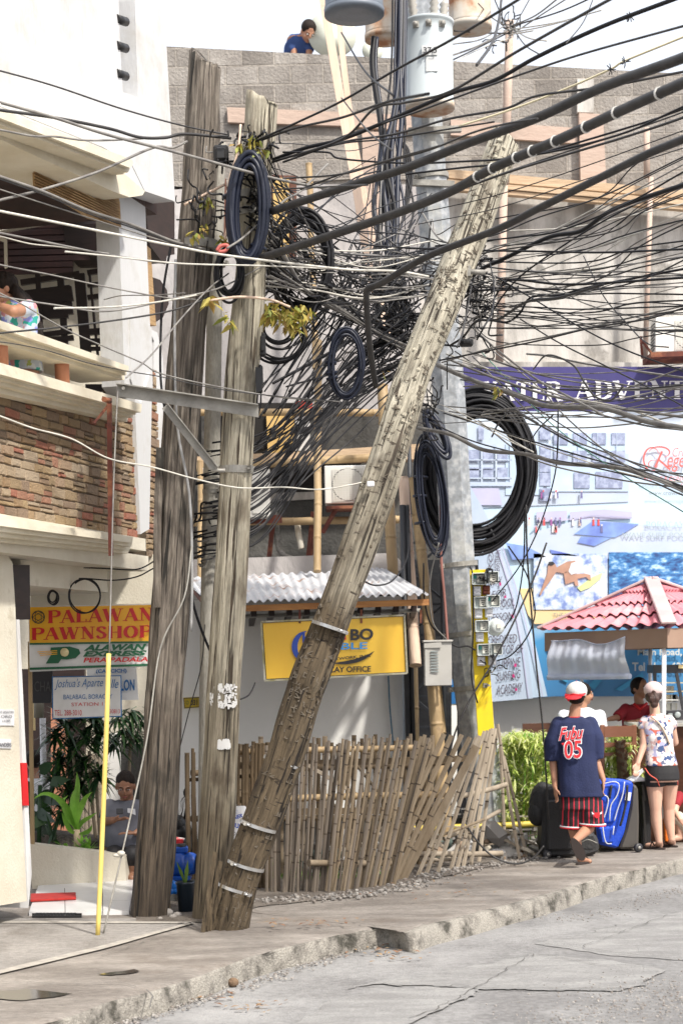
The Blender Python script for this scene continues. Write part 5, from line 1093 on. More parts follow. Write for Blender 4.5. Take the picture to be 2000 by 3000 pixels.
def ties(pts, Y0, Y1, rpx, xs):
    xl = [0]
    for i in range(1, len(pts)): xl.append(xl[-1]+hypot(pts[i][0]-pts[i-1][0], pts[i][1]-pts[i-1][1]))
    sp = spline([P(p[0], p[1], Y0+(Y1-Y0)*xl[i]/xl[-1]) for i, p in enumerate(pts)], 30); mb = MB(); r = rpx*(Y0+Y1)/2/F
    for t in xs:
        i = int(t*(len(sp)-2)); c = sp[i]; ax = (sp[i+1]-sp[i]).normalized(); mb.lathe(c-ax*.005, ax, [(0, r*1.0), (0, r*1.1), (.01, r*1.1), (.01, r*1.0)], 14, sm=False); e = V((0,-1,0)); mb.bar(c+e*r*1.02, c+e*r*1.02+V((.02,-.004,-.03)), .006, .004)
    return mb.build('cable_tie', TIE)
for t in (.46,.5,.55,.58,.62,.68,.74,.83): tag(ties(T[1][0], 11.9, 7.8, 14, [t]), 'white plastic tie on the heavy grey cable', 'cable tie', 'white ties on the heavy cable')
U = [((z1((1170,650),(1370,560),(1568,465))+z2((250,320),(500,185),(760,30),(900,-60))), 4.5), (z1((1250,745),(1568,640))+z2((150,500),(300,470),(500,420),(800,240),(1100,70),(1300,-40)), 5),
 (z1((1250,735),(1400,680),(1568,640))+z2((200,560),(500,430),(700,370),(900,260),(1200,120),(1568,-20)), 6), (z1((1300,745),(1568,655))+z2((250,615),(500,545),(750,500),(900,440),(1200,400),(1568,330)), 4.5),
 (z1((1230,745),(1450,690))+z2((0,630),(300,530),(520,450),(800,350),(1100,250),(1568,120)), 4), (z1((1300,700),(1500,700))+z2((0,730),(300,750),(600,740),(750,730),(1000,690),(1300,610),(1568,490)), 4),
 (z1((1380,870))+z2((0,800),(200,745),(400,690),(600,610),(750,570),(900,545)), 3.5), (z2((300,800),(560,770),(740,750),(1000,680),(1400,560),(1568,500)), 4), (z2((400,920),(600,850),(800,780),(1100,690),(1300,630),(1568,540),(1700,480)), 5),
 (z2((380,930),(620,840),(830,765),(1100,675),(1300,610),(1568,515),(1700,460)), 3), (z2((350,980),(700,900),(1100,770),(1568,600)), 2), (z2((350,1030),(700,960),(1100,830),(1568,680)), 2),
 (z1((1170,655),(1350,590),(1568,540))+z2((200,470),(400,430)), 4.5), (z1((1260,870),(1568,855))+z2((120,850)), 3), (z1((1300,820),(1568,800))+z2((200,740),(450,670)), 3.5), (z1((1370,715),(1568,660))+z2((200,640),(450,600),(700,560)), 3),
 (z2((0,450),(120,600),(230,690)), 3), (z2((0,150),(110,330),(240,440)), 3.5), (z2((735,-20),(720,100),(690,200),(620,300)), 5), (z2((1160,-20),(1110,100),(1030,200)), 2.2)]
for i, (pts, r) in enumerate(U): wire(pts, r, 12.0+.15*(i % 5), 8.4+.5*(i % 4), [WBLK, WDG, WBLK, WDG, WDG][i % 5], 'U')
wire(z2((540,580),(760,510),(1000,420),(1230,320),(1300,280),(1568,170)), 4, 14.5, 11.5, WYEL, 'U', 'cream coloured wire with barbed knots above the heavy cables')
# spiky knots on two wires
for x, y, lab in [(1845,48,'dark spiky knot of wire highest on the upper right'), (1830,182,'spiky knot on the cream wire, right hand one'), (1788,203,'spiky knot on the cream wire, left hand one')]:
    mb = MB(); c = P(x, y, 11.3)
    for k in range(14): mb.tube([c, c+V((random.gauss(0,1), random.gauss(0,1), random.gauss(0,1))).normalized()*.035], .003, 4)
    tag(mb.build('wire_knot', WDG), lab, 'wire knot')
# right side
R_ = [((z4((600,90),(660,50),(750,10))+z2((950,1090),(1100,1060),(1250,960),(1568,850),(1750,800))), 7), (z4((620,160),(700,150),(780,110),(1000,130),(1200,125),(1568,100),(1750,90)), 5), (z4((560,140),(900,150),(1200,150),(1400,100),(1568,20),(1750,-60)), 3),
 (z4((600,260),(720,300),(770,300),(820,260),(870,190),(1000,180),(1150,140),(1568,60),(1750,30)), 4.5), (z4((500,410),(560,370),(620,300),(720,290),(850,210),(1000,190),(1200,130)), 5), (z4((600,230),(870,235),(1100,245),(1568,230),(1700,225)), 3),
 (z4((450,480),(700,430),(900,390),(1150,330),(1400,290),(1568,240),(1700,200)), 3.5), (z4((460,490),(700,420),(1000,360),(1300,290),(1568,230)), 3), (z2((430,1130),(800,1090),(1000,1060),(1300,940),(1568,790),(1700,730)), 3.5),
 (z2((300,1140),(600,1150),(900,1155),(1200,1160),(1568,1145)), 4), (z2((450,1130),(700,1080),(900,1000),(1200,900),(1568,720)), 3), (z2((700,1130),(1000,1100),(1250,980),(1568,850)), 3.2), (z2((900,1176),(1100,1150),(1300,1080),(1568,1010),(1700,990)), 3),
 (z4((560,60),(700,100),(900,110),(1100,100),(1568,90)), 2.2), (z4((820,290),(1000,400),(1200,500),(1400,600),(1568,690)), 3), (z4((850,50),(1000,150),(1150,230),(1568,330)), 2.4), (z4((700,90),(900,210),(1100,330),(1300,430),(1568,530)), 3), (z4((530,330),(800,330),(1000,320),(1300,300)), 2.2),
 (z4((600,120),(560,330),(530,420)), 3), (z4((560,20),(700,-40),(850,-80),(1100,-170),(1568,-420)), 2.6), (z4((680,20),(700,150),(690,260),(650,330)), 2.6), (z4((1110,0),(1200,180),(1300,300),(1400,400),(1500,420)), 2.2)]
for i, (pts, r) in enumerate(R_): wire(pts, r, 13.4+.2*(i % 4), 9+.6*(i % 4), [WBLK, WBLK, WDG, WGRY][i % 4] if r < 4 else WBLK, 'R')
for i in range(38):
    x0 = random.uniform(1310,1400); y0 = random.uniform(720,1000); y1 = random.choice([random.uniform(380,720), random.uniform(560,1000), random.uniform(700,1050)]); mid = (y0+y1)/2+random.uniform(5,60)
    xm = random.uniform(1560,1780); wire([(x0,y0),(x0+80,y0+(mid-y0)*.6+random.uniform(-15,15)),(xm,mid),((xm+2000)/2,(mid+y1)/2+random.uniform(-8,12)),(2060,y1)], random.uniform(1.6,3.2), random.uniform(13,15.5), random.uniform(9,12), random.choice([WBLK,WDG,WGRY,WBLK,WPALE]), 'R')  # some wires coloured pale to paint strands catching the sun
# greys sagging lower right
G_ = [(z4((440,500),(600,570),(800,640),(950,690),(1200,700),(1400,760),(1568,790),(1700,810)), 8, WGRY), (z4((480,470),(700,560),(950,640),(1200,690),(1568,740)), 5, WGRY), (z4((350,790),(500,820),(650,890),(850,910),(1000,950),(1250,970),(1400,1010),(1568,1070),(1700,1110)), 6.5, WGRY),
 (z4((400,690),(600,760),(750,840),(880,900)), 2, WPALE), (z4((770,700),(950,800),(1100,880),(1300,960),(1568,1060)), 4, WDG), (z4((540,270),(700,420),(900,570),(1050,650),(1200,730)), 4, WGRY), (z4((850,450),(950,460),(1150,500),(1568,560),(1700,575)), 4.5, WGRY),
 (z4((880,520),(945,455),(1060,500),(1120,590),(1170,650),(1240,660),(1290,600)), 3.5, WDG), (z4((640,440),(950,760),(1250,980),(1568,1176)), 2.2, WGRN), (z4((690,830),(720,770),(780,705),(840,735),(900,770)), 4, WDG), (z4((850,880),(900,800),(970,730)), 2.6, WBLK),
 (z4((480,450),(700,530),(1000,640),(1300,700),(1568,800)), 3.5, WPALE), (z4((560,600),(700,600),(900,660),(1150,720),(1400,780),(1568,800)), 3.5, WGRY), (z4((380,660),(500,700),(700,800),(850,885)), 1.8, WPALE), (z4((400,760),(600,850),(850,915),(1100,960),(1400,1030),(1568,1100)), 3, WDG), (z4((700,440),(900,600),(1050,760),(1300,960),(1568,1085)), 3, WGRY)]
for i, (pts, r, m) in enumerate(G_): wire(pts, r, 14.8, 10.5+.4*(i % 3), m, 'G')
for i in range(22):
    x0 = random.uniform(1290,1420); y0 = random.uniform(1010,1120) if i % 2 else random.uniform(1180,1260); y1 = random.choice([random.uniform(1060,1240), random.uniform(1380,1440), random.uniform(1090,1160)]); xm = random.uniform(1520,1750); mid = y0+(y1-y0)*.45+random.uniform(10,45)
    wire([(x0,y0),(xm,mid),((xm+2040)/2,(mid+y1)/2+14),(2040,y1)], random.uniform(1.4,3.2), 14.8, random.uniform(10.5,12.5), random.choice([WGRY,WPALE,WDG,WGRY]), 'G')
# the black fan in the middle
for i in range(50):
    t = i/49; yl = 1275+300*t+random.uniform(-30,30); yr = 960+random.uniform(-30,210)*(.5+.5*t); xl = random.uniform(560,700); yy = yl+20
    wire([(xl,yy+random.uniform(0,30),12.7),(760,yl-random.uniform(0,10),12.85),(900,yl-(yl-yr)*.42+random.uniform(-14,50),13.3),(1040,yl-(yl-yr)*.80+random.uniform(-25,45),13.8),(1165+random.uniform(-30,40),yr,14.2)], random.uniform(1.6,3.6), 12.8, 14, WBLK if i % 6 else WDG, 'F')
for i in range(28):
    x0 = random.uniform(755,860); y0 = random.uniform(1120,1330); x1 = random.uniform(1010,1260); y1 = random.uniform(640,1000)
    wire([(x0,y0,12.8),((x0+x1)/2-random.uniform(-10,30),(y0+y1)/2+random.uniform(-10,40),13.4),(x1,y1,14.2)], random.uniform(2,4), 12.8, 14, WBLK, 'F')
# bundle of grey cables going down right from the coil to the octagonal pole
for i in range(18):
    o_ = random.uniform(-14, 20); wire([(790+random.uniform(-20,40),750+o_+random.uniform(-60,60)),(900,845+o_),(1010,905+o_),(1120,965+o_*1.6),(1210+random.uniform(0,60),1020+o_*2)], random.choice([2.2,3,3,4,7 if i < 4 else 3]), 12.2, 14.5, random.choice([WGRY,WDG,WGRY,WBLK]), 'F' if False else 'H', 'weathered cable in the bundle slanting down from the coil to the octagonal pole')
for i in range(22):
    y0 = random.uniform(700,840); wire([(770,y0),(920,y0+random.uniform(-10,50)),(1100,y0+random.uniform(0,60)),(1300+random.uniform(-40,60),y0+random.uniform(-30,60))], random.uniform(1.6,3.2), 12.3, 14, random.choice([WGRY,WDG,WBLK,WPALE]), 'H', 'loose wire strung level between the big coil and the leaning pole')
# upright cables by the octagonal pole
for i, (xt, xb, r) in enumerate([(1095,1112,9),(1104,1118,6),(1172,1120,8),(1180,1140,7),(1184,1150,6),(1176,1165,8),(1150,1128,4),(1190,1175,5),(1160,1150,5),(1168,1190,4)]):
    wire([(xt,-20 if i > 1 else 110),(xt-4,200),((xt+xb)/2+random.uniform(-10,10),350),(xb+random.uniform(-15,15),480),(xb+random.uniform(-22,22),620),(xb+random.uniform(-30,30),760),(xb+random.uniform(-20,40),960)], r, 15.8, 15.0, WNAVY if i % 3 else WBLK, 'V')
for i in range(4): wire([(1150,400),(1122+i*8,450),(1112+i*9,540),(1130+i*10,620),(1160,640)], 5, 15.6, 15.4, WBLK, 'V')
for i in range(3): wire([(1150,400),(1185+i*5,440),(1192+i*6,540),(1180,640)], 5, 15.6, 15.4, WBLK, 'V')
# roof mast with radiating wires
RMST = tag((lambda m: (m.tube([P(1492,60,19.2), P(1478,540,19.2)], .045, 8), m)[1])(MB()).build('roof_mast', CPINK), 'pinkish post on the roof where many thin wires radiate', 'mast')
c0 = (1492, 82)
for i, (x, y) in enumerate([(1300,170),(1320,130),(1200,230),(1330,90),(1560,-20),(1640,-10),(1700,-30),(1760,30),(1600,120),(1660,60),(1440,-20),(1400,10),(1580,160),(1330,180),(1560,90),(1800,-40)]):
    wire([(c0[0]+random.uniform(-20,20),c0[1]+random.uniform(-15,30)),((c0[0]+x)/2,(c0[1]+y)/2+10),(x,y)], random.uniform(1.6,3), 18.6, 16.5, random.choice([WGRY,WDG,WPALE]), 'A')
# ---------------- coils ----------------
def coil(cx, cy, rx0, rx1, ry0, ry1, n, rpx, Y, lab, mat=WBLK, tilt=0, jit=3, depth=.05, name='cable_coil', a0=0, a1=2*pi, wraps=3):
    mb = MB()
    for i in range(n):
        t = (i+.5)/n; u_ = random.random(); rx = rx0+(rx1-rx0)*u_; ry = ry0+(ry1-ry0)*u_; ox, oy = random.uniform(-jit,jit), random.uniform(-jit,jit)*2; pts = []; yy = Y+random.uniform(-depth,depth); ph = random.random()*6
        for k in range(41):
            a = a0+(a1-a0)*k/40; w_ = 1+.02*sin(a*3+ph); x = rx*cos(a)*w_; y = ry*sin(a)*w_; pts.append(P(cx+ox+x*cos(tilt)-y*sin(tilt), cy+oy+x*sin(tilt)+y*cos(tilt), yy+.03*sin(a+ph)))
        mb.tube(pts, rpx*Y/F*random.uniform(.85,1.1), 6, caps=a1-a0 < 6)
    for k in range(wraps):
        a = random.uniform(0, 6); c = P(cx+(rx0+rx1)/2*cos(a), cy+(ry0+ry1)/2*sin(a), Y); d = V((cos(a+pi/2)*rx0, 0, -sin(a+pi/2)*ry0)).normalized(); R1 = (rx1-rx0)/2*Y/F+.02
        mb.lathe(c-d*.01, d, [(0,R1),(0,R1+.006),(.02,R1+.006),(.02,R1)], 14)
    return tag(mb.build(name, mat, recalc=False), lab, 'cable coil', 'coiled spare cable')
coil(727, 610, 34, 62, 128, 168, 30, 6.5, 11.98, 'tall blue black cable coil hung on the pale timber pole', WNAVY, tilt=.03, depth=.07)
coil(1397, 1382, 118, 172, 160, 236, 52, 4.6, 16.95, 'biggest black cable coil, hanging behind the octagonal pole', WBLK, tilt=.05, depth=.12, jit=5, wraps=2)
coil(1262, 1455, 20, 46, 110, 180, 11, 3, 16.2, 'narrow bundle of looped cable left of the octagonal pole', WNAVY, tilt=-.12)
coil(1013, 1066, 38, 52, 86, 103, 9, 4, 12.6, 'small round coil hanging just left of the leaning pole', WNAVY)
coil(884, 770, 72, 92, 120, 152, 12, 5, 12.9, 'loose oval coil between the pale pole and the leaning pole', WBLK, tilt=.05, jit=8)
coil(672, 800, 22, 44, 50, 78, 9, 3.6, 12.1, 'small drooping coil below the tall blue black coil', WBLK, jit=6, wraps=0)
coil(1278, 1268, 12, 26, 56, 78, 4, 7, 16.0, 'short thick cable loop hanging left of the octagonal pole', WNAVY, tilt=-.45, wraps=0)
coil(820, 965, 40, 90, 40, 90, 9, 3.4, 12.9, 'slack rings of cable under the dry leaf bunch', WBLK, jit=10, wraps=0)
# ---------------- tangles nobody could count ----------------
mb = MB()
for (cx, cy, sx, sy, n, Y, s) in [(720,450,80,40,40,12.1,60),(1150,960,110,90,120,14.3,100),(1390,860,60,110,80,14.0,70),(600,600,40,110,24,12.1,60),(1230,1180,40,60,26,15.3,60),(830,800,90,60,60,12.8,90),(1120,830,90,50,70,14.5,90),(760,600,30,90,30,12.2,50),(1490,90,40,40,26,18.9,40),(1430,1700,20,22,14,16.0,26),(1440,1950,22,20,12,16.0,24),(1190,820,50,120,60,14.9,70),(600,1560,40,80,26,12.9,70),(1360,770,50,40,40,12.7,50),(1255,1200,20,60,16,14,40)]:
    for i in range(int(n*.8)):
        x, y = random.gauss(cx, sx*.6), random.gauss(cy, sy*.6); a = random.random()*6; pts = []
        for k in range(5): pts.append(P(x, y, Y+random.uniform(-.15,.15))); a += random.gauss(0, 1.1); x += cos(a)*s*.35*random.random()*1.6; y += sin(a)*s*.35*random.random()*1.6
        mb.tube(spline(pts, 4), random.uniform(.0035,.0085), 4, caps=False, mi=random.choice([0,0,0,1,2]))
hubs = [(735,440,12.1),(745,600,12.1),(770,760,12.4),(1150,880,14.2),(1240,620,14.8),(1380,770,13.6),(1120,460,15),(1010,820,13.4),(880,930,13),(1190,1010,14.6)]
for i in range(90):
    a, b = random.sample(hubs, 2); p = P(a[0]+random.gauss(0,28), a[1]+random.gauss(0,45), a[2]); q = P(b[0]+random.gauss(0,28), b[1]+random.gauss(0,45), b[2]); d = (q-p).length; m1 = p.lerp(q, .3)+V((random.gauss(0,.05),random.gauss(0,.1),-.06*d*random.random()+random.gauss(0,.05))); m2 = p.lerp(q, .7)+V((random.gauss(0,.05),random.gauss(0,.1),-.06*d*random.random()+random.gauss(0,.05))); mb.tube(spline([p,m1,m2,q], 6), random.uniform(.003,.0075), 5, caps=False, mi=random.choice([0,0,0,1,2]))
tag(mb.build('cable_tangle', [WBLK, WDG, WGRY], recalc=False), None, None, None, 'stuff')
# dark splice boxes
for x, y, Y, w, h, lab in [(648,455,12.1,.10,.12,'dark round splice case between the timber pole tops'), (1365,1005,13.0,.10,.05,'black splice box among the wires right of the leaning pole'), (762,1100,12.3,.04,.14,'slim black junction case on the right of the pale pole'), (768,1010,12.3,.05,.16,'tall black case hanging below the dry leaves')]:
    mb = MB(); mb.box(P(x,y,Y), (w,.07,h)); mb.box(P(x,y,Y)+V((0,-.04,0)), (w*.7,.03,h*.7)); tag(mb.build('splice_case', BLACKP, bevel=.012), lab, 'splice case')
# ---------------- loose hanging cables ----------------
for pts, r, Y0, Y1, m, lab in [
 ([(1633,1205),(1632,1300),(1622,1400),(1580,1540),(1520,1660),(1452,1748),(1440,1762)], 2.6, 13.5, 16.0, WBLK, 'thin cable curving from the banner down to the meter boards'),
 ([(1540,1480),(1544,1640),(1565,1900),(1590,2150),(1606,2400)], 3.4, 14.5, 15.4, WDG, 'straight cable hanging down in front of the billboard into the shrub'),
 ([(1536,1490),(1532,1650),(1510,1780),(1477,1840)], 2.8, 14.8, 16, WBLK, 'cable dropping from the big coil to the round meter'),
 ([(1488,1600),(1540,1680),(1562,1760),(1564,1810),(1540,1870),(1495,1920),(1455,1936)], 2.8, 15.5, 16, WBLK, 'cable bowing out over the billboard and back to the lowest meter'),
 ([(1600,1590),(1560,1700),(1500,1830),(1440,1945),(1370,2060),(1328,2160),(1320,2230),(1332,2320),(1368,2420),(1420,2490),(1470,2522),(1520,2530),(1562,2512),(1592,2478)], 3.6, 15.2, 15.0, WDG, 'long loose cable that crosses the octagonal pole and loops on the pavement'),
 ([(1240,1650),(1242,1750),(1262,1830),(1306,1870)], 3.2, 15.6, 15.9, WBLK, 'cable looping down to the grey service box'), ([(1285,1590),(1262,1680),(1258,1760),(1270,1830),(1307,1872)], 2.6, 15.5, 15.9, WGRY, 'pale cable beside the one to the service box'),
 ([(1375,1660),(1383,1690),(1385,1850),(1380,1980),(1398,2060)], 3, 16.0, 16.0, WBLK, 'black cable down the left edge of the yellow board'),
 ([(1060,1700),(1100,1715),(1150,1700),(1190,1640),(1200,1560)], 3, 12.6, 15.5, WBLK, 'black cable looping over the metal awning'),
 ([(1310,1880),(1340,1895),(1370,1893),(1392,1905)], 3, 16.0, 16.0, WBLK, 'short cable from the service box to the meters'),
 ([(505,700),(478,860),(470,1050),(475,1150),(486,1210)], 4.5, 12.4, 12.3, WBLK, 'thick black cable bowing left of the dark timber pole'),
 ([(560,1740),(575,1800),(600,1870),(622,1920)], 5, 12.5, 12.6, WBLK, 'thick black cable running behind the pale timber pole'),
 ([(600,1830),(590,1950),(555,2080),(512,2250)], 2, 12.3, 13.0, WDG, 'thin line hanging across the number plate'),
 ([(88,1652),(180,1660),(300,1665),(400,1668),(460,1640)], 2.6, 13.9, 13.9, WBLK, 'black cable strung above the pawnshop sign'),
 ([(88,1665),(130,1690),(160,1712),(230,1695),(330,1700),(400,1690),(450,1665)], 2.6, 13.8, 13.8, WBLK, 'black cable sagging just above the pawnshop sign'),
 ([(665,2060),(700,2050),(730,2035),(748,2000)], 3, 12.2, 13.5, WBLK, 'short cable end sticking out behind the pale pole'),
 ([(762,1070),(764,1180),(752,1215),(757,1120)], 3, 12.2, 12.2, WBLK, 'short cable loop on the cross arm end')]:
    wire(pts, r, Y0, Y1, m, 'H', lab, name='hanging_cable')
coil(250, 1742, 42, 46, 46, 50, 2, 2.2, 13.7, 'thin ring of wire hanging above the pawnshop sign', WBLK, wraps=0, jit=4)
coil(156, 1748, 10, 16, 16, 22, 4, 2, 13.7, 'small knotted coil above the pawnshop gem emblem', WBLK, wraps=0, jit=3)
# red insulator and sleeve
mb = MB(); mb.tube(spline([P(635,735,11.9), P(645,722,11.9), P(660,718,11.9), P(668,722,11.9), P(660,735,11.9), P(640,738,11.9)], 4), .012, 8); tag(mb.build('red_insulator', pm('red_insulator', (.5,.12,.1), rough=.5)), 'small red loop insulator beside the tall coil', 'insulator')
wire([(665,728),(720,690),(830,590),(880,560),(960,480)], 4, 11.8, 12.6, WGRY, 'H', 'grey guy strand rising from the red insulator across the coil', name='guy_strand')
# dry leaves caught on the wires
DRY = pm('dry_yellow_leaf', (.35,.30,.06), sc=9, isl=[(.42,.33,.05),(.22,.26,.04),(.30,.22,.05),(.12,.20,.03),(.5,.42,.1),(.25,.12,.04)], rough=.6, trans=.2)
def leafclump(pts, n, L_, Y, lab, twig=None):
    t = thing('dry_branch', P(pts[0][0], pts[0][1], Y), lab, 'branch'); mb = MB()
    for i in range(n):
        cx, cy, s = random.choice(pts); p = P(random.gauss(cx, s), random.gauss(cy, s*.7), Y+random.uniform(-.12,.05)); mb.leaf(p, (random.gauss(0,.6), random.gauss(0,.5), -random.random()), (random.gauss(0,1),random.gauss(0,1),1), L_*random.uniform(.6,1.2), L_*.4, .3)
    mb.build('leaves', DRY, t, recalc=False)
    if twig: mb = MB(); mb.tube(spline([P(x,y,Y) for x, y in twig], 5), .009, 6); mb.build('twig', LUMB, t)
leafclump([(800,900,16),(840,925,20),(880,915,18),(860,950,14),(790,930,10)], 240, .062, 12.0, 'bunch of yellow green drying leaves right of the pale pole', [(605,882),(700,870),(790,878),(850,900)])
leafclump([(620,880,8),(665,925,10),(675,945,8)], 26, .09, 12.0, 'small brown and green leaves left of the pale pole')
leafclump([(740,415,14),(760,440,12),(705,425,8)], 50, .06, 12.0, 'leaves draped over the top of the tall coil', [(705,365),(700,420),(690,470),(672,530),(668,640),(660,700)])
leafclump([(575,690,14),(600,660,8),(560,700,10),(608,590,10),(650,700,8)], 45, .06, 12.15, 'green tendrils climbing the dark timber pole', [(540,600),(600,570),(660,540)])
leafclump([(905,742,6),(910,775,5),(1128,905,6),(1130,1090,8)], 10, .04, 13.0, 'few tiny yellow scraps caught in the wires')
leafclump([(1455,1135,7),(1460,1150,7)], 16, .06, 14.0, 'yellow leaf scrap on the wire over the purple banner')
# guy wire with yellow sleeve
GY = thing('guy_guard', G(290,2740), 'yellow plastic guard pole standing on the pavement', 'guy guard')
mb = MB(); mb.tube(spline([G(287,2742,.0), P(300,2450,11.62), P(312,2150,11.66), P(319,1915,11.7)], 6), .0165, 12); mb.build('tube', pm('faded_yellow_plastic', (.72,.57,.16), (.64,.49,.13), sc=4, st=(1,1,.3), rough=.5), GY)
mb = MB(); mb.tube(spline([P(321,1915,11.7), P(326,1700,11.75), P(334,1400,11.85), P(345,1145,11.98)], 5), .006, 6); mb.build('cable', WGRY, GY)
GU = thing('guy_wire', G(303,2738), 'taut grey guy wire with a rag knot rising from the pavement to the pole', 'guy wire')
mb = MB(); mb.tube(spline([G(303,2738,.0), P(360,2492,11.75), P(430,2170,12.0), P(470,1900,12.15), P(540,1750,12.2), P(562,1600,12.3)], 6), .0065, 7); mb.build('strand', STEELG, GU)
mb = MB(); mb.ell(P(355,2500,11.73), (.03,.025,.02), 8); mb.ell(P(345,2506,11.73), (.035,.02,.014), 8); mb.build('rag_knot', WPALE, GU)
# ---------------- bamboo fences ----------------
PICK = pm('weathered_bamboo_slat', (.20,.172,.14), (.085,.07,.055), sc=9, st=(1,1,.3), rough=.85, islmix=.5, isl=[(.24,.21,.18),(.10,.075,.05),(.15,.13,.105),(.26,.19,.11),(.075,.06,.045),(.18,.155,.125)], bump=.3, bsc=30)
PICKD = pm('dark_bamboo_slat', (.13,.09,.05), (.06,.04,.02), sc=6, st=(1,1,.3), rough=.8)
PICKL = pm('pale_bamboo_slat', (.38,.32,.245), (.22,.18,.135), sc=6, st=(1,1,.3), rough=.8, bump=.3, bsc=30)
def slat(a, b, w, t=.006):
    """flat split-bamboo slat with node ridges"""
    a, b = V(a), V(b); d = b-a; l = d.length; u_ = d.normalized(); s = V((0,-1,0)).cross(u_).normalized(); nn = u_.cross(s); mb = MB(); z = 0; k = random.uniform(.1,.3); kn = [0]
    while kn[-1] < l: kn.append(kn[-1]+random.uniform(.22,.34))
    kn[-1] = l; vs = []; fs = []; ring = 0; bow = random.uniform(-.012,.012)
    for i, z in enumerate(kn):
        for o_, e in (((-.006, 1), (0, 1.12), (.006, 1)) if 0 < i < len(kn)-1 else ((0, 1),)):
            c = a+u_*(z+o_)+nn*bow*sin(pi*z/l)+s*bow*sin(pi*z/l)
            vs += [c-s*w/2*(1+.1*(e-1)), c+nn*t*e, c+s*w/2*(1+.1*(e-1)), c-nn*t*.2]; ring += 1
    for r in range(ring-1):
        for q in range(4): q2 = (q+1) % 4; fs.append((r*4+q, r*4+q2, (r+1)*4+q2, (r+1)*4+q))
    fs += [(3,2,1,0), tuple((ring-1)*4+q for q in range(4))]; mb.add(vs, fs)
    for r in range(ring-1):
        if r % 3:
            for q in range(4): mb.mi[r*4+q] = 1
    return mb
_B = MB.build
NODE = pm('bamboo_node_dark', (.07,.05,.035), rough=.9)
def _bld(s, name, mat, parent=None, **k):
    return _B(s, name, [mat, NODE] if any(s.mi) and not isinstance(mat, (list, tuple)) else mat, parent, **k)
MB.build = _bld
PICKM = pm('darker_bamboo_slat', (.14,.112,.085), (.06,.046,.034), sc=9, st=(1,1,.3), rough=.85, islmix=.5, isl=[(.13,.105,.075),(.07,.052,.035),(.18,.15,.12),(.10,.075,.05)])  # darker slats, mostly in the left half of the front fence
def lerp(a, b, t): return a+(b-a)*t
F1 = thing('bamboo_fence', G(1000,2605), 'long collapsing front fence of leaning split bamboo slats', 'fence')
n = 44
for i in range(n):
    t = i/(n-1); bx = lerp(785, 1150, t**1.0)+random.uniform(-4,4); by = 2614-22*max(0,(t-.5)*2)+random.uniform(-3,4); lean = lerp(6, 108, t**1.3)+random.uniform(-10,12)
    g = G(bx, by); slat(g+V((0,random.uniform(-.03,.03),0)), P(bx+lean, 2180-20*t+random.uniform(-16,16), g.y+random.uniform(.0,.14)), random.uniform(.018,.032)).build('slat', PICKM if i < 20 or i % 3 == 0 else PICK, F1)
for bx, by, tx, ty in [(1110,2592,1300,2150),(1131,2588,1322,2154),(1155,2582,1352,2152),(1172,2578,1376,2160),(1141,2590,1256,2163),(1120,2590,1236,2158)]:
    g = G(bx, by); slat(g, P(tx, ty, g.y+.15), .042).build('slat', PICK, F1)
def rail(a, b, r, parent, mat=BAMP, name='rail'): mb = MB(); culm(mb, P(*a), P(*b), r); return mb.build(name, mat, parent)
rail((690,2203,13.95),(1212,2190,14.55),.026,F1); rail((690,2345,13.95),(1300,2325,14.75),.03,F1); rail((906,2529,13.5),(1143,2528,13.95),.026,F1,PICK)
for a, b in [((690,2243,14.0),(1372,2222,14.9)),((740,2380,14.0),(1292,2372,14.8))]: mb = MB(); mb.bar(P(*a), P(*b), .03, .055); mb.build('rail', PICKD, F1)
mb = MB(); mb.bar(P(902,2242,14.2), P(1300,2482,14.9), .02, .03); mb.build('brace', PICKL, F1)
g = G(1180,2575); mb = MB(); mb.bar(g, P(1394,2186,g.y+.2), .06, .03, up=(0,1,0)); mb.build('broad_board', LUMB if False else PICK, F1)
for bx, by, tx, ty in [(1090,2440,1330,2330),(960,2330,1120,2560),(1240,2290,1160,2500),(1010,2200,1180,2420),(1190,2480,1420,2400)]:
    slat(P(bx, by, 14.6), P(tx, ty, 14.9), .026).build('slat', PICKL if bx == 1090 else PICK, F1)
F2 = thing('bamboo_fence', G(1400,2515), 'pale bamboo slat panel slumped against the foot of the octagonal pole', 'fence')
for bx, by, tx, ty in [(1222,2560,1395,2160),(1246,2556,1402,2155),(1281,2550,1419,2142),(1320,2540,1428,2140),(1338,2536,1437,2137),(1356,2534,1442,2134),(1378,2530,1450,2134),(1402,2518,1456,2133)]:
    g = G(bx, by+8); slat(g, P(tx, ty, g.y+.12), .034).build('slat', PICKL, F2)
for bx, by, tx, ty in [(1522,2521,1457,2121),(1542,2514,1474,2215),(1478,2497,1464,2185)]:
    g = G(bx, by); slat(g, P(tx, ty, g.y), .03).build('slat', PICKL, F2)
rail((1215,2503,14.95),(1468,2500,15.3),.026,F2,PICKL); rail((1232,2519,14.9),(1320,2516,15.2),.02,F2,PICKL); rail((1352,2334,15.2),(1482,2300,15.45),.024,F2,PICKL); rail((1300,2460,15.3),(1465,2375,15.6),.02,F2,PICKL)
F3 = thing('bamboo_fence', G(700,2600), 'dark upright bamboo fence standing behind the timber poles and the front fence', 'fence')
for i in range(28):
    x = 700+i*21+random.uniform(-3,3); Y = 14.3+.0016*(x-600); g = P(x, 2600, Y); g.z = 0; slat(g, P(x+random.uniform(-3,4), 2172+random.uniform(-14,16)-(x-700)*.02, Y), random.uniform(.028,.045)).build('slat', PICKD if i % 3 else PICK, F3)
for a, b in [((560,2265,14.35),(1300,2235,15.4)),((560,2400,14.35),(1300,2395,15.4))]: rail(a, b, .026, F3, PICKD)
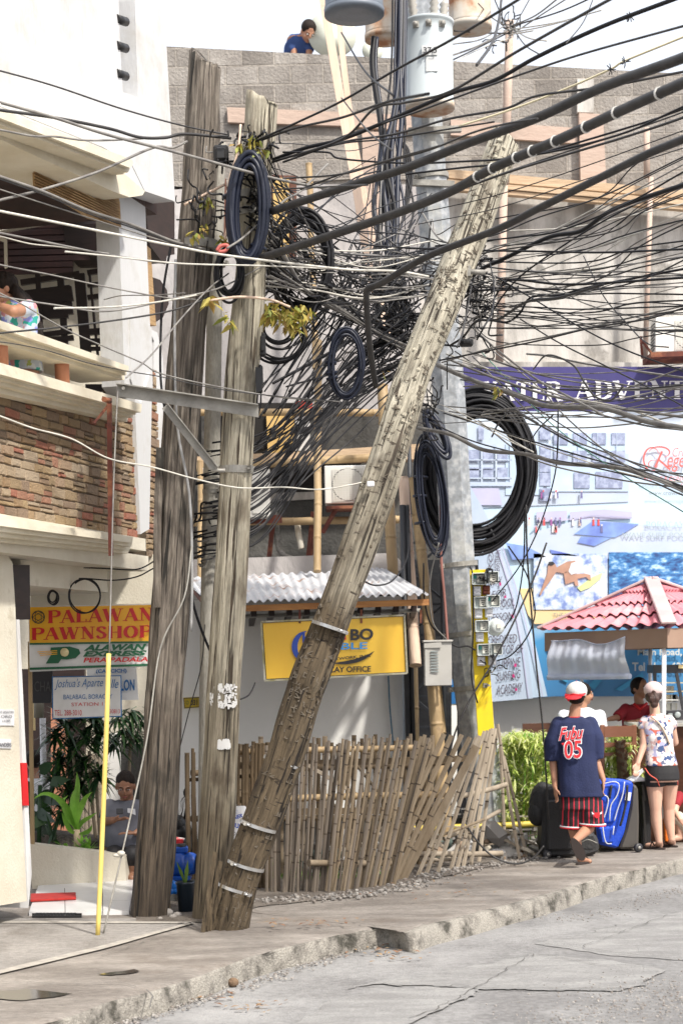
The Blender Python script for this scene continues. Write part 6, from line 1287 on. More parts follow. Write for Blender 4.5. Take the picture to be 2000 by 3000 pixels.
F4 = thing('bamboo_stakes', G(560,2600), 'dark tall bamboo stakes bunched left of the pale timber pole', 'fence')
for i, (x, yt) in enumerate([(549,2205),(563,2192),(572,2204),(585,2204),(594,2190),(604,2186),(700,2178),(712,2180),(726,2178),(738,2184),(748,2176),(760,2178),(774,2176),(786,2174)]):
    Y = 13.9; g = P(x, 2600, Y); g.z = 0; mb = MB(); culm(mb, P(x+2, 2600, Y), P(x+random.uniform(-6,3), yt, Y), random.uniform(.012,.02)); mb.build('stake', PICKD, F4)
rail((553,2285,13.95),(800,2270,13.95),.016,F4,PICKD)
# rubble behind and below the fences
RUB = pm('rubble', (.3,.28,.25), sc=6, isl=[(.45,.43,.4),(.2,.19,.18),(.1,.09,.085),(.5,.45,.36),(.62,.62,.64),(.33,.22,.14),(.05,.1,.09)], rough=.9, islmix=.8)
mb = MB()
for i in range(520):
    x = random.uniform(880,1640); Y = random.uniform(15.6,18.0) if x > 1180 else random.uniform(14.6,16.2); y = random.uniform(2400,2520) if x > 1180 else random.uniform(2420,2540)
    p = P(x, 2500, Y); p.z = random.uniform(0,.28)*random.random(); r = random.uniform(.02,.10)*(1 if random.random() < .8 else 1.8); Rm = M.Rotation(random.random()*6,3,V((random.random(),random.random(),random.random())).normalized())
    mb.ell(p, (r, r*random.uniform(.4,.9), r*random.uniform(.2,.6)), 5, Rm)
for k in range(len(mb.s)): mb.s[k] = False
tag(mb.build('rubble', RUB), None, None, None, 'stuff')
mb = MB()
for i in range(46): x = random.uniform(1000,1560); Y = random.uniform(15.9,17.2); p = P(x, 2450, Y); p.z = random.uniform(.05,.35); a = random.gauss(0,.25); mb.bar(p, p+V((cos(a)*.6, sin(a)*.3, random.gauss(0,.06))), .014,.014)
tag(mb.build('dumped_rods', pm('rods', (.4,.38,.35), isl=[(.55,.53,.5),(.2,.18,.16),(.4,.3,.2)], rough=.7)), None, None, None, 'stuff')
mb = MB(); culm(mb, P(1180,2430,16.2), P(1595,2412,16.3), .03); tag(mb.build('bamboo_pole', pm('yellow_bamboo', (.62,.48,.08), rough=.5)), 'yellow bamboo pole lying low behind the octagonal pole', 'bamboo pole')
for a, b, lab in [((1468,2430,15.9),(1592,2486,15.9),'upper pale plank slanting down beside the black suitcase'),((1474,2458,15.8),(1585,2512,15.7),'lower pale plank slanting down beside the black suitcase')]: mb = MB(); mb.bar(P(*a), P(*b), .05,.02); tag(mb.build('loose_plank', PICKL), lab, 'plank')
mb = MB(); slab(mb, [(600,2400),(1000,2392),(1440,2396),(1440,2560),(600,2600)], at(16.7), .2); tag(mb.build('fence_shade_slab', DKWALL), 'low damp dark wall half hidden behind the bamboo fences', 'wall')  # added dark slab that paints the shade seen between the slats
GRS = pm('weed_green', (.10,.2,.03), isl=[(.12,.24,.04),(.2,.3,.06),(.06,.13,.02)], rough=.8, trans=.3)
mb = MB()
for i in range(900):
    x = random.uniform(780,1160); p = P(x, 2560, random.uniform(14.3,15.6)); p.z = 0; a = random.random()*6; mb.leaf(p, (cos(a)*.6,sin(a)*.6,1), (0,0,1), random.uniform(.05,.18), .012, .4)
tag(mb.build('weeds', GRS, recalc=False), None, None, None, 'stuff')
# sack, pump, buckets by the poles
SK = thing('rice_sack', P(700,2480,13.2), 'crumpled white sack with blue print between the two timber poles', 'sack')
mb = MB(); vs = []; fs = []
for i in range(13):
    for k in range(16):
        a = 2*pi*k/16; t = i/12; c = P(lerp(716,697,t), lerp(2530,2362,t), 13.2); r = .13*(1-.55*t**3)*(1+.15*mnoise.noise(V((cos(a)*2,sin(a)*2,t*5)))); vs.append(c+V((cos(a)*r, sin(a)*r*.6, 0)))
for i in range(12):
    for k in range(16): k2 = (k+1) % 16; fs.append((i*16+k, i*16+k2, (i+1)*16+k2, (i+1)*16+k))
fs.append(tuple(12*16+k for k in range(16))); mb.add(vs, fs, False); mb.build('woven_bag', pm('sack_white', (.66,.66,.66), (.1,.2,.5), sc=4.5, lo=.36, hi=.42, rough=.6), SK)
TX('lettering', 'NER', 684, 2390, 712, 2402, at(13.06), SGB, SK, sl=-8, bold=.04); TX('lettering', 'ULIN', 682, 2410, 708, 2424, at(13.06), SGB, SK, sl=4, bold=.04); TX('lettering', 'De', 680, 2436, 700, 2448, at(13.06), SGK, SK); TX('lettering', 'olo', 679, 2454, 700, 2466, at(13.06), SGK, SK)
PUB = pm('pump_blue', (.01,.08,.42), (.008,.06,.33), sc=5, rough=.3)
PU = thing('water_pump', P(535,2570,13.3), 'bright blue water pump motor standing between the timber poles', 'pump')
c = P(522,2530,13.3); mb = MB(); mb.lathe(c+V((-.09,0,0)), (1,0,0), [(0,.03),(.0,.085),(.03,.1),(.12,.1),(.15,.085),(.16,.06),(.2,.06)], 20); mb.ell(c+V((.1,-.02,0)), (.08,.08,.09), 14); mb.build('motor', PUB, PU)
mb = MB(); mb.lathe(c+V((.16,-.02,.0)), (1,-.2,0), [(0,.03),(0,.085),(.04,.088),(.05,.07),(.055,.02)], 20); mb.build('flange', BLACKP, PU)
mb = MB(); mb.box(c+V((0,0,.11)), (.16,.09,.05)); mb.box(c+V((0,-.0,-.11)), (.2,.14,.04)); mb.build('terminal_box', PUB, PU, bevel=.01)
mb = MB(); mb.tube([c+V((.03,0,.12)), c+V((.03,0,.155))], .04, 12); mb.build('cap', BLACKP, PU)
mb = MB(); mb.box((c.x+.03, c.y+.05, .07), (.4,.3,.14)); mb.build('stand', DKWALL, PU)
BK = thing('bucket', P(546,2670,12.9), 'dark plastic bucket holding a small plant between the timber poles', 'bucket')
b0 = G(546,2672); mb = MB(); mb.lathe(b0, (0,0,1), [(0,.052),(.0,.056),(.21,.068),(.215,.073),(.23,.073),(.23,.066),(.19,.06)], 22); mb.build('pail', pm('dark_blue_plastic', (.012,.022,.035), rough=.4), BK)
mb = MB()
for a in (0,1.3,2.5,4): mb.leaf(b0+V((0,0,.2)), (cos(a)*.35,sin(a)*.2,1), (cos(a),sin(a),0), .24, .035, .2)
mb.build('seedling_leaves', GRS, BK, recalc=False)
mb = MB(); c = P(509,2595,12.95)
for i in range(7): mb.ell(c+V((random.gauss(0,.02),0,random.gauss(0,.03))), (.035,.03,.03), 7)
tag(mb.build('plastic_bag', pm('blue_bag', (.01,.16,.62), rough=.3)), 'scrunched bright blue plastic bag beside the dark bucket', 'bag')
mb = MB(); c = P(511,2505,13.7); mb.lathe(c, (.1,0,1), [(0,.055),(.13,.07),(.135,.075),(.14,.075),(.14,.066),(.02,.05)], 20); tag(mb.build('bucket', pm('red_white_tin', (.6,.6,.58), (.5,.03,.04), sc=9, lo=.48, hi=.52, st=(.3,.3,1), rough=.4)), 'white and red paint tin above the blue pump', 'bucket')
BGS = pm('black_bag_plastic', (.01,.01,.011), rough=.3, bump=.5, bsc=12)
mb = MB(); c = P(527,2430,14.2)
for i in range(9): mb.ell(c+V((random.gauss(0,.05),0,random.gauss(-.03,.07))), (.11,.09,.10), 10)
mb.ell(c+V((0,0,-.16)), (.2,.14,.12), 12); tag(mb.build('rubbish_sack', BGS), 'black rubbish sack leaning on the office wall left of the pale pole', 'sack')
mb = MB()
for i in range(26): p = P(543+random.gauss(0,7), random.uniform(2310,2380), 14.0); mb.leaf(p, (random.gauss(0,.5),-.3,-1), (1,0,0), .1, .035, .2)
mb.tube(spline([P(555,2300,14), P(540,2320,14), P(548,2350,14), P(540,2400,14)], 4), .01, 6); tag(mb.build('dried_vine', BLACKP, recalc=False), 'black dried vine hanging beside the bamboo stakes', 'vine')
mb = MB()
for x, y, r in [(488,2682,.055),(507,2690,.03),(520,2685,.035),(470,2694,.02)]: mb = MB(); mb.ell(G(x,y)+V((0,0,r*.4)), (r,r*.7,r*.6), 8); tag(mb.build('rock', STONEP), {488:'largest grey rock between the timber pole feet',507:'second rock from the dark pole foot',520:'small rock under the dark bucket',470:'tiny rock touching the dark pole foot'}[x], 'rock')
mb = MB(); mb.ell(G(684,2892,RZ)+V((0,0,.03)), (.035,.03,.03), 10); tag(mb.build('coconut_husk', pm('husk', (.2,.13,.08), rough=1, bump=1)), 'small brown husk lying against the kerb', 'husk')
mb = MB(); culm(mb, G(494,2672), P(489,2580,12.7), .012); tag(mb.build('bamboo_stub', BAMP), 'short bamboo stub beside the dark bucket', 'bamboo pole')
# ---------------- courtyard behind the planter ----------------
mb = MB(); slab(mb, [(40,1640),(500,1640),(500,2500),(40,2500)], at(18.6), .15); tag(mb.build('courtyard_wall', CREAM), 'cream rear wall of the shaded courtyard under the balcony', 'wall')
for x0, x1, y0, y1, Y, m, nm, lab in [(60,248,1960,2460,18.4,DARKW,'dark_shutter','dark shutter on the courtyard wall behind the white sign'),(150,196,2075,2480,17.6,TERRA,'terracotta_column','terracotta painted column behind the dark leafy plant'),(312,350,2150,2500,17.2,OFW,'white_column','white column behind the standing woman'),(352,440,2180,2500,17.5,DKWALL,'dark_door','dark doorway behind the woman in grey')]:  # first panel is added, its dark colour paints the courtyard's deep shade
    tag(sl1([(x0,y0),(x1,y0),(x1,y1),(x0,y1)], Y, .12).build(nm, m), lab, nm.split('_')[1])
mb = MB(); mb.tube([P(126,2104,15.6), P(132,2480,15.6)], .028, 10); tag(mb.build('white_post', PWH), 'slim white post rising behind the planter', 'post')
mb = MB(); mb.tube([P(115,2026,15.4), P(115,2103,15.4)], .045, 14); tag(mb.build('grey_pipe', pm('tan_grey_pipe', (.27,.25,.2), rough=.6)), 'short grey pipe section left of the blue bordered sign', 'pipe')
tag(sl1([(92,1980),(101,1980),(104,2140),(95,2140)], 16.4, .02).build('yellow_strip', YPR), 'narrow yellow strip in the gap beside the entrance jamb', 'strip')
tag(sl1([(82,1880),(91,1880),(100,2480),(90,2480)], 14.2, .05).build('wooden_jamb', BAMP), 'narrow wooden jamb just inside the entrance', 'post')
for i, x in enumerate([246,256,270,283,296]):
    mb = MB(); culm(mb, P(x,2500,17.0), P(x-3,2210,17.0), .022); tag(mb.build('bamboo_screen_pole', PICKL), 'pale sunlit bamboo upright of the screen behind the plants', 'bamboo pole', 'bamboo uprights behind the planter')
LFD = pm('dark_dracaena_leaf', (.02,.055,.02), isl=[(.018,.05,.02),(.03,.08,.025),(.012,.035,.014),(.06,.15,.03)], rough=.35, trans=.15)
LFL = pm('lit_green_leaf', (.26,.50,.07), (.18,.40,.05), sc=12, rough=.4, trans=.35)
def rosette(mb, c, n, L_, w, up=.5, droop=.5, tilt=None):
    for i in range(n):
        a = random.random()*6.28; e = random.uniform(-.4, 1)*up*2; mb.leaf(c+V((0,0,random.uniform(-.05,.05))), (cos(a), sin(a), e), (0,0,1), L_*random.uniform(.7,1.15), w, droop*random.uniform(.5,1.2), seg=3)
def plant(name, x, y, Y, heads, stems, L_, w, mat, lab, n=40, up=.5, droop=.5):
    t = thing(name, P(x, y, Y), lab, 'plant'); mb = MB()
    for hx, hy in heads: rosette(mb, P(hx, hy, Y+random.uniform(-.2,.2)), n, L_, w, up, droop)
    mb.build('foliage', mat, t, recalc=False); mb = MB()
    for s in stems: mb.tube(spline([P(px, py, Y) for px, py in s], 4), .015, 7)
    mb.build('stem', pm('stem_bark', (.25,.2,.14), rough=.9), t); return t
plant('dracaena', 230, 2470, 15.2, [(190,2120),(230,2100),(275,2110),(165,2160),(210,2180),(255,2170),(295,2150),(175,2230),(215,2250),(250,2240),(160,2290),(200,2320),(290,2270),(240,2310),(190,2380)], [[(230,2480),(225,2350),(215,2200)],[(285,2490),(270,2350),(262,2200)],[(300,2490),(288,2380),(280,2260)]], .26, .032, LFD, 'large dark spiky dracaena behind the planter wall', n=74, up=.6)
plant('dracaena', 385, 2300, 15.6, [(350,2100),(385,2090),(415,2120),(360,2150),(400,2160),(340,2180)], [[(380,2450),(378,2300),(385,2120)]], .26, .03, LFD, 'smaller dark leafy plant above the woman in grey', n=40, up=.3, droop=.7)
t = thing('ti_plant', P(225,2485,14.75), 'sunlit bright green long leaved plant in the planter', 'plant'); mb = MB()
for pts, w_ in [([(226,2440),(222,2380),(228,2300),(226,2262)],.05),([(224,2440),(205,2390),(170,2340),(130,2325),(92,2345)],.04),([(224,2430),(232,2380),(250,2340),(270,2320)],.05),([(224,2435),(210,2400),(195,2360),(165,2325)],.04),([(226,2440),(240,2410),(262,2395),(285,2380)],.035),([(225,2440),(216,2400),(214,2340),(226,2300)],.05),([(224,2445),(205,2430),(190,2400),(182,2380)],.04),([(228,2445),(250,2440),(265,2430),(270,2415)],.035),([(225,2430),(200,2395),(185,2350),(200,2330)],.04)]:
    q = spline([P(a, b, 14.75-.003*abs(a-225)) for a, b in pts], 4); vs = []; m_ = len(q)
    for i, p in enumerate(q):
        s = (q[min(i+1,m_-1)]-q[max(i-1,0)]).cross(V((0,1,0))).normalized(); ww = w_*sin(pi*min(.98,max(.06,i/(m_-1)))**.8)*.55; vs += [p-s*ww, p+V((0,.008,0)), p+s*ww]
    mb.add(vs, [f for i in range(m_-1) for f in ((i*3,i*3+1,i*3+4,i*3+3),(i*3+1,i*3+2,i*3+5,i*3+4))], True)
mb.build('foliage', LFL, t, recalc=False); mb = MB(); mb.tube([P(228,2490,14.75), P(226,2430,14.75)], .03, 9); mb.build('stem', pm('ti_stem', (.45,.36,.24), rough=.9), t)
t = plant('low_plant', 240, 2480, 14.6, [(195,2490),(240,2478),(262,2488)], [], .14, .03, LFL, 'low bright green leaves at the foot of the tall leafed plant', n=14, up=.7, droop=.2)
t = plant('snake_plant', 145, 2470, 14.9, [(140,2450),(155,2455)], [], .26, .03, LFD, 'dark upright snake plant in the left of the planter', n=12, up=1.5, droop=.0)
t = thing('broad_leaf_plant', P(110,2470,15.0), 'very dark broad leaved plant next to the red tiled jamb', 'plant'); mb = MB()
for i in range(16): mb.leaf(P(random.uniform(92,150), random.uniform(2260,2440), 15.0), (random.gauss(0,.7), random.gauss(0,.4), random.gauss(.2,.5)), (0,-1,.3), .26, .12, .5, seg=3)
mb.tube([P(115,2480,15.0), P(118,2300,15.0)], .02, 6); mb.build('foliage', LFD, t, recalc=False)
mb = MB(); slab(mb, [(92,2440),(320,2470),(320,2500),(92,2480)], at(15.0), .5); tag(mb.build('planter_soil', DIRT), None, None, None, 'structure')
# ---------------- sunlit bamboo shrub right ----------------
LFY = pm('sunlit_bamboo_leaf', (.55,.62,.2), isl=[(.80,.84,.40),(.66,.74,.24),(.42,.56,.12),(.88,.88,.62),(.22,.34,.06),(.72,.78,.32)], rough=.5, trans=.5, islmix=.85)
def shrub(boxes, n, lab, Y0, Y1, L_=.10, w=.022):
    b = boxes[0]; t = thing('bamboo_shrub', P((b[0]+b[2])/2, b[3], (Y0+Y1)/2), lab, 'shrub'); mb = MB(); st = MB()
    for i in range(n//9):
        bx = random.choice(boxes); x, y = random.uniform(bx[0], bx[2]), random.uniform(bx[1], bx[3]); Y = random.uniform(Y0, Y1); k = fbm(x*.02, y*.02, 1)
        if k < -.28 and random.random() < .7: continue
        c = P(x, y+12*k, Y); a0 = random.random()*6
        for j in range(9): a = a0+random.gauss(0, 1.4); mb.leaf(c+V((random.gauss(0,.025),random.gauss(0,.025),random.gauss(0,.02))), (cos(a), sin(a), random.gauss(.1,.5)), (0,0,1), L_*random.uniform(.6,1.2), w*random.uniform(.7,1.2), .5)
    for i in range(26):
        bx = random.choice(boxes); x = random.uniform(bx[0], bx[2]); Y = random.uniform(Y0, Y1); g = P(x, 2440, Y); g.z = 0; st.tube(spline([g, P(x+random.gauss(0,8), (bx[1]+bx[3])/2, Y), P(x+random.gauss(0,16), bx[1]+10, Y)], 3), .006, 5)
    mb.build('foliage', LFY, t, recalc=False); st.build('stems', LFL, t)['kind'] = 'stuff'; return t
shrub([(1470,2165,1640,2300),(1475,2290,1600,2400),(1490,2150,1600,2200)], 9000, 'bright yellow green bamboo shrub right of the octagonal pole', 16.3, 17.6)
shrub([(1745,2170,1850,2300),(1800,2140,1850,2240),(1750,2250,1880,2330)], 4200, 'sunlit green shrub between the two people in front of the kiosk', 16.6, 17.4)
mb = MB()
for i, x in enumerate(range(1495,1600,13)): mb.bar(P(x,2440,17.9), P(x-4,2330,17.9), .03,.02)
mb.bar(P(1488,2350,17.88), P(1600,2350,17.88), .02,.03); mb.bar(P(1488,2410,17.88), P(1600,2410,17.88), .02,.03); tag(mb.build('low_picket_fence', PICKL), 'low sunlit picket fence behind the bamboo shrub', 'fence')
t = thing('palm_stump', P(1825,2300,16.5), 'shaggy brown palm trunk beside the boy in the shrub', 'palm trunk'); mb = MB(); mb.tube([V((P(1830,2300,16.5).x,16.5,0)), P(1820,2235,16.5), P(1812,2172,16.5)], [.055,.05,.035], 12); mb.build('trunk', PICKD, t)
mb = MB()
for i in range(160): k = random.random(); c = P(1828-14*k, 2290-115*k, 16.5); a = random.random()*6; mb.leaf(c+V((cos(a)*.04,sin(a)*.04,0)), (cos(a)*.6,sin(a)*.6,1), (cos(a),sin(a),0), .05, .03, .1)
mb.build('bark_scales', pm('palm_scale', (.14,.07,.04), rough=.9), t, recalc=False)
# ---------------- kiosk ----------------
KR = pm('red_roof_tile', (.72,.30,.34), (.60,.22,.26), sc=3, rough=1, spec=.1, dirt=(.62,.46,.44), dsc=2.5, dlo=.55, dhi=.75); KC = pm('ridge_cap_pink', (.56,.42,.41), (.46,.33,.33), sc=4, rough=.5); KB = pm('fascia_brown', (.33,.22,.16), (.28,.18,.13), sc=2, rough=.6)
KI = thing('kiosk', P(1800,2400,17.5), 'small kiosk with a red tiled hipped roof and brown fascia', 'kiosk')
Lc, Rc = P(1581,1856,18.1), P(1956,1826,16.75); Lc.z = Rc.z = (Lc.z+Rc.z)/2; wv = Rc-Lc; wp = V((-wv.y, wv.x, 0)); Bc, Dc = Rc+wp, Lc+wp; cen = Lc+(wv+wp)/2; apx = V((cen.x-.1, cen.y-.1, P(1905,1708,cen.y).z))
def tiles(A_, B_, T_, name):
    mb = MB(); rows = 4; n = 90; vs = []; fs = []; nn = (B_-A_).cross(T_-A_).normalized(); nn = nn if nn.z > 0 else -nn
    for j in range(rows):
        t0, t1 = j/rows, (j+1)/rows
        for i in range(n+1):
            s = i/n; w = .02*sin(s*n/5*2*pi/1.0*.5*1.0*1.0)*1
            for tt, lift in ((t0, .03), (t1, .0)):
                base = A_.lerp(B_, s); l0 = A_.lerp(T_, tt); r0 = B_.lerp(T_, tt); vs.append(l0.lerp(r0, s)+nn*(w+lift))
        b = j*(n+1)*2
        for i in range(n): fs.append((b+2*i, b+2*i+2, b+2*i+3, b+2*i+1))
    b0 = len(vs); vs += [v-nn*.006 for v in vs]; fs += [tuple(b0+i for i in f[::-1]) for f in fs]
    # tile butts
    for j in range(rows):
        b = j*(n+1)*2
        for i in range(n): fs.append((b+2*i, b0+b+2*i, b0+b+2*i+2, b+2*i+2))
    mb.add(vs, fs, False); return mb.build(name, KR, KI, recalc=False)
for A_, B_ in ((Lc,Rc),(Rc,Bc),(Bc,Dc),(Dc,Lc)): tiles(A_, B_, apx, 'roof_slope')
for c_ in (Lc,Rc,Bc,Dc):
    mb = MB(); mb.bar(c_+(c_-apx).normalized()*.03+V((0,0,.04)), apx+V((0,0,.05)), .15 if c_ is not Lc else .11, .03); mb.build('ridge_cap', KC, KI, bevel=.008)
for A_, B_ in ((Lc,Rc),(Rc,Bc),(Bc,Dc),(Dc,Lc)):
    a, b = A_.lerp(apx, .04), B_.lerp(apx, .04); a.z = A_.z-.02; b.z = B_.z-.02; mb = MB(); mb.prism([a, b, b-V((0,0,.19)), a-V((0,0,.19))], (cen-a.lerp(b,.5)).normalized()*.04); mb.build('fascia', KB, KI)
mb = MB(); mb.prism([c_.lerp(apx,.06)-V((0,0,.06)) for c_ in (Lc,Rc,Bc,Dc)], V((0,0,-.03))); mb.build('ceiling', DARKW, KI)
for c_, x in ((Rc,0),(Lc,0),(Bc,0),(Dc,0)):
    q = c_.lerp(apx,.12); q = V((q.x,q.y,0))
    if c_ is Rc: q = P(1942,2200,q.y); q.z = 0
    if c_ is Lc: q = P(1703,2100,17.9); q.z = 0
    mb = MB(); mb.tube([q, V((q.x,q.y,Lc.z-.15))], .022 if c_ is not Lc else .018, 12); mb.build('post', PWH, KI)
KW = pm('kiosk_counter_wood', (.12,.05,.03), (.07,.03,.02), sc=4, st=(.3,1,3), rough=.45)
mb = MB(); a, b = P(1862,2128,17.0), P(2120,2122,16.6); mb.obb(V((a.x,a.y,0)), V((b.x-a.x,b.y-a.y,0)), V((0,.5,0)), V((0,0,a.z))); mb.build('counter', KW, KI)
mb = MB(); mb.obb(V((a.x-.03,a.y-.04,a.z)), V((b.x-a.x+.05,b.y-a.y,0)), V((0,.6,0)), V((0,0,.03))); mb.build('counter_top', pm('counter_top_pale', (.6,.58,.52), rough=.4), KI)
mb = MB(); slab(mb, [(1530,2120),(1612,2118),(1612,2146),(1530,2150)], at(17.9), .04); tag(mb.build('brown_board', KW), 'brown wooden board in front of the low white wall', 'board')
# rolled plastic curtain
CURT = pm('clear_plastic_sheet', (.78,.82,.93), (.68,.74,.88), sc=3, st=(1,1,.3), rough=.35, spec=.4, trans=.5)
mb = MB(); nx, ny = 60, 16; vs = []; fs = []; topz = [(0,1878),(.15,1878),(.37,1873),(.48,1880),(.6,1888),(.72,1888),(.85,1880),(1,1866)]
def tyy(s):
    for (a, ya), (b, yb) in zip(topz, topz[1:]):
        if a <= s <= b: return ya+(yb-ya)*(s-a)/(b-a)
for j in range(ny+1):
    for i in range(nx+1):
        s = i/nx; t = j/ny; xl, xr = lerp(1614,1605,t), lerp(1829,1846,t); y = lerp(tyy(s), 1985-4*s, t); Y = 17.95-.76*s; p = P(lerp(xl,xr,s), y, Y); f = .012*sin(s*26+t*1.5)*(.4+t)+.006*sin(s*61+2*t); bulge = .07*sin(pi*min(1,t*1.1))**2; vs.append(p-V((.5,.8,0))*(f+bulge))
for j in range(ny):
    for i in range(nx): a = j*(nx+1)+i; fs.append((a, a+1, a+nx+2, a+nx+1))
mb.add(vs, fs, True); o = mb.build('plastic_curtain', CURT, recalc=False); tag(o, 'rolled up bluish plastic curtain hanging from the kiosk fascia', 'curtain')
mb = MB(); q = [vs[ny*(nx+1)+i] for i in range(0, nx+1, 4)]; mb.tube(q, .028, 8); mb.build('rolled_hem', CURT, o)
mb = MB(); mb.tube([vs[0]]+[vs[i] for i in range(0, nx+1, 4)], .008, 6); mb.build('top_hem', CURT, o)
# wooden chair backs, glass cabinet, radio
CHW = pm('chair_wood', (.24,.10,.055), (.16,.06,.035), sc=5, st=(.3,1,2), rough=.45)
CHR = thing('wooden_chair', P(1810,2300,16.6), 'brown wooden chair with slatted back behind the shrub', 'chair')
for x in (1763,1856): mb = MB(); a = P(x,2124,16.6); mb.obb(V((a.x-.02,a.y,0)), V((.045,0,0)), V((0,.04,0)), V((0,0,a.z))); mb.build('leg', CHW, CHR, bevel=.005)
for y0, y1 in ((2128,2160),(2176,2190),(2205,2216)): mb = MB(); slab(mb, [(1768,y0),(1852,y0-2),(1852,y1-2),(1768,y1)], at(16.6), .02); mb.build('back_slat', CHW, CHR)
mb = MB(); a = P(1763,2240,16.6); b = P(1860,2240,16.6); mb.obb(V((a.x,a.y,.45)), V((b.x-a.x,0,0)), V((0,.4,0)), V((0,0,.03))); mb.build('seat', CHW, CHR)
CAB = thing('display_cabinet', P(1960,2105,17.0), 'black framed glass display cabinet standing on the kiosk counter', 'cabinet')
mb = MB(); slab(mb, [(1912,1948),(2060,1946),(2060,1972),(1912,1972)], at(17.2), .35); mb.build('top_box', SGK, CAB)
mb = MB()
for p, q in [((1916,1972),(1920,2080)),((2030,1972),(2030,2080)),((1980,1972),(2000,2080))]: mb.bar(P(*p,17.2), P(*q,17.2), .03,.03)
mb.build('frame', SGK, CAB)
mb = MB()
for y in (2000,2025,2050): mb.bar(P(1920,y,17.3), P(2028,y,17.3), .2,.01)
for i in range(16): c = P(random.uniform(1925,2020), random.choice([1995,2020,2045,2070]), 17.3); mb.box(c, (.05,.04,.07))
mb.build('shelves_and_goods', pm('goods', (.5,.5,.45), isl=[(.6,.58,.5),(.3,.3,.3),(.5,.4,.2),(.7,.7,.7)], rough=.5), CAB)['kind'] = 'stuff'
mb = MB(); slab(mb, [(1986,1948),(2000,1948),(2000,1958),(1986,1958)], at(17.18), .01); mb.build('yellow_label', YPR, CAB)
RD = thing('radio', P(1985,2105,16.9), 'dark radio cassette player on the counter beside the white post', 'radio'); mb = MB(); slab(mb, [(1950,2082),(2040,2080),(2040,2108),(1950,2110)], at(16.95), .12); mb.build('case', SGK, RD, bevel=.006)
mb = MB(); c = P(1983,2094,16.94); mb.lathe(c, (0,-1,0), [(0,.03),(.01,.03),(.012,.01)], 16); c = P(1962,2094,16.94); mb.box(c, (.04,.01,.03)); mb.build('speaker_and_dial', METG2, RD)
# ---------------- luggage ----------------
SUIT = pm('black_nylon', (.014,.014,.015), rough=.6, bump=.4, bsc=60); BLUB = pm('blue_nylon', (.008,.07,.55), (.006,.05,.42), sc=6, rough=.45, bump=.3, bsc=40); GRB = pm('grey_brown_shell', (.075,.068,.06), rough=.5); PIPE_ = pm('reflective_piping', (.6,.62,.66), rough=.3)
def wheel(parent, c, r=.04): mb = MB(); mb.lathe(c, (.5,-1,0), [(0,r*.6),(.0,r),(.03,r),(.03,r*.5),(.034,.005)], 18); w = mb.build('wheel', SGK, parent); mb = MB(); mb.lathe(c, (.5,-1,0), [(.03,.004),(.036,r*.45),(.038,.003)], 12); mb.build('hub', STEELG, w)
def padded(mb, pix, Y, t, off=0): slab(mb, pix, at(Y), t)
S1 = thing('suitcase', G(1640,2515), 'large upright black suitcase left of the walking boy', 'suitcase')
mb = MB(); padded(mb, [(1590,2330),(1600,2306),(1660,2300),(1684,2310),(1688,2510),(1592,2512),(1584,2480)], 15.6, .34); mb.build('shell', SUIT, S1, bevel=.025)
mb = MB(); padded(mb, [(1600,2345),(1676,2340),(1678,2490),(1602,2492)], 15.55, .06); mb.build('front_pocket', SUIT, S1, bevel=.015); wheel(S1, G(1598,2516)+V((0,-.02,.045)))
S2 = thing('backpack', P(1580,2400,15.75), 'black backpack slung on the large black suitcase', 'backpack')
mb = MB(); c = P(1588,2350,15.72); mb.ell(c, (.12,.1,.19), 16); mb.ell(c+V((-.05,-.02,-.1)), (.09,.08,.12), 14); mb.build('bag', SUIT, S2); mb = MB(); mb.tube(spline([c+V((-.08,-.08,.12)), c+V((-.13,-.1,0)), c+V((-.08,-.1,-.15))], 5), .008, 6); mb.build('strap', SUIT, S2)
S3 = thing('duffel_bag', P(1725,2510,15.7), 'small dark grey bag on the pavement between boy and blue suitcase', 'bag')
mb = MB(); padded(mb, [(1694,2450),(1712,2438),(1742,2440),(1756,2470),(1752,2500),(1715,2512),(1694,2508)], 15.7, .25); mb.build('bag', pm('dark_grey_nylon', (.03,.03,.031), rough=.6, bump=.5, bsc=20), S3, bevel=.03)
mb = MB(); mb.tube(spline([P(1700,2468,15.66), P(1722,2460,15.64), P(1748,2470,15.66)], 5), .005, 5); mb.build('zip', STEELG, S3)
S4 = thing('suitcase', G(1820,2500), 'bright blue suitcase with white piping and a grey brown side', 'suitcase')
mb = MB(); padded(mb, [(1748,2290),(1766,2280),(1830,2284),(1855,2292),(1845,2360),(1828,2440),(1808,2486),(1752,2474),(1744,2400)], 16.0, .10); mb.build('front_panel', BLUB, S4, bevel=.02)
mb = MB(); padded(mb, [(1850,2294),(1868,2306),(1871,2400),(1869,2486),(1812,2488),(1832,2430),(1845,2370)], 16.06, .28); padded(mb, [(1752,2296),(1850,2292),(1868,2486),(1756,2490)], 16.12, .22); mb.build('side_shell', GRB, S4, bevel=.02)
mb = MB(); padded(mb, [(1758,2300),(1808,2296),(1818,2310),(1800,2410),(1756,2414)], 15.96, .06); padded(mb, [(1752,2424),(1800,2420),(1796,2470),(1760,2472)], 15.96, .05); mb.build('pocket', BLUB, S4, bevel=.016)
mb = MB()
for pts in [[(1760,2298),(1796,2290),(1812,2300),(1806,2330),(1788,2360),(1784,2405)],[(1828,2290),(1822,2330),(1808,2370),(1798,2405)],[(1746,2336),(1768,2330),(1780,2340),(1776,2370),(1766,2400)],[(1764,2420),(1768,2450),(1775,2470),(1790,2472)],[(1797,2420),(1794,2446)]]: mb.tube(spline([P(a,b,15.93) for a, b in pts], 5), .006, 6)
mb.build('piping', PIPE_, S4)
mb = MB()
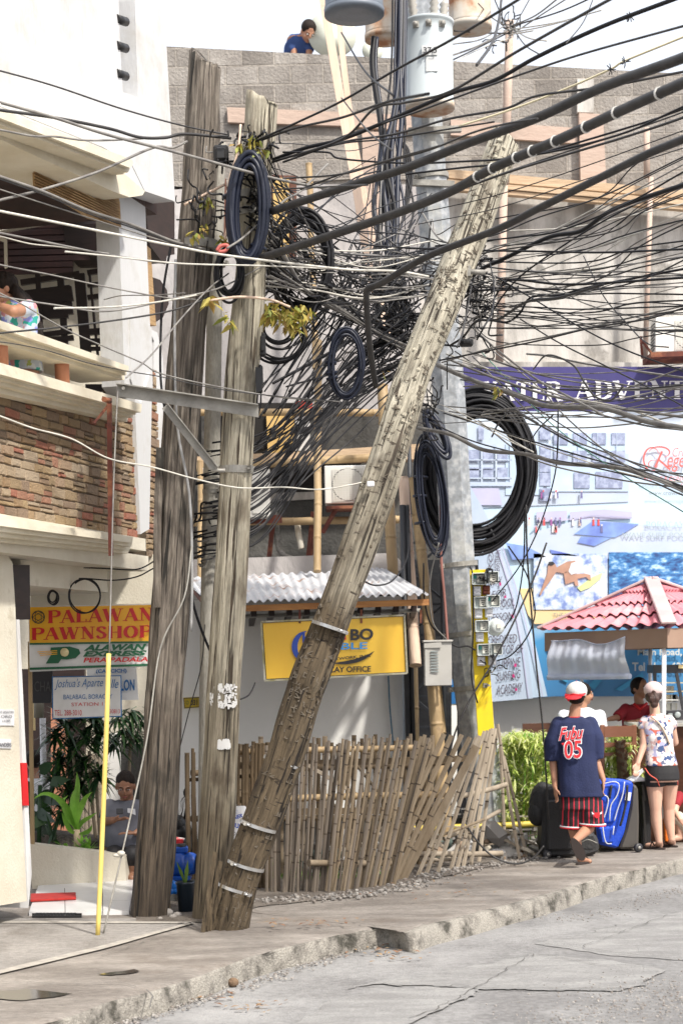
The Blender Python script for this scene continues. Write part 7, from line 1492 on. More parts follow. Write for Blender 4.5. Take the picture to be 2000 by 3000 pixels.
for pts in [[(1836,2300),(1834,2340),(1824,2390),(1815,2420)],[(1790,2300),(1784,2340)]]: mb.tube(spline([P(a,b,15.94) for a, b in pts], 5), .012, 6)
mb.build('black_strap', SUIT, S4)
mb = MB(); slab(mb, [(1832,2320),(1848,2322),(1844,2346),(1829,2344)], at(15.98), .012); mb.build('name_tag', PWH, S4)
wheel(S4, G(1862,2495)+V((0,-.06,.045)), .042)
S5 = thing('suitcase', G(1890,2495), 'tall black trolley case beside the woman in the floral blouse', 'suitcase')
mb = MB(); padded(mb, [(1872,2286),(1900,2284),(1908,2300),(1906,2490),(1878,2494)], 16.35, .3); mb.build('shell', SUIT, S5, bevel=.02)
mb = MB(); mb.bar(P(1882,2330,16.3), P(1890,2470,16.3), .03,.02); mb.bar(P(1880,2300,16.3), P(1886,2345,16.3), .05,.02); mb.build('pull_handle', GRB, S5)
mb = MB(); padded(mb, [(1840,2286),(1858,2276),(1890,2280),(1892,2288),(1850,2292)], 16.2, .2); tag(mb.build('folded_towel', PWH, bevel=.01), 'folded grey white cloth lying on top of the suitcases', 'cloth')
mb = MB(); padded(mb, [(1944,2400),(1956,2395),(1960,2440),(1956,2468),(1946,2466)], 16.4, .1); tag(mb.build('orange_bag', pm('orange_nylon', (.8,.2,.02), rough=.5), bevel=.01), 'orange bag standing behind the legs of the woman', 'bag')
# ---------------- people ----------------
SKB = pm('skin_tan', (.42,.22,.14), (.38,.19,.12), sc=8, rough=.5, spec=.4); SKL = pm('skin_light', (.62,.38,.28), (.57,.34,.25), sc=8, rough=.5, spec=.4); SKD = pm('skin_brown', (.30,.15,.09), (.26,.13,.08), sc=8, rough=.5, spec=.4)
HAIR = pm('black_hair', (.012,.009,.008), (.02,.013,.01), sc=30, st=(1,1,.1), spec=.15, rough=.6, bump=.6, bsc=60); HAIRB = pm('brown_hair', (.07,.03,.02), (.035,.016,.012), sc=30, st=(1,1,.15), rough=.5, bump=.6, bsc=60)
EYEW = pm('eye_white', (.6,.58,.55), rough=.3); LIP = pm('lips', (.30,.10,.08), rough=.5)
def cap_(mb, a, b, ra, rb, n=14):
    a, b = V(a), V(b); d = b-a
    if d.length < 1e-5: return mb.ell(a, ra, n)
    t = d.normalized(); pts = []; rs = []
    for k in range(4): s = cos(pi/2*k/4); pts.append(a-t*ra*s); rs.append(ra*sin(pi/2*k/4)+1e-4)
    for k in range(5): pts.append(a.lerp(b, k/4)); rs.append(ra+(rb-ra)*k/4)
    for k in range(1, 5): s = sin(pi/2*k/4); pts.append(b+t*rb*s); rs.append(rb*cos(pi/2*k/4)+1e-4)
    return mb.tube(pts, rs, n)
def loft(mb, rings, n=20):
    """rings: (centre, half width vector, half depth vector)"""
    vs = []; fs = []
    for c, a, b in rings:
        for k in range(n): t = 2*pi*k/n; e = .8; ct, st_ = cos(t), sin(t); vs.append(V(c)+V(a)*(abs(ct)**e*(1 if ct > 0 else -1))+V(b)*(abs(st_)**e*(1 if st_ > 0 else -1)))
    m_ = len(rings)
    for i in range(m_-1):
        for k in range(n): k2 = (k+1) % n; fs.append((i*n+k, i*n+k2, (i+1)*n+k2, (i+1)*n+k))
    fs.append(tuple(range(n))[::-1]); fs.append(tuple((m_-1)*n+k for k in range(n))); return mb.add(vs, fs, True)
def fuse(mb, name, mat, parent, voxel=.008, smooth=5, mats=None, disp=0, dsc=6):
    me = bpy.data.meshes.new(name); me.from_pydata(mb.v, [], mb.f); bm = bmesh.new(); bm.from_mesh(me); bmesh.ops.recalc_face_normals(bm, faces=bm.faces); bm.to_mesh(me); bm.free()
    o = bpy.data.objects.new(name, me); COL.objects.link(o); r = o.modifiers.new('r', 'REMESH'); r.mode = 'VOXEL'; r.voxel_size = voxel; r.use_smooth_shade = True
    if smooth: s = o.modifiers.new('s', 'SMOOTH'); s.iterations = smooth; s.factor = .5
    dg = bpy.context.evaluated_depsgraph_get(); m2 = bpy.data.meshes.new_from_object(o.evaluated_get(dg)); bpy.data.objects.remove(o); bpy.data.meshes.remove(me)
    if disp:
        for v in m2.vertices: p = v.co; k = mnoise.noise(V((p.x*dsc*1.6, p.y*dsc*1.6, p.z*dsc*.8)))+.5*mnoise.noise(V((p.x*dsc*3, p.y*dsc*3, p.z*dsc*1.5+5))); v.co = p+v.normal*disp*k
    m2.name = name; m2.materials.clear(); m2.materials.append(mat)
    for p in m2.polygons: p.use_smooth = True
    return link(m2, name, parent)
def hand(mb, wrist, dirv, palmn, s=1.0, curl=.5):
    """palm, five separate bent fingers; dirv wrist->fingers, palmn normal of the palm (inner side)"""
    d = V(dirv).normalized(); n_ = V(palmn); n_ = (n_-d*n_.dot(d)).normalized(); x = d.cross(n_); w = V(wrist)
    for k in (-.028,-.01,.01,.028): cap_(mb, w+x*k*.6*s+d*.01*s, w+x*k*s+d*.075*s, .014*s, .0125*s, 8)
    for i, (k, l) in enumerate(((-.03,.058),(-.011,.070),(.009,.074),(.029,.066))):
        p = w+x*k*s+d*.085*s; cd = d; 
        for seg, ll in ((0,.45),(1,.32),(2,.23)):
            q = M.Rotation(-curl*(.35+.35*seg), 3, x); cd = (q @ cd) if seg or 1 else cd
            if cd.dot(n_) < 0 and curl > 0 and seg == 0: cd = M.Rotation(curl*.35, 3, x) @ d
            e = p+cd*l*ll*s; cap_(mb, p, e, (.0092-.0012*seg)*s, (.0086-.0012*seg)*s, 8); p = e
    t0 = w+x*.026*s+d*.025*s; t1 = t0+(x*.8+d*.7+n_*.35).normalized()*.038*s; t2 = t1+(d+n_*.35).normalized()*.03*s; cap_(mb, t0, t1, .012*s, .0105*s, 8); cap_(mb, t1, t2, .010*s, .0085*s, 8)
def head(mb, c, fwd, h=.22, up=V((0,0,1)), nose=True):
    """c = centre; returns placing function for the face"""
    f = V(fwd).normalized(); u_ = V(up).normalized(); f = (f-u_*f.dot(u_)).normalized(); s = f.cross(u_).normalized(); R_ = M((s, f, u_)).transposed(); k = h/.22; c = V(c)
    mb.ell(c+u_*.025*k-f*.012*k, (.076*k,.092*k,.085*k), 20, R_); mb.ell(c-u_*.035*k+f*.018*k, (.062*k,.072*k,.07*k), 18, R_); mb.ell(c-u_*.085*k+f*.052*k, (.026*k,.026*k,.022*k), 12, R_)
    for sg in (-1, 1): mb.ell(c+s*.076*k*sg-u_*.012*k-f*.01*k, (.010*k,.019*k,.032*k), 10, R_); mb.ell(c+s*.036*k*sg-u_*.038*k+f*.062*k, (.024*k,.02*k,.024*k), 10, R_)
    mb.ell(c-u_*.018*k+f*.098*k, (.012*k,.016*k,.026*k), 10, R_); mb.ell(c-u_*.036*k+f*.099*k, (.019*k,.013*k,.011*k), 10, R_); mb.ell(c+u_*.014*k+f*.078*k, (.055*k,.012*k,.010*k), 10, R_)
    def place(x, y, z): return c+s*x*k+f*y*k+u_*z*k
    place.R = R_; return place
def face(fp, parent, k=1., closed=False):
    for sg in (-1, 1):
        mb = MB(); mb.ell(fp(.031*sg,.084,.002), (.0125*k,.009*k,.0075*k if not closed else .003*k), 12, fp.R); e = mb.build('eye', EYEW, parent); mb = MB(); mb.ell(fp(.031*sg,.092,.001), (.006*k,.003*k,.006*k), 10, fp.R); mb.build('iris', SGK, e)
        mb = MB(); mb.tube([fp(.014*sg,.094,.018), fp(.032*sg,.095,.024), fp(.05*sg,.082,.017)], [.003*k,.0045*k,.002*k], 6); mb.build('eyebrow', HAIR, parent)
    mb = MB(); mb.ell(fp(0,.097,-.056), (.022*k,.008*k,.0045*k), 12, fp.R); mb.ell(fp(0,.096,-.064), (.018*k,.008*k,.005*k), 12, fp.R); mb.build('mouth', LIP, parent)
def px(x, y, Y): return P(x, y, Y)
X_, Y_, Z_ = V((1,0,0)), V((0,1,0)), V((0,0,1))
# -- walking boy --
PB1 = thing('person', G(1700,2530), 'boy walking away in a navy jersey, striped red black shorts and backwards cap', 'person')
Y = 15.2; mb = MB()
hc = px(1688,2040,Y-.02); fd = V((.45,1,0)); fp = head(mb, hc, fd, .205)
cap_(mb, px(1684,2075,Y), px(1680,2105,Y), .050, .056)
shL, shR = px(1634,2122,Y), px(1728,2118,Y); loft(mb, [(px(1681,2108,Y), X_*.08, Y_*.05), (px(1681,2130,Y), X_*.155, Y_*.08), (px(1684,2200,Y), X_*.15, Y_*.095), (px(1690,2300,Y), X_*.145, Y_*.095)])
for a, e, w, hd, pn in [(shL, px(1618,2225,Y+.02), px(1625,2305,Y-.03), V((.1,-.0,-1)), V((1,.2,0))), (shR, px(1744,2225,Y), px(1766,2285,Y-.05), V((.0,-.05,-1)), V((-1,.1,0)))]:
    cap_(mb, a, e, .048, .038); cap_(mb, e, w, .037, .024); hand(mb, w, hd, pn, .95, .7)
hipL, hipR = px(1665,2350,Y), px(1725,2350,Y); kn1 = px(1682,2440,Y+.05); cap_(mb, hipL, kn1, .075, .052); an1 = px(1697,2512,Y+.06); cap_(mb, kn1, an1, .052, .031)
ft = G(1700,2530)+V((0,.02,.03)); cap_(mb, an1, ft, .032, .03); cap_(mb, ft, G(1724,2532)+V((.01,.05,.022)), .03, .022)
kn2 = px(1722,2426,Y-.03); cap_(mb, hipR, kn2, .078, .055); an2 = px(1680,2466,Y-.35); cap_(mb, kn2, an2, .055, .031)
cap_(mb, px(1679,2466,Y-.38), px(1692,2500,Y-.33), .031, .03); cap_(mb, px(1692,2500,Y-.33), px(1702,2514,Y-.3), .032, .02)
fuse(mb, 'body', SKB, PB1, .0065, 4)
NAVY = pm('navy_jersey', (.012,.020,.075), (.008,.014,.055), sc=5, rough=.85, bump=.3, bsc=60)
mb = MB(); loft(mb, [(px(1681,2099,Y), X_*.066, Y_*.062), (px(1681,2106,Y), X_*.11, Y_*.08), (px(1681,2116,Y), X_*.165, Y_*.10), (px(1682,2150,Y), X_*.185, Y_*.125), (px(1686,2200,Y), X_*.175, Y_*.135), (px(1692,2270,Y), X_*.185, Y_*.145), (px(1698,2333,Y), X_*.205, Y_*.16)], 28)
for a, b, e in [(shL, px(1620,2170,Y), px(1621,2228,Y)), (shR, px(1742,2165,Y), px(1746,2224,Y))]: cap_(mb, a, a+V((0,0,-.01)), .066, .066); mb.tube([a, b, e], [.07,.076,.070], 18)
jr = fuse(mb, 'jersey', NAVY, PB1, .009, 5, disp=.013, dsc=5)
JR = pm('jersey_red', (.62,.02,.03), rough=.7)
def on_back(fn_name, s, x0, y0, x1, y1, mat, sl=0, shear=0, bold=.0, off=0.): return TX(fn_name, s, x0, y0, x1, y1, at(Y-.176-off), mat, jr, sl=sl, shear=shear, bold=bold)
BO = .012
on_back('back_print', 'Fubu', 1634, 2130, 1709, 2172, PWH, -6, .35, .05); on_back('back_print', 'Fubu', 1636, 2132, 1707, 2170, JR, -6, .35, .02, .006)
on_back('back_number', '05', 1649, 2168, 1705, 2226, PWH, -3, 0, .05); on_back('back_number', '05', 1652, 2171, 1702, 2223, JR, -3, 0, .015, .006)
mb = MB(); slab(mb, [(1643,2178),(1706,2156),(1704,2162),(1650,2186)], at(Y-.168), .003); mb.build('swash', JR, jr)
mb = MB(); mb.tube([px(1681,2099,Y)+V((cos(a)*.068, sin(a)*.064, -.006)) for a in [i*pi/10 for i in range(21)]], .006, 6); mb.build('collar', JR, jr)
# shorts
SHM = pm('striped_shorts', (.014,.008,.01), rough=.7); nt = SHM.node_tree; tc = [n for n in nt.nodes if n.type == 'TEX_COORD'][0]; wv_ = nt.nodes.new('ShaderNodeTexWave'); wv_.inputs['Scale'].default_value = 7.2; wv_.inputs['Distortion'].default_value = .6; wv_.inputs['Detail Scale'].default_value = 1; rp = nt.nodes.new('ShaderNodeValToRGB'); rp.color_ramp.elements[0].position = .86; rp.color_ramp.elements[0].color = (.014,.008,.01,1); rp.color_ramp.elements[1].position = .9; rp.color_ramp.elements[1].color = (.5,.015,.04,1)
L(nt, tc.outputs['Object'], wv_.inputs[0]); L(nt, wv_.outputs[0], rp.inputs[0]); L(nt, rp.outputs[0], nt.nodes['Principled BSDF'].inputs['Base Color'])
mb = MB(); loft(mb, [(px(1698,2320,Y), X_*.17, Y_*.13), (px(1700,2370,Y), X_*.19, Y_*.14)], 24); mb.tube([px(1676,2350,Y), px(1675,2426,Y+.03)], [.11,.105], 18); mb.tube([px(1726,2350,Y), px(1734,2418,Y-.03)], [.115,.118], 18)
sh = fuse(mb, 'shorts', SHM, PB1, .009, 5, disp=.011, dsc=6)
for c, r in ((px(1675,2421,Y+.03), .108), (px(1733,2413,Y-.03), .12)):
    for dz_, m_ in ((0, PWH), (-.012, JR)): mb = MB(); mb.lathe(c+V((0,0,dz_)), (.05,0,1), [(-.005,r*.9),(-.005,r+.004),(.005,r+.004),(.005,r*.9)], 28); mb.build('hem_stripe', m_, sh)
mb = MB(); fb = at(Y-.165); slab(mb, [(1738,2381),(1757,2380),(1755,2392),(1750,2397),(1745,2397),(1740,2392)], fb, .006); em = mb.build('horned_logo', JR, sh); mb = MB(); slab(mb, [(1738,2383),(1732,2378),(1733,2385),(1740,2386)], fb, .006); slab(mb, [(1756,2382),(1762,2377),(1762,2384),(1755,2386)], fb, .006); mb.build('logo_horns', PWH, em)
# cap worn backwards
CPW = pm('cap_white', (.62,.62,.60), rough=.8); mb = MB(); mb.ell(fp(0,-.005,.05), (.094,.105,.085), 22, fp.R); cm = fuse(mb, 'cap', CPW, PB1, .006, 2)
mb = MB(); f2 = fp; q = [f2(-.075,-.075,.0), f2(-.08,-.13,-.015), f2(-.045,-.165,-.028), f2(0,-.175,-.030), f2(.045,-.165,-.028), f2(.08,-.13,-.015), f2(.075,-.075,.0), f2(0,-.095,.012)]; mb.prism(q, V((0,0,.01))); mb.prism([f2(-.1,-.04,.02), f2(-.09,-.10,.0), f2(0,-.12,.02), f2(.09,-.10,.0), f2(.1,-.04,.02), f2(0,-.08,.03)], V((0,0,.012))); mb.build('cap_brim', JR, cm, bevel=.003)
mb = MB(); slab(mb, [(1657,2040),(1666,2036),(1670,2044),(1664,2050)], at(Y-.14), .004); slab(mb, [(1660,2048),(1668,2046),(1667,2055),(1661,2054)], at(Y-.14), .004); mb.ell(fp(0,-.005,.138), .009, 8); mb.build('cap_mark', JR, cm)
mb = MB(); mb.ell(fp(0,-.02,.0), (.082,.088,.07), 16, fp.R); fuse(mb, 'hair', HAIR, PB1, .007, 2)
SOLE = pm('sandal_rubber', (.03,.02,.017), rough=.8)
def sole(mb, a, b, nrm, w=.048, t=.016):
    a, b, nrm = V(a), V(b), V(nrm).normalized(); d = (b-a); s = d.normalized().cross(nrm).normalized(); q = []
    for k in range(18): an = 2*pi*k/18; q.append(a+d*(.5-.5*cos(an))+s*w*sin(an)*(1+.18*(-cos(an))))
    mb.prism(q, nrm*t)
mb = MB(); g = G(1687,2534); sole(mb, g+V((-.0,-.03,.002)), g+V((.15,.17,.002)), Z_, .042); mb.tube([g+V((.03,.06,.05)), g+V((.09,.09,.075)), g+V((.13,.13,.03))], .006, 6); mb.build('flip_flop', SOLE, PB1)
a, b = px(1673,2455,Y-.415), px(1708,2521,Y-.36); mb = MB(); sole(mb, a, b, V((.1,-1,.15)), .046); mb.tube([px(1700,2478,Y-.33), px(1708,2492,Y-.3), px(1704,2505,Y-.33)], .006, 6); mb.build('flip_flop', SOLE, PB1)
# -- woman in floral blouse --
PW1 = thing('person', G(1925,2490), 'woman in a floral blouse, black shorts and pink cap standing at the kiosk', 'person')
Y = 16.15; mb = MB(); hc = px(1912,2036,Y); fw = V((.15,1,.0)); fp = head(mb, hc, fw, .205)
cap_(mb, px(1915,2065,Y), px(1918,2098,Y), .045, .05); loft(mb, [(px(1922,2096,Y), X_*.07, Y_*.05), (px(1923,2112,Y), X_*.145, Y_*.08), (px(1928,2180,Y), X_*.125, Y_*.09), (px(1936,2260,Y), X_*.15, Y_*.11), (px(1938,2290,Y), X_*.15, Y_*.12)])
shL, el, wr = px(1886,2112,Y), px(1884,2182,Y-.03), px(1867,2236,Y-.1); cap_(mb, shL, el, .046, .037); cap_(mb, el, wr, .036, .024); hand(mb, wr, V((-.25,-.25,-1)), V((.3,-1,0)), .9, .8)
shR, el, wr = px(1961,2112,Y), px(1975,2175,Y+.1), px(1962,2185,Y+.33); cap_(mb, shR, el, .046, .037); cap_(mb, el, wr, .036, .024); hand(mb, wr, V((-.2,1,.1)), V((0,0,-1)), .9, .5)
for hx, kx, ky, ax_, ay, yo in ((1916,1919,2368,1929,2465,0),(1960,1957,2366,1966,2458,.12)):
    h_ = px(hx,2285,Y+yo*.5); k_ = px(kx,ky,Y+yo); m_ = px((kx+ax_)/2-3,(ky+ay)/2-10,Y+yo+.01); a_ = px(ax_,ay,Y+yo); cap_(mb, h_, k_, .088, .056); cap_(mb, k_, m_, .054, .054); cap_(mb, m_, a_, .053, .032)
    g = G(ax_+1, ay+21); cap_(mb, a_, g+V((0,0,.035)), .033, .036); cap_(mb, g+V((0,0,.03)), g+V((-.10,.08,.024)), .034, .026)
fuse(mb, 'body', SKL, PW1, .0068, 4)
FLO = pm('floral_fabric', (.66,.60,.62), sc=20, rough=.8); nt = FLO.node_tree; b_ = nt.nodes['Principled BSDF']; tc = [n for n in nt.nodes if n.type == 'TEX_COORD'][0]
def floral(m, cols, scale=22, base=(.72,.68,.68)):
    nt = m.node_tree; b_ = nt.nodes['Principled BSDF']; tc = [n for n in nt.nodes if n.type == 'TEX_COORD'][0]; nz = nt.nodes.new('ShaderNodeTexNoise'); nz.inputs['Scale'].default_value = scale*.8; ad = nt.nodes.new('ShaderNodeMix'); ad.data_type = 'VECTOR'; ad.inputs[0].default_value = .06
    L(nt, tc.outputs['Object'], nz.inputs[0]); L(nt, tc.outputs['Object'], ad.inputs[4]); L(nt, nz.outputs[1], ad.inputs[5]); vo = nt.nodes.new('ShaderNodeTexVoronoi'); vo.inputs['Scale'].default_value = scale; L(nt, ad.outputs[1], vo.inputs[0])
    sp = nt.nodes.new('ShaderNodeSeparateColor'); L(nt, vo.outputs['Color'], sp.inputs[0]); r = nt.nodes.new('ShaderNodeValToRGB'); r.color_ramp.interpolation = 'CONSTANT'; e = r.color_ramp.elements; e[0].color = (*base, 1); e[0].position = 0
    for i, c in enumerate(cols): q = e.new(.40+i*.6/len(cols)) if i < len(cols)-1 else e[1]; 
    while len(e) > 1: e.remove(e[-1])
    e[0].color = (*base, 1)
    for i, c in enumerate(cols): q = e.new(.38+i*.62/len(cols)); q.color = (*c, 1)
    L(nt, sp.outputs[0], r.inputs[0]); L(nt, r.outputs[0], b_.inputs['Base Color'])
floral(FLO, [(.05,.09,.22),(.42,.42,.62),(.55,.14,.10),(.8,.76,.72),(.62,.42,.40),(.10,.12,.2),(.7,.62,.66)], 30)
mb = MB(); loft(mb, [(px(1920,2092,Y), X_*.066, Y_*.06), (px(1922,2102,Y), X_*.12, Y_*.085), (px(1923,2116,Y), X_*.150, Y_*.10), (px(1925,2160,Y), X_*.135, Y_*.115), (px(1930,2200,Y), X_*.132, Y_*.11), (px(1935,2242,Y), X_*.150, Y_*.13)], 26); cap_(mb, px(1890,2112,Y), px(1884,2126,Y), .056, .058); cap_(mb, px(1957,2112,Y), px(1964,2124,Y), .056, .058)
bl = fuse(mb, 'blouse', FLO, PW1, .008, 4, disp=.010, dsc=7)
mb = MB(); mb.tube(spline([px(1905,2098,Y-.10), px(1930,2120,Y-.12), px(1948,2150,Y-.12), px(1960,2180,Y-.1)], 5), .010, 6); mb.build('bag_strap', pm('cream_strap', (.7,.55,.42), rough=.6), PW1)
BLS = pm('black_shorts', (.014,.013,.015), rough=.7); mb = MB(); loft(mb, [(px(1935,2232,Y), X_*.142, Y_*.12), (px(1937,2262,Y), X_*.160, Y_*.135), (px(1938,2285,Y), X_*.162, Y_*.14)], 24); mb.tube([px(1917,2270,Y), px(1917,2304,Y)], [.095,.093], 18); mb.tube([px(1959,2270,Y+.06), px(1959,2300,Y+.06)], [.092,.090], 18)
sh = fuse(mb, 'shorts', BLS, PW1, .008, 4); mb = MB(); mb.tube(spline([px(1888,2250,Y-.09), px(1902,2270,Y-.125), px(1922,2284,Y-.13), px(1930,2303,Y-.10)], 5), .005, 6); mb.tube([px(1983,2270,Y-.05), px(1984,2300,Y-.05)], .005, 6); mb.build('orange_piping', pm('coral_piping', (.75,.12,.08), rough=.6), sh)
mb = MB(); mb.ell(fp(0,-.002,.052), (.090,.10,.080), 20, fp.R); cm = fuse(mb, 'cap', pm('pink_cap', (.66,.50,.48), (.6,.45,.43), sc=20, rough=.8), PW1, .006, 2); mb = MB(); mb.prism([fp(-.06,.09,.02), fp(-.06,.15,.005), fp(0,.175,.0), fp(.06,.15,.005), fp(.06,.09,.02)], V((0,0,.008))); mb.ell(fp(0,-.005,.13), .008, 8); mb.build('cap_brim', MATS['pink_cap'], cm)
mb = MB(); mb.ell(fp(0,-.088,.035), (.032,.02,.022), 10, fp.R); mb.ell(fp(0,-.03,-.01), (.080,.082,.065), 14, fp.R); mb.ell(fp(.005,-.095,-.045), (.052,.035,.05), 12, fp.R); mb.ell(fp(.01,-.10,-.095), (.038,.03,.035), 12, fp.R); fuse(mb, 'hair', HAIRB, PW1, .007, 2, disp=.006, dsc=18)
for gx, gy, yo in ((1930,2486,0),(1967,2479,.12)): mb = MB(); g = G(gx, gy+3); sole(mb, g+V((.05,-.04,.001)), g+V((-.15,.13,.001)), Z_, .045); mb.tube([g+V((-.09,.02,.02)), g+V((-.06,.06,.07)), g+V((-.02,.1,.02))], .007, 6); mb.build('flip_flop', SOLE, PW1)
mb = MB(); q = [px(1868,2262,Y-.14), px(1880,2252,Y-.12), px(1884,2260,Y-.1), px(1862,2284,Y-.1), px(1848,2282,Y-.12)]; mb.prism(q, V((0,.01,.004))); tag(mb.build('paper_tissue', PWH), 'crumpled white paper held by the woman in the floral blouse', 'paper')
# -- vendor --
PV = thing('person', P(1870,2400,17.9), 'vendor in a dark red polo shirt leaning over the kiosk counter', 'person')
Y = 17.8; mb = MB(); hc = px(1874,2016,Y); fp = head(mb, hc, V((.75,-1,0)), .215); cap_(mb, px(1868,2040,Y), px(1872,2066,Y), .048, .052); loft(mb, [(px(1868,2064,Y), X_*.08, Y_*.06), (px(1866,2080,Y), X_*.17, Y_*.09), (px(1870,2150,Y), X_*.15, Y_*.10), (px(1872,2260,Y), X_*.14, Y_*.11)])
shL, el, wr = px(1832,2078,Y), px(1806,2102,Y-.15), px(1782,2107,Y-.3); cap_(mb, shL, el, .048, .036); cap_(mb, el, wr, .034, .024); hand(mb, wr, V((-1,-.4,-.1)), V((0,0,-1)), .95, .4); shR, el, wr = px(1908,2080,Y), px(1905,2110,Y-.2), px(1868,2112,Y-.35); cap_(mb, shR, el, .048, .036); cap_(mb, el, wr, .034, .024); hand(mb, wr, V((-1,-.2,0)), V((0,0,-1)), .95, .4)
for x in (1855,1890): cap_(mb, px(x,2260,Y), px(x,2360,Y), .08, .055); a = px(x,2360,Y); cap_(mb, a, V((a.x,a.y,.06)), .052, .034); cap_(mb, V((a.x,a.y,.04)), V((a.x,a.y-.14,.03)), .035, .03)
fuse(mb, 'body', SKD, PV, .0075, 4); face(fp, PV)
POL = pm('dark_red_polo', (.30,.012,.022), (.2,.008,.015), sc=6, rough=.8); mb = MB(); loft(mb, [(px(1870,2062,Y), X_*.07, Y_*.07), (px(1868,2074,Y), X_*.16, Y_*.10), (px(1869,2110,Y), X_*.175, Y_*.12), (px(1872,2200,Y), X_*.165, Y_*.13)], 24); mb.tube([shL, el if False else px(1806,2100,Y-.15)], [.062,.056], 16); mb.tube([px(1908,2080,Y), px(1905,2104,Y-.16)], [.062,.056], 16); cap_(mb, shL, shL+V((0.001,0,0)), .062, .062); cap_(mb, shR, shR+V((0.001,0,0)), .062, .062); p_ = fuse(mb, 'polo_shirt', POL, PV, .009, 5, disp=.006)
mb = MB(); mb.tube([px(1855,2062,Y-.07), px(1874,2078,Y-.12), px(1893,2060,Y-.07)], .016, 7); mb.box(px(1874,2086,Y-.13), (.008,.008,.01)); mb.build('collar', PRED, p_)
mb = MB(); mb.ell(fp(0,-.025,.03), (.088,.092,.088), 18, fp.R); mb.ell(fp(0,-.08,-.02), (.05,.04,.05), 12, fp.R); fuse(mb, 'hair', HAIR, PV, .008, 2); mb = MB(); a = px(1872,2200,Y); loft(mb, [(a, X_*.16, Y_*.12), (a-Z_*.35, X_*.17, Y_*.12), (a-Z_*.8, X_*.14, Y_*.1)]); mb.build('trousers', BLS, PV)
# -- man in white behind the boy --
PM_ = thing('person', P(1710,2400,17.3), 'man in a white shirt sitting half hidden behind the walking boy', 'person')
Y = 17.3; mb = MB(); hc = px(1706,2032,Y); fp = head(mb, hc, V((1,.3,0)), .225); cap_(mb, px(1703,2060,Y), px(1703,2082,Y), .052, .055); loft(mb, [(px(1703,2080,Y), X_*.09, Y_*.06), (px(1703,2096,Y), X_*.19, Y_*.10), (px(1703,2170,Y), X_*.16, Y_*.11), (px(1703,2240,Y), X_*.16, Y_*.13)])
for x0, x1 in ((1650,1646),(1755,1762)): cap_(mb, px(x0,2098,Y), px(x1,2170,Y), .05, .04); w_ = px(x1+14,2180,Y+.25); cap_(mb, px(x1,2170,Y), w_, .038, .026); hand(mb, w_, V((.3,1,0)), V((0,0,-1)), 1, .4)
for x in (1680,1728): a = px(x,2245,Y); k_ = a+V((0,.42,.0)); cap_(mb, a, k_, .085, .058); cap_(mb, k_, V((k_.x,k_.y,.06)), .055, .036); cap_(mb, V((k_.x,k_.y,.04)), V((k_.x,k_.y+.15,.03)), .036, .03)
fuse(mb, 'body', SKB, PM_, .008, 4); face(fp, PM_)
mb = MB(); loft(mb, [(px(1703,2074,Y), X_*.075, Y_*.065), (px(1703,2088,Y), X_*.18, Y_*.10), (px(1703,2130,Y), X_*.20, Y_*.13), (px(1703,2245,Y), X_*.19, Y_*.15)], 24)
for x0, x1 in ((1650,1646),(1755,1762)): cap_(mb, px(x0,2098,Y), px(x0,2099,Y), .065, .065); mb.tube([px(x0,2098,Y), px(x1,2150,Y)], [.066,.062], 16)
fuse(mb, 'shirt', pm('white_shirt', (.72,.74,.80), rough=.8), PM_, .009, 5, disp=.006); mb = MB(); mb.ell(fp(0,-.02,.03), (.09,.105,.088), 18, fp.R); fuse(mb, 'hair', HAIR, PM_, .008, 2)
mb = MB(); a = px(1704,2262,Y); mb.box((a.x, a.y, a.z-.05), (.4,.4,.04)); 
for dx in (-.17,.17):
    for dy in (-.17,.17): mb.box((a.x+dx, a.y+dy, (a.z-.07)/2), (.04,.04,a.z-.07))
tag(mb.build('stool', CHW), 'wooden stool under the man in the white shirt', 'stool')
# -- squatting person at the right edge --
PQ = thing('person', G(1985,2480), 'crouching person in a red top cut off by the right edge', 'person')
Y = 16.9; mb = MB(); hc = px(1998,2282,Y); fp = head(mb, hc, V((-1,-.5,-.5)), .21); cap_(mb, px(1998,2300,Y), px(2004,2325,Y), .045, .05); loft(mb, [(px(2006,2320,Y), X_*.14, Y_*.09), (px(2018,2390,Y), X_*.13, Y_*.1), (px(2028,2440,Y), X_*.15, Y_*.12)])
cap_(mb, px(1985,2335,Y-.1), px(1975,2375,Y-.2), .042, .034); w_ = px(1990,2400,Y-.3); cap_(mb, px(1975,2375,Y-.2), w_, .032, .024); hand(mb, w_, V((.6,-.2,-.5)), V((0,1,0)), .9, .7)
for dy in (-.12,.1): k_ = px(1985,2395,Y+dy); cap_(mb, px(2030,2440,Y+dy), k_, .08, .06); a = px(1990,2470,Y+dy); cap_(mb, k_, V((a.x,a.y,.07)), .055, .036); cap_(mb, V((a.x,a.y,.05)), V((a.x-.13,a.y-.04,.035)), .035, .028)
fuse(mb, 'body', SKL, PQ, .008, 4); face(fp, PQ)
mb = MB(); loft(mb, [(px(2004,2312,Y), X_*.09, Y_*.08), (px(2008,2330,Y), X_*.155, Y_*.11), (px(2018,2395,Y), X_*.15, Y_*.12)]); cap_(mb, px(1988,2332,Y-.08), px(1980,2355,Y-.15), .056, .05); fuse(mb, 'top', POL, PQ, .009, 4, disp=.005)
mb = MB()
for dy in (-.12,.1): cap_(mb, px(2030,2440,Y+dy), px(1985,2397,Y+dy), .09, .068); a = px(1990,2450,Y+dy); cap_(mb, px(1985,2395,Y+dy), V((a.x,a.y,.24)), .064, .05)
cap_(mb, px(2030,2440,Y-.1), px(2030,2440,Y+.1), .12, .12); fuse(mb, 'trousers', pm('cream_trousers', (.62,.57,.48), rough=.8), PQ, .009, 4)
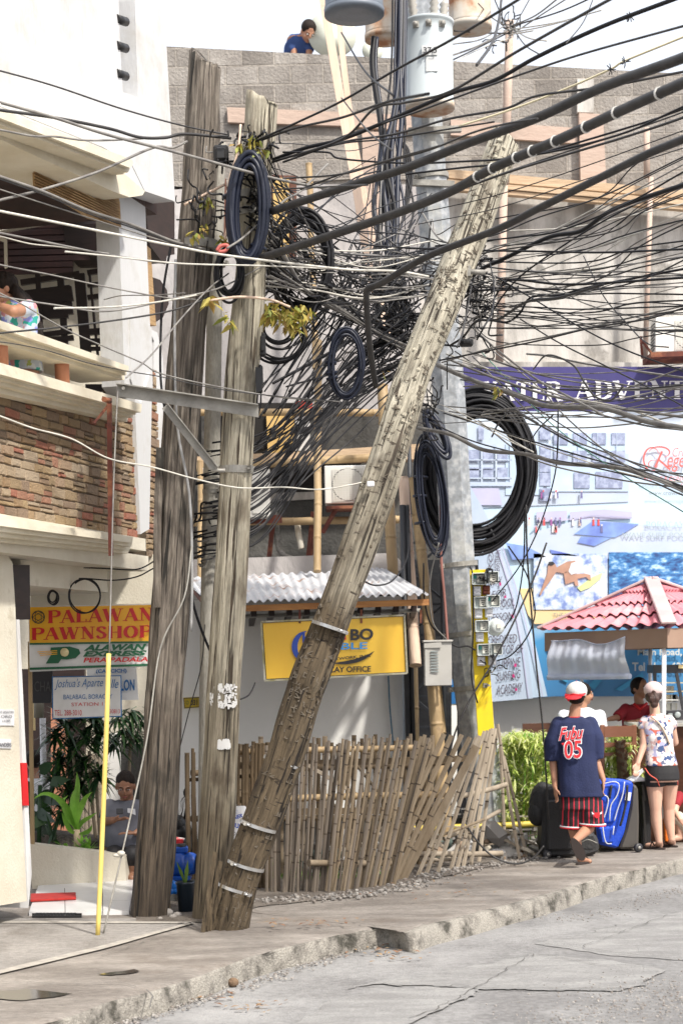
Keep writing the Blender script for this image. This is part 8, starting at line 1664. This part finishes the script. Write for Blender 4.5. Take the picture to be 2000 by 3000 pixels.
mb = MB(); mb.ell(fp(0,-.03,.03), (.09,.10,.088), 18, fp.R); mb.ell(fp(0,-.09,-.05), (.06,.05,.08), 14, fp.R); fuse(mb, 'hair', HAIR, PQ, .008, 2, disp=.005, dsc=15)
# -- woman with phone, sitting behind the planter --
PP_ = thing('person', P(365,2640,14.75), 'woman in a grey polo shirt looking down at her phone behind the planter', 'person')
Y = 14.75; mb = MB(); hc = px(368,2303,Y); up_ = V((.05,-.30,1)); fp = head(mb, hc, V((.03,-1,-.35)), .232, up_); cap_(mb, px(372,2330,Y+.04), px(372,2350,Y+.05), .055, .06)
loft(mb, [(px(372,2345,Y+.05), X_*.10, Y_*.06), (px(372,2358,Y+.05), X_*.185, Y_*.10), (px(370,2420,Y+.04), X_*.185, Y_*.12), (px(368,2480,Y+.02), X_*.19, Y_*.13), (px(370,2510,Y+.02), X_*.20, Y_*.14)])
shL, el, wr = px(322,2362,Y+.04), px(308,2408,Y-.03), px(334,2402,Y-.22); cap_(mb, shL, el, .055, .045); cap_(mb, el, wr, .042, .028); hand(mb, wr, V((1,-.35,.12)), V((0,.2,1)), 1.0, .9)
shR, el, wr = px(420,2362,Y+.04), px(432,2420,Y), px(400,2440,Y-.2); cap_(mb, shR, el, .055, .045); cap_(mb, el, wr, .042, .028); hand(mb, wr, V((-1,-.3,0)), V((0,0,1)), 1.0, .5)
for x in (345,395): a = px(x,2505,Y); k_ = a+V((.02,.0,-.38)); 
for x in (345,398):
    a = px(x,2500,Y+.05); k_ = a+V((0,-.30,.02)); cap_(mb, a, k_, .09, .065); cap_(mb, k_, V((k_.x,k_.y+.05,.08)), .06, .04); cap_(mb, V((k_.x,k_.y+.05,.05)), V((k_.x,k_.y-.03,.04)), .04, .035)
fuse(mb, 'body', SKD, PP_, .0068, 4); face(fp, PP_, closed=True)
GPO = pm('grey_polo', (.17,.175,.21), (.11,.115,.14), sc=4, rough=.8); mb = MB(); loft(mb, [(px(372,2343,Y+.05), X_*.085, Y_*.08), (px(372,2352,Y+.05), X_*.16, Y_*.10), (px(372,2368,Y+.05), X_*.205, Y_*.13), (px(369,2420,Y+.04), X_*.205, Y_*.15), (px(368,2478,Y+.02), X_*.205, Y_*.165)], 26)
for a, b in ((shL, px(310,2400,Y-.01)), (shR, px(430,2402,Y+.01))): cap_(mb, a, a+V((.001,0,0)), .068, .068); mb.tube([a, b], [.070,.066], 16)
g_ = fuse(mb, 'polo_shirt', GPO, PP_, .0085, 5, disp=.006); mb = MB(); mb.prism([fp(-.085,.05,-.135), fp(-.03,.085,-.155), fp(-.006,.095,-.21), fp(-.05,.09,-.20), fp(-.10,.05,-.165)], V((0,.01,.006))); mb.prism([fp(.085,.05,-.135), fp(.03,.085,-.155), fp(.006,.095,-.21), fp(.05,.09,-.20), fp(.10,.05,-.165)], V((0,.01,.006))); mb.build('collar', pm('collar_light', (.42,.42,.43), rough=.8), g_)
mb = MB(); slab(mb, [(374,2368),(396,2370),(398,2388),(374,2380)], at(Y-.14), .008); mb.build('name_badge', PWH, PP_)
mb = MB(); mb.ell(fp(0,-.020,.043), (.085,.098,.086), 20, fp.R); mb.ell(fp(0,-.09,.03), (.045,.04,.04), 12, fp.R); fuse(mb, 'hair', HAIR, PP_, .007, 2, disp=.003, dsc=20)
mb = MB()
for x in (345,398): a = px(x,2500,Y+.05); k_ = a+V((0,-.30,.02)); cap_(mb, a, k_, .10, .075); cap_(mb, k_, V((k_.x,k_.y+.05,.13)), .07, .055)
cap_(mb, px(345,2498,Y+.05), px(398,2498,Y+.05), .13, .13); fuse(mb, 'trousers', BLS, PP_, .009, 4)
mb = MB(); c = px(352,2386,Y-.27); mb.obb(c-V((.03,0,.0)), V((.06,.0,.0)), V((0,-.02,.008)), V((0,.05,.10))*.45); tag(mb.build('mobile_phone', SGK, bevel=.003), 'black mobile phone in the hand of the woman in grey', 'phone')
a = px(371,2525,Y+.08); mb = MB(); mb.lathe((a.x, a.y, 0), (0,0,1), [(0,.19),(a.z-.04,.16),(a.z-.02,.165),(a.z,.15)], 20); tag(mb.build('plastic_stool', BLUB), 'plastic stool carrying the woman in grey', 'stool')
# -- passer-by seen through the plants --
PZ = thing('person', P(100,2480,16.2), 'passer-by in white top and maroon shorts glimpsed behind the dark plants', 'person')
Y = 16.2; mb = MB(); hc = px(100,2230,Y); fp = head(mb, hc, V((-.6,1,0)), .21); cap_(mb, px(100,2255,Y), px(100,2285,Y), .045, .05); loft(mb, [(px(100,2284,Y), X_*.08, Y_*.06), (px(100,2300,Y), X_*.15, Y_*.09), (px(102,2360,Y), X_*.13, Y_*.1), (px(102,2440,Y), X_*.14, Y_*.11)])
for x in (60,140): cap_(mb, px(x,2300,Y), px(x-4 if x < 100 else x+2,2370,Y), .045, .036); w_ = px(x,2420,Y-.05); cap_(mb, px(x-4 if x < 100 else x+2,2370,Y), w_, .034, .024); hand(mb, w_, V((0,-.1,-1)), V((1,0,0)), .9, .5)
for x in (85,118): a = px(x,2440,Y); k_ = V((a.x,a.y,.45)); cap_(mb, a, k_, .08, .055); cap_(mb, k_, V((a.x,a.y,.06)), .052, .034); cap_(mb, V((a.x,a.y,.04)), V((a.x,a.y+.14,.03)), .035, .03)
fuse(mb, 'body', SKB, PZ, .009, 4); mb = MB(); loft(mb, [(px(100,2280,Y), X_*.07, Y_*.065), (px(100,2294,Y), X_*.16, Y_*.1), (px(102,2360,Y), X_*.16, Y_*.12), (px(102,2412,Y), X_*.165, Y_*.13)]); 
for x in (60,140): cap_(mb, px(x,2302,Y), px(x,2335,Y), .06, .056)
fuse(mb, 'top', PWH, PZ, .01, 4); mb = MB(); loft(mb, [(px(102,2408,Y), X_*.15, Y_*.12), (px(102,2470,Y), X_*.17, Y_*.13)]); fuse(mb, 'shorts', pm('maroon', (.12,.008,.02), rough=.7), PZ, .01, 4); mb = MB(); mb.ell(fp(0,-.02,.025), (.09,.10,.09), 16, fp.R); fuse(mb, 'hair', HAIR, PZ, .009, 2)
# -- woman on the balcony --
PK = thing('person', FP(30,1100,-.35), 'long haired woman in a pastel floral blouse leaning on the balcony rail', 'person')
Y = 12.95; mb = MB(); hc = px(8,845,Y); fp = head(mb, hc, V((-1,-.5,-.35)), .22, V((-.15,-.1,1))); cap_(mb, px(20,870,Y), px(38,895,Y), .045, .05); loft(mb, [(px(50,890,Y+.02), X_*.10, Y_*.07), (px(58,915,Y+.02), X_*.135, Y_*.09), (px(62,990,Y+.04), X_*.12, Y_*.10), (px(60,1080,Y+.05), X_*.14, Y_*.12), (px(55,1130,Y+.05), X_*.15, Y_*.13)])
shR, el, wr = px(86,905,Y-.03), px(40,912,Y-.28), px(-12,892,Y-.22); cap_(mb, shR, el, .045, .042); cap_(mb, el, wr, .040, .026); hand(mb, wr, V((-.4,.1,1)), V((1,0,0)), .95, .6); shL, el, wr = px(20,910,Y+.2), px(-30,950,Y+.1), px(-50,900,Y); cap_(mb, shL, el, .046, .04); cap_(mb, el, wr, .038, .026); hand(mb, wr, V((0,0,1)), V((1,0,0)), .95, .6)
for dy in (0,.16): a = px(52,1130,Y+dy); cap_(mb, a, a+V((-.35,.1,0)), .08, .06); k_ = a+V((-.35,.1,0)); cap_(mb, k_, V((k_.x,k_.y,2.93)), .055, .035)
fuse(mb, 'body', SKB, PK, .0068, 4); face(fp, PK)
PAS = pm('pastel_floral_fabric', (.6,.62,.7), sc=14, rough=.8); floral(PAS, [(.03,.34,.30),(.22,.25,.62),(.55,.25,.28),(.55,.6,.66),(.36,.42,.12),(.40,.28,.55),(.50,.5,.56)], 24, (.44,.50,.60))
mb = MB(); loft(mb, [(px(48,884,Y+.02), X_*.09, Y_*.07), (px(56,900,Y+.02), X_*.14, Y_*.10), (px(60,930,Y+.02), X_*.145, Y_*.12), (px(64,1000,Y+.04), X_*.135, Y_*.125), (px(62,1090,Y+.05), X_*.165, Y_*.15)], 24); cap_(mb, shR, px(70,908,Y-.12), .068, .062); cap_(mb, px(20,910,Y+.2), px(5,925,Y+.18), .06, .055); fuse(mb, 'blouse', PAS, PK, .008, 4, disp=.007)
mb = MB(); mb.ell(fp(0,-.025,.03), (.088,.10,.09), 18, fp.R)
for i in range(9): a = fp(random.uniform(-.06,.06), -.07, .03-.01*i); mb.tube(spline([a, px(45+i*4,850+i*3,Y-.04+i*.02), px(82+i*3,910+i*4,Y-.03+i*.02), px(104+i*2,970,Y+.0), px(108+i*2,1015+i*5,Y+.02)], 4), [.035]*4+[.04]*4+[.034]*4+[.022]*4+[.008], 8)
fuse(mb, 'hair', HAIR, PK, .008, 3, disp=.005, dsc=20)
# -- man on the roof --
PR = thing('person', P(882,160,20.6), 'dark haired man in a blue shirt bending over on the block building roof', 'person')
Y = 20.5; mb = MB(); hc = px(903,92,Y-.1); fp = head(mb, hc, V((.35,-1,-.9)), .22, V((.35,-.7,.8))); cap_(mb, px(892,100,Y), px(883,115,Y), .05, .055); loft(mb, [(px(882,112,Y), X_*.16, Y_*.12), (px(872,150,Y+.1), X_*.15, Y_*.12), (px(868,200,Y+.2), X_*.15, Y_*.12)])
for sx, x in ((-1,858),(1,908)): cap_(mb, px(x,120,Y), px(x-3*sx,156,Y-.02), .048, .038); w_ = px(x+2,180,Y-.05); cap_(mb, px(x-3*sx,156,Y-.02), w_, .036, .026); hand(mb, w_, V((0,-.2,-1)), V((1,0,0)), .95, .5)
for x in (860,882): a = px(x,200,Y+.25); cap_(mb, a, a+V((0,0,-.45)), .08, .055); cap_(mb, a+V((0,0,-.45)), a+V((0,0,-.9)), .05, .036)
fuse(mb, 'body', SKB, PR, .009, 4); face(fp, PR)
mb = MB(); loft(mb, [(px(890,103,Y), X_*.06, Y_*.06), (px(884,110,Y), X_*.15, Y_*.12), (px(876,135,Y+.06), X_*.17, Y_*.14), (px(868,200,Y+.2), X_*.16, Y_*.14)]); 
for x in (858,908): cap_(mb, px(x,118,Y), px(x-2,142,Y), .064, .058)
fuse(mb, 'shirt', pm('blue_shirt', (.03,.07,.22), rough=.8), PR, .01, 4, disp=.006); mb = MB(); mb.ell(fp(0,-.02,.035), (.088,.095,.085), 16, fp.R); fuse(mb, 'hair', HAIR, PR, .008, 2)
mb = MB(); a = P(700,150,20.9); b = P(1050,180,20.9); mb.obb(V((a.x,20.3,P(868,200,20.7).z-1.0)), V((b.x-a.x,0,0)), V((0,3,0)), V((0,0,.08))); struct(mb.build('roof_slab', STAIN2))
